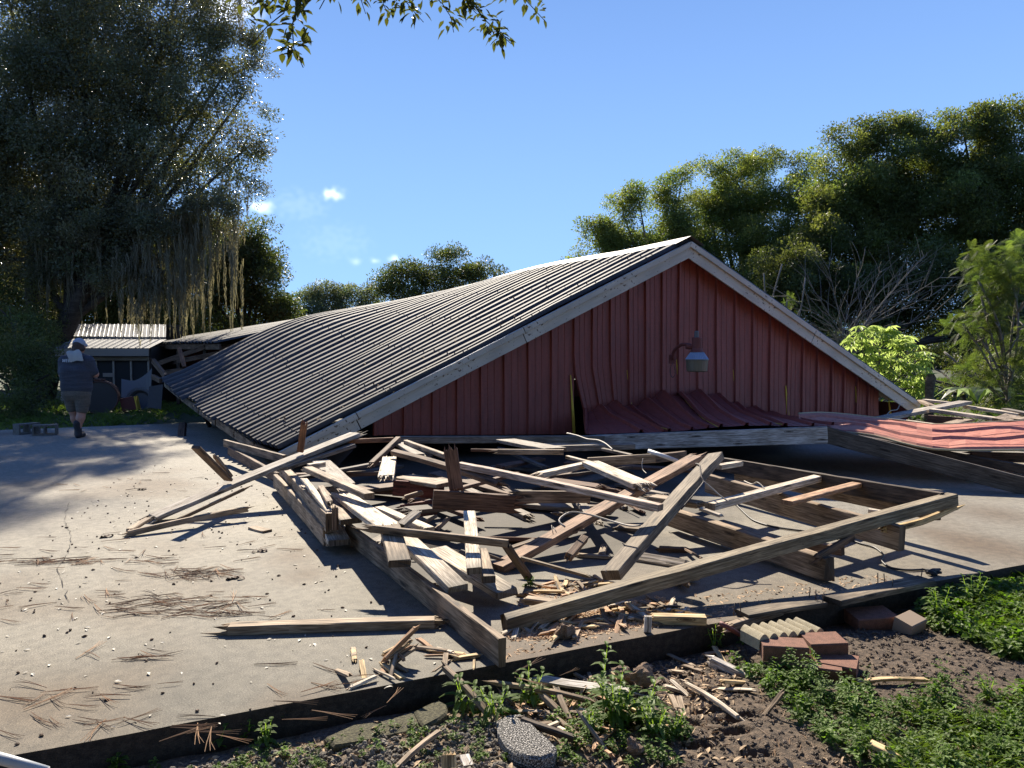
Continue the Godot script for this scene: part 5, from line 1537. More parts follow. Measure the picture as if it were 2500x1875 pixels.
# ---------------------------------------------------------------- the foreground
func foreground() -> void:
	var G := func(x: float, z: float) -> float: return gh(x, z)
	var Z := func(_x: float, _z: float) -> float: return 0.0
	# pavers, bricks and the ribbed tile
	var bricks := [
		["brick_paver", "upper left red paver carrying the ribbed tile", Vector3(1.464, 0.025, -4.090), Vector3(0.235, 0.085, 0.15), -8.0, 0.0],
		["brick_paver", "upper right chipped red paver beside the tile", Vector3(1.719, 0.012, -4.184), Vector3(0.205, 0.085, 0.16), 2.0, 3.0],
		["brick_paver", "lower red paver at the front of pile, weed before it", Vector3(1.561, -0.055, -4.037), Vector3(0.36, 0.075, 0.17), -20.0, 0.0],
		["brick_paver", "lower right small red paver of the pile", Vector3(1.738, -0.050, -4.045), Vector3(0.2, 0.075, 0.2), -28.0, 0.0],
		["brick_paver", "mossy red paver lying alone right of the pile", Vector3(2.270, -0.060, -4.805), Vector3(0.27, 0.08, 0.19), 6.0, 4.0],
		["brick_paver", "tilted pale paver on edge by the grass", Vector3(2.457, -0.050, -4.696), Vector3(0.15, 0.14, 0.12), 32.0, 14.0],
	]
	for b in bricks:
		var m := mi(b[0], box(b[3], 0.006), M["brick"] if b[1].find("pale") < 0 else M["tilestone"])
		m.position = b[2] - Vector3(0, b[3].y * 0.5, 0)
		m.rotation_degrees = Vector3(b[5], b[4], b[5] * 0.5)
		tag(m, b[1], "brick", "" )
	var st := sta()
	var ta := [Vector3(1.288, 0.020, -4.280), Vector3(1.709, -0.008, -4.500), Vector3(1.339, 0.031, -4.100), Vector3(1.786, -0.014, -4.330)]
	var N := 84
	for i in N:
		var P := func(k: int, f: float, dn: float) -> Vector3:
			var u := float(k) / N
			var y := absf(sin(u * 7.0 * PI)) * 0.028
			return ta[0].lerp(ta[1], u).lerp(ta[2].lerp(ta[3], u), f) + Vector3(0, y - dn, 0)
		quad(st, P.call(i, 0.0, 0.0), P.call(i + 1, 0.0, 0.0), P.call(i + 1, 1.0, 0.0), P.call(i, 1.0, 0.0))
		quad(st, P.call(i, 0.0, 0.03), P.call(i, 1.0, 0.03), P.call(i + 1, 1.0, 0.03), P.call(i + 1, 0.0, 0.03))
		quad(st, P.call(i, 1.0, 0.0), P.call(i + 1, 1.0, 0.0), P.call(i + 1, 1.0, 0.03), P.call(i, 1.0, 0.03))
	quad(st, ta[0], ta[2], ta[2] - Vector3(0, 0.06, 0), ta[0] - Vector3(0, 0.06, 0))
	tag(mi("ribbed_tile", fin(st), M["tile"]), "sandy concrete tile with seven rounded ribs on the pavers", "tile")
	tag(mi("pebbled_slab", prism([Vector3(-0.069, -0.070, -3.388),Vector3(-0.023, -0.070, -3.439),Vector3(0.034, -0.070, -3.452),Vector3(0.075, -0.070, -3.396),Vector3(0.110, -0.070, -3.313),Vector3(0.157, -0.070, -3.226),Vector3(0.188, -0.070, -3.150),Vector3(0.171, -0.070, -3.097),Vector3(0.122, -0.070, -3.065),Vector3(0.068, -0.070, -3.072),Vector3(0.014, -0.070, -3.104),Vector3(-0.028, -0.070, -3.171),Vector3(-0.062, -0.070, -3.283)], 0.07), M["pebble"]), "rounded exposed pebble concrete slab lying in the dirt", "paving slab")
	tag(mi("mossy_block", prism([Vector3(-0.455, -0.085, -3.507),Vector3(-0.402, -0.085, -3.574),Vector3(-0.348, -0.085, -3.621),Vector3(-0.301, -0.085, -3.574),Vector3(-0.300, -0.085, -3.483),Vector3(-0.333, -0.085, -3.427),Vector3(-0.394, -0.085, -3.360),Vector3(-0.422, -0.085, -3.411)], 0.08), M["moss_block"]), "mossy concrete fragment below the slab's front edge", "concrete")
	tag(mi("footing", prism([Vector3(-0.820, -0.100, -3.287),Vector3(-0.723, -0.100, -3.402),Vector3(-0.584, -0.100, -3.446),Vector3(-0.436, -0.100, -3.535),Vector3(-0.394, -0.100, -3.454),Vector3(-0.463, -0.100, -3.339),Vector3(-0.633, -0.100, -3.259),Vector3(-0.764, -0.100, -3.220)], 0.08), M["moss_block"]), "low mossy footing slab under the front edge", "concrete")
	for k in 3:
		var pos: Vector3 = [Vector3(0.658, -0.060, -3.832), Vector3(0.577, -0.080, -3.908), Vector3(0.525, -0.090, -3.208)][k]
		var m := mi("wool_tuft", lump([Vector3(0.07, 0.045, 0.05), Vector3(0.06, 0.03, 0.04), Vector3(0.03, 0.03, 0.025)][k], 1.1, k + 3), M["wool"])
		m.position = pos
		tag(m, ["large pink insulation tuft beside the white grey slat", "smaller pink insulation tuft left of the large one", "small pink insulation tuft low among the weeds"][k], "insulation")
	var wl := mi("wool_tuft", lump(Vector3(0.05, 0.05, 0.04), 1.0, 9), M["wool"])
	wl.position = Vector3(0.294, 0.030, -4.215)
	tag(wl, "splintery pink brown lump in debris under the front beam", "insulation")
	# cables
	var cab := curve([Vector3(2.229, 0.020, -8.044), Vector3(2.294, 0.012, -7.864), Vector3(2.251, 0.012, -7.091), Vector3(2.395, 0.012, -6.801), Vector3(2.578, 0.012, -6.665), Vector3(2.686, 0.012, -6.456), Vector3(2.808, 0.012, -6.384), Vector3(2.866, 0.012, -6.232), Vector3(2.912, 0.012, -6.135), Vector3(2.878, 0.012, -5.903), Vector3(2.781, 0.012, -5.727), Vector3(2.759, 0.012, -5.550), Vector3(2.849, 0.012, -5.489), Vector3(2.985, 0.012, -5.500), Vector3(2.985, 0.020, -5.427)], 70)
	var rr := []
	for i in cab.size(): rr.append(0.008)
	var cb := thing("black_cable", "black electric cable snaking over the slab to a loose plug", "cable")
	mi("cord", tube(cab, rr, 6), M["cable"], cb)
	st = sta()
	for q in [[Vector3(2.964, 0.020, -5.451), Vector3(3.036, 0.025, -5.376)], [Vector3(2.937, 0.020, -5.393), Vector3(3.045, 0.040, -5.410)], [Vector3(2.947, 0.030, -5.393), Vector3(2.998, 0.015, -5.359)]]:
		tubes(st, [q[0], q[0].lerp(q[1], 0.5), q[1]], [0.013, 0.02, 0.008], 6)
	mi("plug", fin(st), M["cable"], cb)
	var wires := [
		["pale wire looping over the foot of rust brown beam", [Vector3(0.379, 0.335, -5.450), Vector3(0.340, 0.361, -5.500), Vector3(0.363, 0.387, -5.550), Vector3(0.441, 0.410, -5.600), Vector3(0.563, 0.402, -5.550), Vector3(0.721, 0.383, -5.400), Vector3(0.813, 0.389, -5.250), Vector3(0.867, 0.416, -5.150)], 0.007, "wire"],
		["dark wire knotted round the top of steep grey beam", [Vector3(1.518, 0.657, -6.200), Vector3(1.497, 0.668, -6.250), Vector3(1.506, 0.672, -6.150), Vector3(1.486, 0.603, -6.000), Vector3(1.490, 0.575, -5.950), Vector3(1.349, 0.490, -5.750), Vector3(1.262, 0.408, -5.700)], 0.006, "nail"],
		["pale wire from the steep beam to the white two by four", [Vector3(1.490, 0.575, -5.950), Vector3(1.541, 0.532, -5.900), Vector3(1.593, 0.482, -5.830), Vector3(1.641, 0.449, -5.780)], 0.006, "wire"],
		["thin wire hanging in the gap by the pale pipe", [Vector3(1.265, 0.548, -7.400), Vector3(1.247, 0.496, -7.350), Vector3(1.249, 0.455, -7.300), Vector3(1.265, 0.437, -7.200)], 0.004, "wire"],
		["pale wire over the timbers below the red wall", [Vector3(0.646, 0.619, -9.000), Vector3(0.749, 0.613, -8.800), Vector3(0.846, 0.596, -8.600), Vector3(0.938, 0.608, -8.400), Vector3(1.003, 0.593, -8.200), Vector3(1.053, 0.554, -8.000)], 0.009, "wire"],
		["wire curled over the white two by four of the frame", [Vector3(2.034, 0.450, -6.700), Vector3(2.055, 0.448, -6.550), Vector3(2.083, 0.473, -6.500), Vector3(2.106, 0.442, -6.400), Vector3(2.069, 0.407, -6.350), Vector3(1.989, 0.400, -6.300)], 0.006, "wire"],
		["thin curly wire at the lower end of right rake", [Vector3(6.432, 0.468, -13.200), Vector3(6.550, 0.539, -13.300), Vector3(6.723, 0.558, -13.400), Vector3(6.824, 0.640, -13.500), Vector3(6.983, 0.660, -13.600)], 0.007, "wire"],
	]
	for w in wires:
		var p := curve(w[1], 30)
		rr = []
		for i in p.size(): rr.append(w[2])
		tag(mi("loose_wire", tube(p, rr, 5), M[w[3]]), w[0], "wire")
	tag(mi("pvc_pipe", tube([Vector3(1.318, 0.622, -7.400), Vector3(1.437, 0.590, -7.300), Vector3(1.552, 0.553, -7.200)], [0.02, 0.02, 0.02], 10), M["pvc"]), "white plastic pipe sloping behind the rust brown beam", "pipe")
	tag(mi("metal_pipe", tube([Vector3(-1.878, 0.205, -2.620), Vector3(-1.750, 0.169, -2.620), Vector3(-1.622, 0.129, -2.620)], [0.02, 0.02, 0.02], 12), M["pipe"]), "grey metal pipe cutting the bottom left corner", "pipe")
	tag(mi("red_hose", tube(curve([Vector3(1.181, 0.050, -4.302), Vector3(1.228, 0.030, -4.275), Vector3(1.321, -0.050, -4.386)], 10), [0.014, 0.014, 0.014, 0.014, 0.014, 0.014, 0.014, 0.014, 0.014, 0.014, 0.014], 8), M["rustred"]), "short piece of red hose left of the ribbed tile", "hose")
	# nails standing in the rotten sill
	var k := 0
	for q in [Vector3(1.882, 0.030, -4.812),Vector3(1.908, 0.030, -4.771),Vector3(1.929, 0.030, -4.718),Vector3(2.508, 0.030, -5.117),Vector3(2.500, 0.030, -4.996),Vector3(2.818, 0.030, -5.243),Vector3(1.318, 0.030, -4.517),Vector3(1.363, 0.030, -4.517),Vector3(2.469, 0.030, -5.132)]:
		var m := mi("nail", tube([q + Vector3(0, -0.01, 0), q + Vector3(rng.randf_range(-0.012, 0.012), 0.065, 0)], [0.0035, 0.0035], 5), M["nail"])
		tag(m, "rusty nail standing upright in the rotten sill board", "nail", "nails in the rotten sill")
		k += 1
	for q in [[Vector3(0.604, 0.187, -4.930),Vector3(0.601, 0.176, -4.860)],[Vector3(0.661, 0.169, -4.950),Vector3(0.650, 0.156, -4.900)],[Vector3(0.762, 0.266, -5.250),Vector3(0.778, 0.259, -5.200)],[Vector3(0.296, 0.289, -5.700),Vector3(0.302, 0.245, -5.600)],[Vector3(0.309, 0.280, -5.680),Vector3(0.326, 0.259, -5.600)]]:
		tag(mi("nail", tube([q[0], q[1]], [0.004, 0.003], 5), M["nail"]), "bent dark nail sticking out of a weathered beam", "nail", "nails in the leaning beams")
	# wood splinters lying about
	var kinds := []
	for i in 6: kinds.append(board_mesh(rng.randf_range(0.1, 0.24), rng.randf_range(0.012, 0.032), rng.randf_range(0.008, 0.016), "b", "b", 0.001))
	var zones := [
		[[Vector3(-0.027, 0.000, -4.187), Vector3(0.013, 0.000, -4.371), Vector3(0.416, 0.000, -4.614), Vector3(0.953, 0.000, -4.934), Vector3(1.110, 0.000, -4.572), Vector3(0.857, 0.000, -4.429), Vector3(0.347, 0.000, -4.204)], 52, "splinter in the debris along the slab edge under the front beam", Z],
		[[Vector3(-0.030, 0.000, -4.658), Vector3(0.180, 0.000, -5.191), Vector3(0.610, 0.000, -5.358), Vector3(0.660, 0.000, -5.085), Vector3(0.167, 0.000, -4.792)], 22, "splinter on the slab between the leaning beams", Z],
		[[Vector3(-0.108, -0.100, -3.834), Vector3(0.482, -0.100, -4.063), Vector3(1.172, -0.100, -4.319), Vector3(1.160, -0.100, -3.834), Vector3(0.592, -0.100, -3.279), Vector3(0.085, -0.100, -3.127)], 40, "splinter in the soil before the slab edge", G],
		[[Vector3(-0.561, 0.000, -4.065), Vector3(-0.400, 0.000, -4.198), Vector3(-0.129, 0.000, -3.767), Vector3(-0.237, 0.000, -3.660)], 10, "splinter on slab left of the rim board's end", Z],
		[[Vector3(-1.106, 0.000, -3.881), Vector3(-0.859, 0.000, -4.065), Vector3(-0.482, 0.000, -3.824), Vector3(-0.667, 0.000, -3.559)], 6, "splinter on slab near the splintered chunk", Z],
	]
	for z in zones:
		for p in inside(z[0], z[1], z[3]):
			var m := mi("wood_splinter", kinds[rng.randi() % 6], M[["tan", "straw", "tanorange", "bleached", "tanbrown"][rng.randi() % 5]])
			m.position = p + Vector3(0, 0.012, 0)
			m.rotation = Vector3(0, rng.randf() * TAU, rng.randf_range(-0.15, 0.3))
			tag(m, z[2], "splinter", z[2].replace("splinter", "splinters"))
	# planks in the gloom under the pile
	for p in inside([AB(0.25, 2.3), AB(1.8, 2.2), AB(3.4, 3.3), AB(4.2, 5.9), AB(0.3, 6.3)], 26, Z):
		var l := rng.randf_range(0.7, 1.9)
		var yaw := rng.randf_range(-0.9, 0.9) + (0.43 if rng.randf() < 0.5 else 2.0)
		var d := Vector3(cos(yaw), rng.randf_range(-0.06, 0.08), -sin(yaw)) * l * 0.5
		var y := rng.randf_range(0.05, 0.26)
		var w := rng.randf_range(0.09, 0.2)
		var bm: String = ["darkbrown", "brown", "grey", "darkgrey", "redbrown"][rng.randi() % 5]
		var o := bpart(null, "plank", p + Vector3(0, y, 0) - d, p + Vector3(0, y, 0) + d, w, rng.randf_range(0.03, 0.05), bm, "b", "c", rng.randf_range(-12, 12))
		tag(o, "dark plank lying deep in the shade under the timber pile", "plank", "dark planks under the pile")
	# short broken boards strewn through the pile
	for p in inside([AB(0.15, 0.35), AB(2.2, 0.5), AB(2.4, 1.6), AB(2.9, 3.2), AB(0.3, 3.4)], 20, Z):
		var l := rng.randf_range(0.18, 0.6)
		var yaw := rng.randf() * TAU
		var d := Vector3(cos(yaw), rng.randf_range(-0.1, 0.25), sin(yaw)) * l * 0.5
		var bm: String = ["brown", "bleached", "redbrown", "tanbrown", "greybrown", "grey"][rng.randi() % 6]
		var o := bpart(null, "broken_board", p + Vector3(0, 0.04 + absf(d.y), 0) - d, p + Vector3(0, 0.04 + absf(d.y), 0) + d, rng.randf_range(0.03, 0.09), rng.randf_range(0.015, 0.04), bm, "b", "b", rng.randf_range(-40, 40))
		tag(o, "short broken board lying within the timber pile", "board", "short broken boards in the pile")
	# the torn chunk of wood on the slab
	var ch := thing("splintered_chunk", "torn chunk of pale wood standing on slab left of rim board", "wood", Vector3(-0.627, 0.000, -3.824))
	for i in 13:
		var a := Vector3(rng.randf_range(-0.03, 0.05), rng.randf_range(0.02, 0.09), rng.randf_range(-0.03, 0.03))
		var d: Vector3 = [Vector3(0.8, 0.5, -0.5), Vector3(-0.1, -0.65, 0.9), Vector3(0.9, 0.55, -0.3), Vector3(0.7, -0.25, 0.5)][i % 4]
		var b := a + (d + rvec() * 0.22).normalized() * rng.randf_range(0.08, 0.2)
		b.y = maxf(b.y, 0.01)
		bpart(ch, "fibre", a + ch.position, b + ch.position, rng.randf_range(0.015, 0.04), rng.randf_range(0.01, 0.025), ["tan", "straw", "tanorange"][i % 3], "b", "b")
	# loose stuff
	var chips := []
	for z in [0, 1, 2]:
		chips += inside(zones[z][0], [1500, 420, 500][z], zones[z][3])
	chips += inside([Vector3(-0.038, 0.000, -3.911), Vector3(1.070, 0.000, -4.451), Vector3(2.836, 0.000, -5.212), Vector3(2.623, 0.000, -5.430), Vector3(1.180, 0.000, -4.916), Vector3(-0.017, 0.000, -4.569)], 900, Z)
	scatter("wood_chips", board_mesh(0.032, 0.011, 0.004, "b", "c", 0.0), M["chip"], chips, 0.25, 1.1, 0.5)
	scatter("sawdust", lump(Vector3(0.006, 0.003, 0.005), 1.0, 2), M["chip"], inside(zones[0][0], 2500, Z), 0.4, 1.3, 1.0)
	var grav := inside([Vector3(-1.461, -0.100, -3.060), Vector3(-0.818, -0.100, -3.279), Vector3(-0.230, -0.100, -3.535), Vector3(0.093, -0.100, -3.446), Vector3(0.357, -0.100, -2.989), Vector3(-0.349, -0.100, -2.745), Vector3(-1.365, -0.100, -2.745)], 2600, G)
	scatter("gravel", lump(Vector3(0.012, 0.008, 0.01), 1.0, 5), M["stone"], grav, 0.3, 1.5, 1.0)
	scatter("soil_clods", lump(Vector3(0.012, 0.009, 0.011), 1.2, 7), M["soil"], inside([Vector3(-0.131, -0.100, -3.834), Vector3(1.040, -0.100, -4.319), Vector3(3.576, -0.100, -5.223), Vector3(2.068, -0.100, -2.989), Vector3(-0.011, -0.100, -2.989)], 3400, G), 0.2, 1.2, 1.0)
	# pine needles fall in bundles of three, each bent its own way
	var needle := sta()
	for n3 in 3:
		var bend := rng.randf_range(-0.03, 0.03)
		var fan := (n3 - 1) * rng.randf_range(0.008, 0.02)
		tubes(needle, [Vector3(-0.09, 0.001, 0), Vector3(-0.03, 0.003, bend * 0.5 + fan * 0.3), Vector3(0.03, 0.003, bend + fan * 0.8), Vector3(0.095, 0.001, bend * 0.9 + fan * 1.6)], [0.0015, 0.0015, 0.0014, 0.0009], 4)
	var nm := fin(needle)
	var heaps := []
	for q in [[Vector3(-3.703, 0.004, -5.715),Vector2(0.55,0.12),70],[Vector3(-3.196, 0.004, -5.740),Vector2(0.5,0.12),60],[Vector3(-2.293, 0.004, -5.417),Vector2(0.28,0.16),90],[Vector3(-2.099, 0.004, -4.812),Vector2(0.42,0.18),70],[Vector3(-1.855, 0.004, -4.639),Vector2(0.4,0.14),60],[Vector3(-3.005, 0.004, -4.904),Vector2(0.7,0.3),34],[Vector3(-2.464, 0.004, -4.724),Vector2(0.7,0.25),36],[Vector3(-2.009, 0.004, -3.931),Vector2(0.22,0.09),16],[Vector3(-1.887, 0.004, -3.600),Vector2(0.4,0.1),12],[Vector3(-1.858, 0.004, -3.235),Vector2(0.25,0.1),20],[Vector3(-1.406, 0.004, -3.155),Vector2(0.2,0.16),18],[Vector3(-2.185, 0.004, -3.408),Vector2(0.25,0.1),12],[Vector3(-3.031, 0.004, -6.191),Vector2(1.6,0.6),50],[Vector3(-4.366, 0.004, -8.952),Vector2(2.2,0.8),60],[Vector3(-0.639, 0.004, -5.097),Vector2(0.15,0.2),26],[Vector3(-1.085, 0.004, -3.501),Vector2(1.2,0.5),40]]:
		for i in int(q[2] * 0.5):
			var p: Vector3 = q[0] + Vector3(rng.randfn() * q[1].x * 0.62, rng.randf_range(0, 0.008), rng.randfn() * q[1].y * 0.5)
			heaps.append(Transform3D(Basis.from_euler(Vector3(0, rng.randfn() * 0.62 + 0.12 + (PI if rng.randf() < 0.1 else 0.0), rng.randf_range(-0.03, 0.05))).scaled(Vector3.ONE * rng.randf_range(0.6, 1.25)), p))
	var cols := []
	for i in heaps.size():
		var v := rng.randf_range(0.45, 1.7)
		cols.append(Color(v, v, v))
	mm("pine_needles", nm, M["needle"], heaps, null, cols).set_meta("kind", "stuff")
	st = sta()
	leafblade(st, Vector3.ZERO, Vector3(1, 0.12, 0).normalized(), 0.045, 0.018, 0.25)
	var lf := fin(st)
	var sl := [Vector3(-3.635, 0.004, -5.306), Vector3(-5.258, 0.004, -10.795), Vector3(-3.534, 0.004, -9.974), Vector3(-0.247, 0.004, -3.814), Vector3(-0.656, 0.004, -3.501), Vector3(-1.903, 0.004, -2.902), Vector3(-2.069, 0.004, -2.936)]
	scatter("fallen_petals", lf, M["petal"], inside(sl, 210, func(_a: float, _b: float) -> float: return 0.004), 0.35, 1.0, 0.15)
	scatter("leaf_crumbs", lump(Vector3(0.012, 0.005, 0.007), 1.3, 4), M["deadleaf"], inside(sl, 250, func(_a: float, _b: float) -> float: return 0.003), 0.2, 1.1, 0.4)
	scatter("leaf_litter", lf, M["litter"], inside([Vector3(-1.706, -0.100, -3.060), Vector3(-0.828, -0.100, -3.319), Vector3(-0.014, -0.100, -3.834), Vector3(1.264, -0.100, -4.187), Vector3(0.909, -0.100, -2.989), Vector3(2.499, -0.100, -3.729), Vector3(2.013, -0.100, -2.989), Vector3(-1.421, -0.100, -2.862)], 1500, G), 0.4, 1.4, 0.8)
	scatter("straw_litter", nm, M["needle"], inside([Vector3(-1.706, -0.100, -3.060), Vector3(-0.828, -0.100, -3.319), Vector3(-0.014, -0.100, -3.834), Vector3(1.264, -0.100, -4.187), Vector3(1.461, -0.100, -2.989), Vector3(-1.421, -0.100, -2.862)], 420, G), 0.2, 0.6, 0.3)
	for q in [[Vector3(-4.233, 0.006, -8.732),"dark curled leaf cluster on slab, far from the planks"],[Vector3(-3.444, 0.006, -6.493),"small curled red brown leaf left of slim tan stick"],[Vector3(-1.938, 0.006, -5.299),"black crumpled leaf on slab below the stick shadow"],[Vector3(-2.003, 0.006, -6.040),"dark twig lying below the small plank scrap"]]:
		st = sta()
		for i in 5:
			var a := rng.randf() * TAU
			leafblade(st, Vector3(rng.randf_range(-0.02, 0.02), 0.004, rng.randf_range(-0.02, 0.02)), Vector3(cos(a), rng.randf_range(0.1, 0.8), sin(a)).normalized(), 0.09, 0.04, 0.9)
		var m := mi("dead_leaf", fin(st), M["deadleaf"])
		m.position = q[0]
		tag(m, q[1], "leaf")
	# weeds that can be told apart
	var ws := [[Vector3(0.452, -0.110, -3.799),0.3,1,0.1,0.03,"tallest broad leaf weed right of slab corner"],[Vector3(0.481, -0.110, -3.518),0.26,7,0.1,0.032,"large leafy weed clump right of the pebbled slab"],[Vector3(0.608, -0.110, -3.486),0.22,5,0.09,0.03,"upright weed at right side of large leafy clump"],[Vector3(0.639, -0.110, -3.362),0.16,5,0.07,0.026,"low weed at the lower right of leafy clump"],[Vector3(-0.233, -0.110, -3.636),0.2,3,0.11,0.03,"leafy weed beside the long leaning stick"],[Vector3(-0.078, -0.110, -3.534),0.17,6,0.1,0.022,"narrow leaved rosette weed above pebbled slab"],[Vector3(0.081, -0.110, -3.689),0.2,5,0.08,0.03,"broad leaf weed left of white grey slat"],[Vector3(0.349, -0.110, -3.362),0.13,5,0.06,0.025,"small weed between pebbled slab and leafy clump"],[Vector3(-1.297, -0.110, -3.289),0.14,3,0.06,0.035,"round leaf weed growing at the slab front edge"],[Vector3(-1.071, -0.110, -3.289),0.14,6,0.05,0.03,"bright leafy weed below the slab front edge"],[Vector3(-1.182, -0.110, -3.354),0.12,4,0.05,0.02,"thin weed sprigs against slab front edge"],[Vector3(-1.073, -0.110, -3.456),0.14,2,0.04,0.02,"climbing weed sprig on slab edge left of chunk"],[Vector3(-1.641, -0.110, -3.109),0.08,4,0.07,0.03,"small weed at the bottom left by pipe"],[Vector3(0.121, 0.000, -5.138),0.09,4,0.05,0.026,"small weed sprouting on slab below the dark brace"],[Vector3(1.608, -0.110, -4.025),0.15,2,0.06,0.022,"slender weed in front of the paver pile"],[Vector3(1.178, -0.110, -4.395),0.16,5,0.04,0.014,"trailing vine sprigs left of the ribbed tile"],[Vector3(1.348, -0.110, -4.418),0.08,3,0.04,0.02,"tiny weed beside the left paver of pile"],[Vector3(2.704, -0.110, -4.811),0.24,6,0.08,0.025,"weed clump at left end of right hand grass"],[Vector3(3.047, -0.110, -5.031),0.26,7,0.07,0.022,"bushy weed in the right hand grass"],[Vector3(0.729, -0.110, -3.366),0.12,6,0.06,0.022,"leafy weed left of the tyre tracks"],[Vector3(2.342, -0.110, -3.712),0.13,5,0.07,0.02,"dark weed clump in dirt at lower right"]]
	for w in ws:
		var p: Vector3 = w[0]
		if p.y < -0.01: p.y = gh(p.x, p.z)
		var o := thing("weed", w[5], "weed", p)
		var q := weed_mesh(w[1], w[2], w[3] * (1.4 if w[1] > 0.15 else 1.1), w[4] * 1.2)
		mi("stem", q[0], M["weed"], o)
		mi("foliage", q[1], M["weed"], o)
	# ground cover and grass
	var cov := [Vector3(1.163, -0.110, -4.372), Vector3(1.272, -0.110, -4.069), Vector3(1.468, -0.110, -4.015), Vector3(1.584, -0.110, -3.863), Vector3(1.762, -0.110, -3.786), Vector3(1.799, -0.110, -3.606), Vector3(1.991, -0.110, -3.730), Vector3(2.211, -0.110, -3.843), Vector3(2.167, -0.110, -3.556), Vector3(2.285, -0.110, -3.606), Vector3(2.618, -0.110, -3.843), Vector3(2.019, -0.110, -2.946), Vector3(1.542, -0.110, -2.946), Vector3(1.343, -0.110, -3.265), Vector3(1.272, -0.110, -3.556), Vector3(1.271, -0.110, -3.843)]
	var sprig := sta()
	for i in 16:
		var a := rng.randf() * TAU
		var c := rng.randf_range(0.7, 1.3)
		sprig.set_color(Color(c, c, c * 0.9))
		leafblade(sprig, rvec() * 0.02 + Vector3(0, 0.02, 0), Vector3(cos(a), rng.randf_range(0.2, 1.4), sin(a)).normalized(), rng.randf_range(0.022, 0.045), 0.016, 0.4, 2)
	var sm := fin(sprig)
	scatter("ground_cover", sm, M["weed"], inside(cov, 330, G), 0.6, 1.6, 0.3)
	scatter("ground_cover", sm, M["weed"], inside([Vector3(0.114, -0.110, -3.689), Vector3(0.368, -0.110, -3.799), Vector3(0.711, -0.110, -3.619), Vector3(0.810, -0.110, -3.362), Vector3(0.679, -0.110, -3.100), Vector3(0.130, -0.110, -3.100), Vector3(0.216, -0.110, -3.377)], 110, G), 0.5, 1.2, 0.3)
	scatter("ground_cover", sm, M["weed"], inside([Vector3(-1.602, -0.110, -3.078), Vector3(-1.093, -0.110, -3.259), Vector3(-0.433, -0.110, -3.422), Vector3(-0.055, -0.110, -3.466), Vector3(-0.011, -0.110, -3.110), Vector3(-0.917, -0.110, -2.941)], 90, G), 0.4, 1.0, 0.3)
	var tall := weed_mesh(0.15, 4, 0.05, 0.016)
	var spots := inside(cov, 70, G)
	var lf2 := scatter("ground_cover", tall[1], M["weed"], spots, 0.5, 1.2, 0.25)
	var tf := tuft(9, 0.17, 0.006, 0.7)
	scatter("grass", tf, M["grassblade"], inside([Vector3(1.954, -0.110, -3.658), Vector3(2.069, -0.110, -3.523), Vector3(2.245, -0.110, -3.556), Vector3(2.555, -0.110, -3.749), Vector3(2.003, -0.110, -2.923), Vector3(1.498, -0.110, -2.923), Vector3(1.531, -0.110, -3.129), Vector3(1.779, -0.110, -3.412)], 230, G), 0.35, 0.8, 0.2)
	var rg := [Vector3(2.664, -0.110, -4.935), Vector3(2.943, -0.110, -5.202), Vector3(3.244, -0.110, -5.441), Vector3(3.559, -0.110, -5.660), Vector3(4.224, -0.110, -6.109), Vector3(2.846, -0.110, -4.091), Vector3(2.751, -0.110, -4.298), Vector3(2.706, -0.110, -4.527), Vector3(2.623, -0.110, -4.665)]
	scatter("grass", tf, M["grassblade"], inside(rg, 330, G), 0.5, 1.1, 0.25)
	scatter("ground_cover", sm, M["weed"], inside(rg, 620, G), 0.9, 2.2, 0.5)
	var tl := tuft(12, 0.22, 0.012, 0.6)
	scatter("grass", tl, M["grassblade"], inside([Vector3(-16, 0, -15.2), Vector3(-9.5, 0, -15.6), Vector3(-8.3, 0, -17.2), Vector3(-7.5, 0, -24), Vector3(-20, 0, -26)], 1500, func(_a: float, _b: float) -> float: return -0.13), 0.6, 1.6, 0.2)
	scatter("grass", tl, M["grassblade"], inside([Vector3(9, 0, -17), Vector3(16, 0, -15), Vector3(34, 0, -45), Vector3(12, 0, -45)], 3500, func(_a: float, _b: float) -> float: return -0.13), 0.6, 1.6, 0.2)

const RUTS := [Vector4(0.915, 0, -3.602, 0.10),Vector4(0.993, 0, -3.498, 0.10),Vector4(0.807, 0, -3.479, 0.10),Vector4(0.998, 0, -3.393, 0.05),Vector4(1.046, 0, -3.194, 0.10),Vector4(0.806, 0, -3.284, 0.10),Vector4(1.077, 0, -3.535, 0.10)]
const STAINS := [Vector3(-1.68, 0.32, -5.92),Vector3(-1.47, 0.25, -5.43),Vector3(-0.82, 0.22, -3.31),Vector3(-1.00, 0.25, -3.37),Vector3(3.80, 0.40, -6.36),Vector3(3.96, 0.50, -6.06),Vector3(3.67, 0.30, -6.68),Vector3(4.71, 0.50, -7.45)]

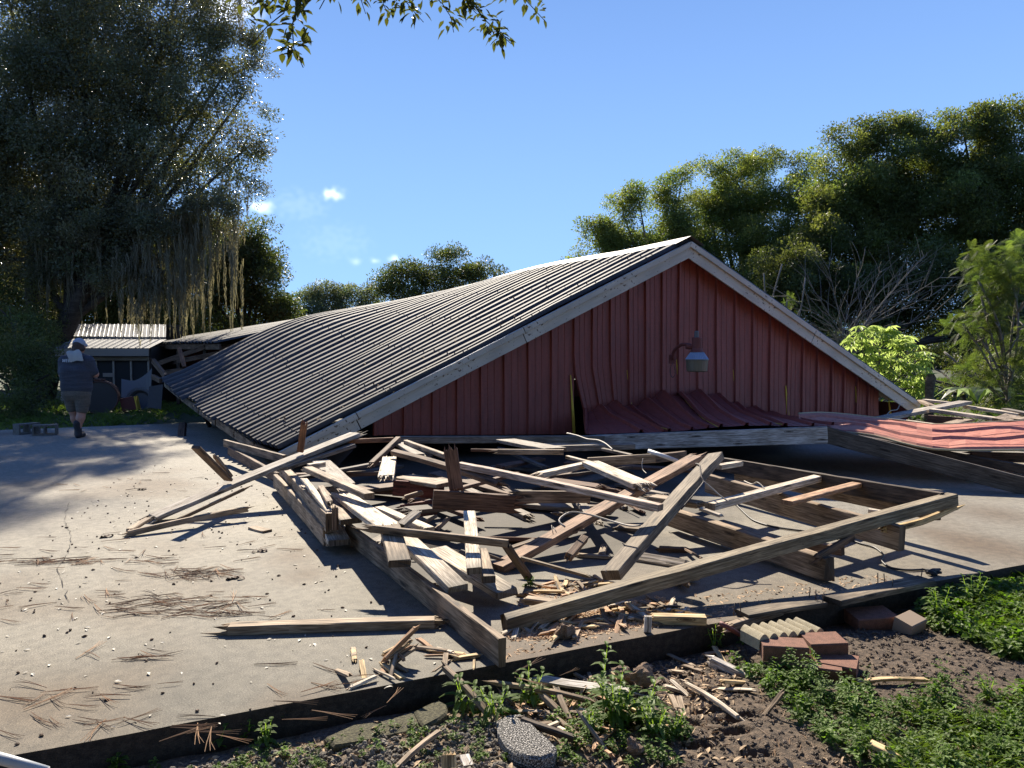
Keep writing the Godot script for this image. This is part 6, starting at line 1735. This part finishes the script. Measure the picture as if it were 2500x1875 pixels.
func _ready() -> void:
	rng.seed = 20241
	nz.seed = 5
	nz.frequency = 0.01
	nz.noise_type = FastNoiseLite.TYPE_SIMPLEX_SMOOTH
	nz2.seed = 77
	nz2.frequency = 0.01
	nz2.fractal_octaves = 3
	# camera
	var cam := Camera3D.new()
	cam.name = "camera"
	cam.fov = 53.0
	cam.position = Vector3(0, 1.6, 0)
	cam.rotation_degrees = Vector3(-2.56, 0, 0)
	cam.near = 0.05
	cam.far = 800
	cam.current = true
	add_child(cam)
	# sky
	var env := Environment.new()
	env.background_mode = Environment.BG_SKY
	var sm := ProceduralSkyMaterial.new()
	sm.sky_top_color = lin(0.018, 0.07, 0.34)
	sm.sky_horizon_color = lin(0.32, 0.565, 0.97)
	sm.sky_curve = 0.41
	sm.sky_energy_multiplier = 1.0
	sm.ground_bottom_color = Color(0.25, 0.23, 0.18)
	sm.ground_horizon_color = Color(0.34, 0.34, 0.28)
	sm.sun_angle_max = 30.0
	sm.sun_curve = 0.08
	sm.sky_cover = clouds()
	env.sky = Sky.new()
	env.sky.sky_material = sm
	env.background_energy_multiplier = 0.64
	env.tonemap_mode = Environment.TONE_MAPPER_LINEAR
	env.tonemap_exposure = 2.3
	env.sdfgi_enabled = true
	env.ssao_enabled = true
	env.ssil_enabled = true
	var we := WorldEnvironment.new()
	we.name = "environment"
	we.environment = env
	add_child(we)
	var sun := DirectionalLight3D.new()
	sun.name = "sun"
	sun.basis = Basis.looking_at(-SUN, Vector3.UP)
	sun.light_energy = 1.6
	sun.light_color = Color(1.0, 0.955, 0.88)
	sun.light_angular_distance = 0.5
	sun.shadow_enabled = true
	add_child(sun)

	materials()
	for w in [["rustred", lin(0.16, 0.045, 0.035), 0.7], ["fascia", lin(0.25, 0.21, 0.17), 0.7], ["darkboard", lin(0.06, 0.052, 0.045), 0.9], ["tubgrey", lin(0.11, 0.112, 0.115), 0.6], ["crate", lin(0.13, 0.035, 0.025), 0.8], ["straw_edge", lin(0.5, 0.42, 0.24), 0.8], ["tilestone", lin(0.32, 0.24, 0.17), 0.95]]: mat(w[0], w[1], w[2])
	mat("ridgezinc", lin(0.24, 0.215, 0.19), 0.55, M["zinc"].albedo_texture, 0.8)
	ground()
	barn()
	shed()
	vegetation()
	boards()
	yard_light()
	man()
	drum_and_junk()
	foreground()

func clouds() -> ImageTexture:
	# a few small fair-weather puffs low in the sky
	var im := Image.create(2048, 1024, false, Image.FORMAT_RGBA8)
	im.fill(Color(1, 1, 1, 0))
	for q: Vector4 in [Vector4(-12.9989,11.0789,0.7500,0.75),Vector4(-18.0090,9.9494,0.8000,0.75),Vector4(-11.5119,6.4415,0.4500,0.22),Vector4(-10.0916,6.5379,0.3000,0.45),Vector4(-8.6919,6.6968,0.4200,0.50),Vector4(-14.0333,4.9716,0.2000,0.60),Vector4(-20.2246,22.4808,2.2000,0.90),Vector4(-15.5053,10.2363,2.0000,0.07),Vector4(-12.9684,7.7755,2.5000,0.05)]:
		# azimuth (0 ahead, right positive), height, half width in degrees, strength
		var u: float = 0.5 + q.x / 360.0 - 0.0
		var cx := fposmod(SKYU + q.x / 360.0, 1.0) * 2048.0
		var cy: float = (0.5 - q.y / 180.0) * 1024.0
		var r: float = q.z / 360.0 * 2048.0
		for y in range(int(cy - r), int(cy + r) + 1):
			for x in range(int(cx - r * 1.6), int(cx + r * 1.6) + 1):
				var d := Vector2((x - cx) / (r * 1.5), (y - cy) / (r * 0.8)).length()
				var v: float = clampf((1.0 - d) * 1.3 + nz2.get_noise_2d(x * 26, y * 38) * 1.1 - 0.2, 0, 1) * clampf(2.2 - 2.2 * d, 0, 1) * q.w
				if v > 0.003:
					var o := im.get_pixel(posmod(x, 2048), y)
					im.set_pixel(posmod(x, 2048), y, Color(1, 0.98, 0.95, maxf(o.a, v)))
	return ImageTexture.create_from_image(im)

const SKYU := 0.0

func boards() -> void:
	bd("sill_beam", "long brown rim board on edge ending at the slab corner", "beam", Vector3(-0.049, 0.145, -3.828), Vector3(-1.374, 0.160, -6.363), 0.045, 0.15, 0, "tanbrown", "c", "c", 0.004)
	bd("plank", "flat pale plank with rotten dark end at foot of the left stack", "plank", Vector3(-1.341, 0.120, -5.930), Vector3(-1.863, 0.192, -7.300), 0.17, 0.045, 0, "bleached", "r", "c", 0)
	bd("joist", "lower joist on edge in the left stack, split at its near end", "joist", Vector3(-1.488, 0.181, -6.100), Vector3(-2.689, 0.184, -8.700), 0.05, 0.15, 0, "tan", "b", "c", 0.01)
	bd("joist", "upper joist on edge in the left stack under broken slats", "joist", Vector3(-1.433, 0.305, -6.050), Vector3(-2.626, 0.257, -8.800), 0.09, 0.15, 0, "tan", "c", "c", 0.01)
	bd("plank", "cracked white slat lying on top of the left stack", "plank", Vector3(-1.456, 0.317, -6.100), Vector3(-1.956, 0.393, -7.200), 0.06, 0.03, 4, "bleached", "b", "b", 0)
	bd("plank", "short splintered slat beside the cracked white slat", "plank", Vector3(-1.479, 0.374, -6.200), Vector3(-1.702, 0.395, -6.800), 0.05, 0.04, -8, "tan", "b", "b", 0)
	bd("stub", "short dark stub standing upright on the left stack", "stub", Vector3(-1.396, 0.345, -6.000), Vector3(-1.390, 0.187, -5.980), 0.045, 0.045, 0, "brown", "b", "c", 0)
	bd("plank", "flat tan plank with ragged dark end right of the left stack", "plank", Vector3(-1.254, 0.284, -5.950), Vector3(-1.751, 0.298, -7.200), 0.17, 0.045, -3, "tan", "r", "c", 0)
	bd("plank", "tan two by four whose square sawn end juts above the lit planks", "plank", Vector3(-1.147, 0.446, -6.150), Vector3(-1.987, 0.463, -7.450), 0.09, 0.05, 0, "tan", "c", "c", 0)
	bd("block", "short pale block under the roof corner behind leaning plank", "block", Vector3(-1.996, 0.480, -7.500), Vector3(-1.863, 0.490, -7.600), 0.07, 0.05, 0, "bleached", "c", "c", 0)
	bd("plank", "grey shaded plank running back under the roof beside the two by four", "plank", Vector3(-1.504, 0.394, -6.900), Vector3(-2.049, 0.422, -8.200), 0.19, 0.04, 0, "grey", "b", "c", 0)
	bd("plank", "wide sunlit white plank with lichen marks left of the leaning stub", "plank", Vector3(-0.860, 0.383, -5.300), Vector3(-1.546, 0.319, -6.900), 0.17, 0.045, 0, "bleached", "c", "c", 0)
	bd("plank", "long white plank whose end rests above the rim board", "plank", Vector3(-0.321, 0.185, -4.560), Vector3(-0.878, 0.365, -5.450), 0.14, 0.045, 0, "bleached", "r", "c", 0.01)
	bd("plank", "tan plank with wavy grain ending under the long thin rail", "plank", Vector3(-0.701, 0.288, -4.750), Vector3(-0.848, 0.386, -5.300), 0.14, 0.045, 0, "tan", "r", "c", 0)
	bd("plank", "narrow white plank behind the small leaning grey stub", "plank", Vector3(-0.597, 0.320, -5.500), Vector3(-1.062, 0.350, -6.100), 0.09, 0.04, 0, "bleached", "c", "c", 0)
	bd("stub", "small grey stub leaning with a torn top in the pile", "stub", Vector3(-0.779, 0.381, -5.350), Vector3(-0.694, 0.422, -5.600), 0.06, 0.04, 15, "grey", "c", "b", 0)
	bd("rail", "long thin rail lying across the left planks, torn left end", "rail", Vector3(-0.938, 0.417, -5.150), Vector3(-0.024, 0.353, -5.000), 0.04, 0.05, 0, "tanbrown", "b", "c", 0)
	bd("brace", "short dark brace hanging down from right end of thin rail", "brace", Vector3(-0.032, 0.324, -5.020), Vector3(0.123, 0.051, -5.200), 0.075, 0.03, 0, "darkbrown", "c", "c", 0)
	bd("plank", "white plank pointing at the viewer below the dark brown board", "plank", Vector3(-0.235, 0.251, -4.720), Vector3(-0.331, 0.346, -5.950), 0.094, 0.045, 0, "bleached", "r", "b", 0)
	bd("plank", "stubby tan plank end right beside the white pointing plank", "plank", Vector3(-0.145, 0.189, -4.750), Vector3(-0.214, 0.221, -5.300), 0.085, 0.045, 0, "tan", "r", "c", 0)
	bd("plank", "rotten ended plank lying low below the stubby plank ends", "plank", Vector3(-0.031, 0.096, -4.760), Vector3(-0.530, 0.213, -5.350), 0.17, 0.045, 0, "bleached", "r", "c", 0)
	bd("plank", "small tan slat low behind the front beam near weed", "plank", Vector3(0.089, 0.070, -4.707), Vector3(0.279, 0.070, -4.638), 0.07, 0.04, 0, "tan", "b", "c", 0)
	bd("beam", "weathered grey beam leaning steeply across the middle of the pile", "beam", Vector3(0.627, 0.180, -4.900), Vector3(1.746, 0.713, -6.600), 0.135, 0.07, -12, "greybrown", "c", "c", 0.004)
	bd("beam", "rust brown beam crossing under the long pale board", "beam", Vector3(-0.105, 0.046, -5.500), Vector3(1.675, 0.638, -7.000), 0.14, 0.055, 0, "rustgrey", "c", "b", 0.004)
	bd("board", "long pale board with a red paint smear crossing the pile", "board", Vector3(-0.468, 0.602, -6.800), Vector3(1.055, 0.503, -5.420), 0.075, 0.05, 0, "redsmear", "c", "c", 0.006)
	bd("stick", "stick with torn bark-like edge left of the notched upright", "stick", Vector3(-1.184, 0.607, -7.600), Vector3(-0.116, 0.497, -6.400), 0.06, 0.05, 20, "brown", "c", "b", 0.02)
	bd("board", "notched brown board standing upright in middle of pile", "board", Vector3(-0.506, 0.773, -6.300), Vector3(-0.457, 0.462, -6.250), 0.115, 0.03, 0, "redbrown", "b", "c", 0)
	bd("board", "broad dark brown board on edge under the notched upright", "board", Vector3(-0.624, 0.482, -6.100), Vector3(0.023, 0.422, -6.200), 0.045, 0.15, 0, "redbrown", "c", "b", 0)
	bd("board", "split brown board continuing right of the broad dark board", "board", Vector3(0.023, 0.447, -6.250), Vector3(0.669, 0.379, -6.600), 0.045, 0.1, 0, "tanbrown", "b", "c", 0)
	bd("board", "dark red board on edge deep behind the tan flat board", "board", Vector3(-1.068, 0.424, -6.900), Vector3(-0.609, 0.394, -6.900), 0.04, 0.14, 0, "darkred", "c", "c", 0)
	bd("board", "dark red board lying low left of the broad dark board", "board", Vector3(-0.959, 0.262, -6.600), Vector3(-0.661, 0.329, -6.500), 0.04, 0.13, 0, "darkred", "b", "c", 0)
	bd("block", "small tan chip caught in the dark behind the lit planks", "block", Vector3(-0.934, 0.333, -6.650), Vector3(-0.795, 0.368, -6.700), 0.04, 0.04, 0, "tan", "b", "b", 0)
	bd("board", "wide tan board lying flat left of the notched upright", "board", Vector3(-1.019, 0.416, -7.200), Vector3(-0.562, 0.463, -6.550), 0.2, 0.035, 4, "tan", "c", "c", 0)
	bd("plank", "white ended plank poking out of the dark toward the viewer", "plank", Vector3(-1.094, 0.511, -6.650), Vector3(-1.232, 0.526, -7.700), 0.14, 0.045, 0, "bleached", "b", "c", 0)
	bd("stick", "short stick leaning on the end of the wall plate", "stick", Vector3(-1.246, 0.648, -8.400), Vector3(-1.396, 0.485, -7.600), 0.06, 0.05, 0, "brown", "c", "b", 0)
	bd("stick", "thin orange splinter rail lying at the left end of wall", "stick", Vector3(-1.775, 0.599, -8.600), Vector3(-1.297, 0.640, -8.400), 0.04, 0.05, 0, "orange", "b", "c", 0)
	bd("timber", "long grey timber lying along foot of the red wall", "timber", Vector3(-1.445, 0.481, -9.900), Vector3(1.244, 0.434, -10.400), 0.09, 0.09, 0, "grey", "c", "c", 0)
	bd("board", "wide grey shaded board sloping below the wall timber", "board", Vector3(-1.196, 0.587, -8.400), Vector3(-0.890, 0.568, -7.600), 0.18, 0.035, 0, "grey", "c", "c", 0)
	bd("board", "broken grey board falling toward the notched upright", "board", Vector3(-1.152, 0.624, -8.300), Vector3(-0.626, 0.622, -7.200), 0.05, 0.045, 0, "tan", "c", "b", 0)
	bd("batten", "thin tan batten with nails lying level under red wall", "batten", Vector3(-0.137, 0.614, -7.600), Vector3(0.508, 0.616, -7.550), 0.045, 0.05, 0, "tan", "b", "c", 0)
	bd("batten", "thin reddish batten at left end of the nailed batten", "batten", Vector3(-0.411, 0.610, -7.660), Vector3(-0.073, 0.607, -7.640), 0.03, 0.028, 0, "redbrown", "c", "c", 0)
	bd("board", "broad blue grey board in shadow behind the nailed batten", "board", Vector3(-0.077, 0.529, -9.200), Vector3(0.441, 0.614, -7.700), 0.24, 0.04, 0, "grey", "c", "c", 0)
	bd("board", "tan board on edge behind the wide white plank", "board", Vector3(0.749, 0.528, -7.600), Vector3(1.434, 0.555, -7.700), 0.04, 0.09, 0, "tan", "c", "c", 0)
	bd("board", "dark board end right of the tan board on edge", "board", Vector3(1.442, 0.538, -7.800), Vector3(1.853, 0.517, -8.200), 0.04, 0.09, 0, "brown", "c", "c", 0)
	bd("plank", "short pale plank with broken left end meeting the wide white plank", "plank", Vector3(0.249, 0.495, -6.900), Vector3(0.734, 0.511, -7.450), 0.09, 0.05, 0, "bleached", "b", "c", 0)
	bd("plank", "wide white plank passing behind the rust brown beam", "plank", Vector3(0.753, 0.531, -7.350), Vector3(1.091, 0.485, -6.400), 0.18, 0.05, 0, "bleached", "c", "c", 0)
	bd("slat", "thin pale slat above the short pale plank", "slat", Vector3(0.561, 0.523, -7.800), Vector3(0.759, 0.509, -7.500), 0.05, 0.03, 0, "bleached", "c", "c", 0)
	bd("timber", "grey timber in shadow parallel to the wall timber", "timber", Vector3(0.444, 0.471, -9.000), Vector3(1.483, 0.462, -9.300), 0.07, 0.07, 0, "grey", "c", "c", 0)
	bd("slat", "thin blue grey slat in the shadow behind the pipe", "slat", Vector3(1.018, 0.498, -8.600), Vector3(1.276, 0.484, -8.200), 0.05, 0.03, 0, "grey", "c", "c", 0)
	bd("plank", "flat pale plank end low behind the steep grey beam", "plank", Vector3(1.141, 0.420, -6.200), Vector3(1.460, 0.416, -5.950), 0.13, 0.045, 0, "tan", "b", "c", 0)
	bd("slat", "pale splintered slat under the flat pale plank end", "slat", Vector3(1.431, 0.403, -5.800), Vector3(1.559, 0.370, -5.700), 0.05, 0.02, 0, "bleached", "c", "b", 0)
	bd("joist", "far rim joist of the propped frame, dark front face", "joist", Vector3(3.322, 0.498, -5.900), Vector3(2.202, 0.435, -8.400), 0.045, 0.15, 0, "darkbrown", "c", "c", 0)
	bd("joist", "second joist of the frame with pale lit top and rotten end", "joist", Vector3(3.420, 0.376, -6.150), Vector3(2.438, 0.343, -8.300), 0.07, 0.15, 0, "joist", "r", "c", 0)
	bd("joist", "third joist of the frame, knotty brown face", "joist", Vector3(2.816, 0.327, -5.500), Vector3(1.910, 0.390, -7.450), 0.07, 0.18, 0, "joist", "c", "c", 0)
	bd("joist", "nearest joist of the frame, its end hanging below the front beam", "joist", Vector3(2.171, 0.179, -5.200), Vector3(1.417, 0.200, -6.750), 0.09, 0.16, 0, "joist", "r", "c", 0)
	bd("block", "short joist stub nailed beside the nearest joist", "block", Vector3(2.240, 0.156, -5.750), Vector3(2.408, 0.172, -5.550), 0.05, 0.07, 0, "brown", "c", "c", 0)
	bd("beam", "long front beam rising from slab edge over the joist ends", "beam", Vector3(-0.042, 0.079, -4.330), Vector3(3.397, 0.492, -5.900), 0.095, 0.09, 0, "frontbeam", "r", "c", 0.006)
	bd("splinter", "long pale splinter peeling off underside of the front beam", "splinter", Vector3(3.432, 0.400, -5.930), Vector3(2.732, 0.304, -5.600), 0.04, 0.045, 0, "straw", "b", "b", -0.03)
	bd("splinter", "dark splinter hanging down from middle of the front beam", "splinter", Vector3(2.422, 0.297, -5.420), Vector3(2.080, 0.206, -5.200), 0.03, 0.05, 0, "brown", "c", "b", 0)
	bd("rail", "white two by four lying across the frame joists, wire on it", "rail", Vector3(1.515, 0.426, -5.850), Vector3(2.844, 0.450, -7.050), 0.09, 0.055, 0, "bleached", "c", "c", 0)
	bd("board", "tan board with bark edge lying right of white two by four", "board", Vector3(2.141, 0.426, -5.950), Vector3(2.976, 0.456, -6.600), 0.1, 0.035, 0, "tanorange", "c", "c", 0)
	bd("block", "short white block at the far end of frame", "block", Vector3(1.967, 0.503, -7.300), Vector3(2.230, 0.508, -7.500), 0.08, 0.045, 0, "bleached", "c", "c", 0)
	bd("block", "pale scrap lying on the third joist near front beam", "block", Vector3(2.685, 0.404, -5.750), Vector3(2.758, 0.401, -5.700), 0.05, 0.03, 0, "bleached", "c", "b", 0)
	bd("plank", "long grey plank leaning from the slab up to roof corner", "plank", Vector3(-3.342, 0.060, -7.100), Vector3(-1.784, 0.658, -8.700), 0.19, 0.045, 0, "greyplank", "b", "c", 0.01)
	bd("plank", "narrow grey plank under the upper end of leaning plank", "plank", Vector3(-2.363, 0.385, -8.000), Vector3(-1.757, 0.558, -8.500), 0.09, 0.04, 0, "grey", "b", "c", 0)
	bd("stick", "slim tan stick lying on slab below the leaning plank", "stick", Vector3(-3.287, 0.050, -6.529), Vector3(-2.500, 0.123, -7.200), 0.04, 0.05, 0, "tan", "b", "b", 0.01)
	bd("stick", "broken off end piece between leaning plank and slab", "stick", Vector3(-3.293, 0.060, -6.571), Vector3(-3.299, 0.080, -6.921), 0.06, 0.03, 0, "tan", "b", "b", 0)
	bd("stick", "thin dark splinter under the middle of leaning plank", "stick", Vector3(-3.114, 0.030, -7.089), Vector3(-2.582, 0.273, -7.350), 0.04, 0.03, 0, "tanbrown", "b", "b", 0)
	bd("board", "short board standing tilted behind the leaning plank", "board", Vector3(-2.824, 0.311, -7.650), Vector3(-3.000, 0.684, -7.290), 0.11, 0.03, 0, "brown", "c", "c", 0)
	bd("board", "narrow torn board leaning right of short tilted board", "board", Vector3(-2.819, 0.338, -7.700), Vector3(-2.904, 0.550, -7.550), 0.05, 0.035, 0, "tanbrown", "c", "b", 0)
	bd("stick", "reddish stick standing upright on the leaning plank", "stick", Vector3(-2.265, 0.507, -8.170), Vector3(-2.199, 0.808, -8.100), 0.07, 0.04, 0, "orange", "c", "b", 0)
	bd("timber", "long brown timber under the roof eave left of corner", "timber", Vector3(-4.117, 0.310, -11.000), Vector3(-2.789, 0.307, -9.400), 0.05, 0.1, 0, "tanbrown", "c", "c", 0)
	bd("timber", "second brown timber lower under the eave corner", "timber", Vector3(-3.979, 0.236, -10.800), Vector3(-2.754, 0.152, -9.000), 0.05, 0.12, 0, "brown", "c", "c", 0)
	bd("post", "dark post stub hanging below the eave above slab", "post", Vector3(-6.149, 0.245, -14.300), Vector3(-6.096, -0.032, -14.100), 0.13, 0.08, 0, "darkbrown", "c", "c", 0)
	bd("plank", "split plank lying flat in the foreground of slab", "plank", Vector3(-1.594, 0.050, -4.282), Vector3(-0.448, 0.050, -4.386), 0.085, 0.055, 0, "tan", "b", "b", 0.004)
	bd("scrap", "small plank scrap on slab below the slim tan stick", "scrap", Vector3(-2.323, 0.020, -6.830), Vector3(-2.143, 0.020, -6.686), 0.09, 0.03, 0, "tan", "b", "c", 0)
	bd("beam", "white weathered beam holding the folded wall sheets", "beam", Vector3(0.450, 0.370, -10.800), Vector3(3.901, 0.651, -9.500), 0.05, 0.21, 0, "whitewash", "c", "c", 0)
	bd("beam", "long dark grey beam running right from the white beam end", "beam", Vector3(3.902, 0.645, -9.500), Vector3(5.947, 0.120, -8.300), 0.05, 0.2, 0, "darkgrey", "c", "c", 0)
	bd("beam", "blackened beam behind the long dark grey beam", "beam", Vector3(4.352, 0.528, -9.600), Vector3(6.054, 0.243, -8.900), 0.1, 0.1, 0, "darkbrown", "b", "c", 0)
	bd("board", "reddish board under the far sheet at right edge of photo", "board", Vector3(5.759, 0.323, -9.600), Vector3(6.457, 0.317, -9.500), 0.04, 0.12, 0, "redbrown", "b", "c", 0)
	bd("plank", "grey plank crossing behind the fallen red sheet", "plank", Vector3(6.163, 0.442, -13.000), Vector3(8.558, 0.636, -14.500), 0.24, 0.06, 0, "greyplank", "c", "c", 0)
	bd("plank", "pale plank running right from under the crossing grey plank", "plank", Vector3(7.435, 0.557, -13.600), Vector3(8.029, 0.478, -12.600), 0.16, 0.06, 0, "bleached", "c", "c", 0)
	bd("plank", "second pale plank further back right of the crossing plank", "plank", Vector3(8.560, 0.549, -14.500), Vector3(9.006, 0.470, -13.600), 0.16, 0.05, 0, "bleached", "c", "c", 0)
	bd("plank", "short slat between the rake end and crossing plank", "plank", Vector3(7.905, 0.629, -14.900), Vector3(7.762, 0.581, -14.200), 0.1, 0.05, 0, "tan", "c", "c", 0)
	bd("plank", "farthest thin plank lying level beyond the rake end", "plank", Vector3(8.466, 0.585, -15.800), Vector3(8.743, 0.556, -15.400), 0.16, 0.05, 0, "bleached", "c", "c", 0)
	bd("plank", "thin pale plank lying along the back edge of red sheet", "plank", Vector3(6.287, 0.463, -12.900), Vector3(6.678, 0.431, -12.000), 0.12, 0.05, 0, "bleached", "c", "c", 0)
	bd("plank", "wide tan plank end behind the sunlit red sheet", "plank", Vector3(7.065, 0.413, -12.400), Vector3(7.715, 0.433, -13.000), 0.2, 0.04, 0, "tan", "c", "b", 0)
	bd("plank", "tilted tan plank end at right behind the sunlit sheet", "plank", Vector3(7.838, 0.480, -12.300), Vector3(8.358, 0.511, -12.800), 0.25, 0.05, 10, "tan", "c", "c", 0)
	bd("plank", "grey plank at far right edge behind the sunlit sheet", "plank", Vector3(8.971, 0.534, -14.000), Vector3(9.087, 0.487, -13.400), 0.14, 0.05, 0, "grey", "c", "c", 0)
	bd("plank", "tan plank at right photo edge just behind the sheet", "plank", Vector3(8.099, 0.487, -12.400), Vector3(8.596, 0.503, -12.600), 0.2, 0.05, 0, "tan", "c", "c", 0)
	bd("plank", "broken red plank under the pale plank at right", "plank", Vector3(7.204, 0.468, -13.300), Vector3(7.552, 0.460, -12.900), 0.05, 0.14, 0, "redbrown", "b", "b", 0)
	bd("rafter", "dark rafter leaning in the gap of the torn roof", "rafter", Vector3(-8.966, 1.360, -19.300), Vector3(-8.488, 0.990, -18.900), 0.08, 0.12, 0, "brown", "b", "c", 0)
	bd("rafter", "reddish stick hanging in the gap of torn roof", "rafter", Vector3(-8.452, 1.641, -19.600), Vector3(-8.161, 1.183, -19.200), 0.09, 0.05, 0, "orange", "b", "c", 0)
	bd("rafter", "brown rafter running up into the gap of torn roof", "rafter", Vector3(-9.462, 1.289, -20.600), Vector3(-8.349, 1.726, -20.900), 0.08, 0.12, 0, "brown", "b", "c", 0)
	bd("rafter", "second brown rafter lower in the gap of torn roof", "rafter", Vector3(-8.796, 1.349, -20.200), Vector3(-7.687, 1.588, -20.600), 0.08, 0.12, 0, "brown", "b", "c", 0)
	bd("rafter", "pale slat lying across the gap of torn roof", "rafter", Vector3(-8.735, 1.089, -19.400), Vector3(-8.230, 1.143, -19.300), 0.08, 0.12, 0, "brown", "b", "c", 0)
	bd("rafter", "short dark board end under the torn roof gap", "rafter", Vector3(-8.952, 0.980, -19.200), Vector3(-8.569, 0.894, -18.800), 0.08, 0.12, 0, "brown", "b", "c", 0)
	bd("sill", "rotten flat sill board along right slab edge with nails", "sill", Vector3(2.007, 0.045, -4.766), Vector3(2.826, 0.045, -5.187), 0.14, 0.04, 0, "greybrown", "r", "r", 0.004)
	bd("sill", "rotten sill remnant on slab edge behind the brick pile", "sill", Vector3(1.370, 0.035, -4.527), Vector3(1.931, 0.030, -4.771), 0.12, 0.03, 0, "greybrown", "r", "r", 0.004)
	bd("stick", "grey stick leaning against slab edge behind brick pile", "stick", Vector3(1.268, 0.017, -4.400), Vector3(1.750, 0.012, -4.750), 0.05, 0.045, 0, "tan", "b", "c", 0)
	bd("block", "charred block lying on slab edge left of brick pile", "block", Vector3(0.826, 0.050, -4.447), Vector3(1.129, 0.050, -4.424), 0.07, 0.05, 0, "straw", "b", "c", 0)
	bd("stub", "small grey pipe-like stub standing at the slab edge", "stub", Vector3(0.770, 0.094, -4.280), Vector3(0.765, 0.009, -4.270), 0.04, 0.04, 0, "whitewash", "c", "c", 0)
	bd("slat", "pale slat leaning down behind the grey stub", "slat", Vector3(0.712, 0.050, -4.683), Vector3(0.788, 0.030, -4.482), 0.04, 0.02, 0, "bleached", "b", "b", 0)
	bd("slat", "flat grey slat on debris left of the grey stub", "slat", Vector3(0.701, 0.030, -4.517), Vector3(0.852, 0.020, -4.403), 0.06, 0.02, 0, "greybrown", "c", "b", 0)
	bd("stub", "short stub standing in the debris behind steep beam foot", "stub", Vector3(0.390, 0.223, -5.150), Vector3(0.529, 0.261, -5.500), 0.055, 0.05, 20, "brown", "b", "c", 0)
	bd("slat", "small pale slat flat on slab left of the steep beam foot", "slat", Vector3(0.519, 0.030, -5.871), Vector3(0.734, 0.030, -5.812), 0.04, 0.025, 0, "tan", "b", "b", 0)
	bd("slat", "small tan slat standing beside flat slat near steep beam", "slat", Vector3(0.739, 0.050, -6.087), Vector3(0.690, 0.030, -5.871), 0.05, 0.03, 0, "tan", "b", "b", 0)
	bd("slat", "white grey flat slat lying in weeds below the slab corner", "slat", Vector3(0.145, -0.080, -3.878), Vector3(0.582, -0.090, -3.774), 0.06, 0.015, 10, "whitewash", "b", "c", -0.01)
	bd("slat", "grey ribbed slat in dirt left of the brick pile", "slat", Vector3(1.091, -0.070, -4.114), Vector3(1.260, -0.110, -3.969), 0.05, 0.05, 0, "whitewash", "b", "c", 0)
	bd("stick", "dark brown stick beside the round pebbled slab", "stick", Vector3(0.045, -0.050, -3.391), Vector3(0.274, -0.070, -3.262), 0.03, 0.03, 0, "darkbrown", "b", "b", 0)
	bd("stick", "long tan stick leaning off the slab into tall weeds", "stick", Vector3(-0.329, 0.047, -3.720), Vector3(-0.097, -0.090, -3.501), 0.035, 0.025, 0, "tan", "b", "b", 0.01)
	bd("stick", "forked tan tip below long leaning stick", "stick", Vector3(-0.089, -0.090, -3.501), Vector3(-0.150, -0.110, -3.392), 0.035, 0.02, 0, "tan", "b", "b", 0)
	bd("stick", "thin brown stick lying through the weeds below corner", "stick", Vector3(-0.065, -0.020, -3.695), Vector3(0.379, -0.090, -3.660), 0.028, 0.02, 0, "tanbrown", "b", "b", 0.01)
	bd("stick", "tan stick pointing down beside the pebbled slab weeds", "stick", Vector3(0.216, -0.050, -3.703), Vector3(0.267, -0.110, -3.502), 0.028, 0.02, 0, "tan", "b", "b", 0)
	bd("stick", "split tan stick left of the downward pointing stick", "stick", Vector3(0.152, -0.060, -3.643), Vector3(0.236, -0.110, -3.568), 0.035, 0.025, 0, "tan", "b", "b", 0)
	bd("stick", "white forked stick in the dirt by tyre tracks", "stick", Vector3(0.887, -0.090, -3.851), Vector3(1.051, -0.100, -3.514), 0.022, 0.02, 0, "bleached", "b", "b", 0.01)
	bd("stick", "long dark twig leaning through broad leaf weeds", "stick", Vector3(0.305, 0.010, -3.286), Vector3(0.416, -0.110, -3.185), 0.015, 0.015, 0, "grey", "b", "b", 0)
	bd("stick", "long grey tan stick in the gravel at bottom edge", "stick", Vector3(-0.320, -0.060, -3.293), Vector3(-0.479, -0.110, -3.087), 0.025, 0.02, 0, "tan", "b", "b", 0.01)
	bd("stick", "tan splinter standing tilted above the tyre tracks", "stick", Vector3(1.180, -0.110, -3.539), Vector3(1.266, -0.010, -3.556), 0.025, 0.012, 0, "tanbrown", "b", "b", 0)
	bd("stick", "long pale splinter lying in dirt right of the bricks", "stick", Vector3(1.779, -0.100, -3.889), Vector3(2.115, -0.080, -3.870), 0.03, 0.015, 0, "straw", "b", "b", 0.01)
	bd("splinter", "large fibrous splinter in grass at the bottom right", "splinter", Vector3(1.520, -0.060, -3.197), Vector3(1.637, -0.110, -3.078), 0.05, 0.02, 0, "straw", "b", "b", 0.01)
	bd("slat", "short pale upright scrap at the bottom edge of photo", "slat", Vector3(-0.258, -0.050, -3.067), Vector3(-0.256, -0.090, -3.044), 0.06, 0.03, 0, "straw", "b", "c", 0)
	bd("slat", "small whitewashed scrap on gravel at bottom edge", "slat", Vector3(-0.200, -0.100, -3.166), Vector3(-0.179, -0.110, -3.100), 0.045, 0.02, 0, "whitewash", "c", "c", 0)
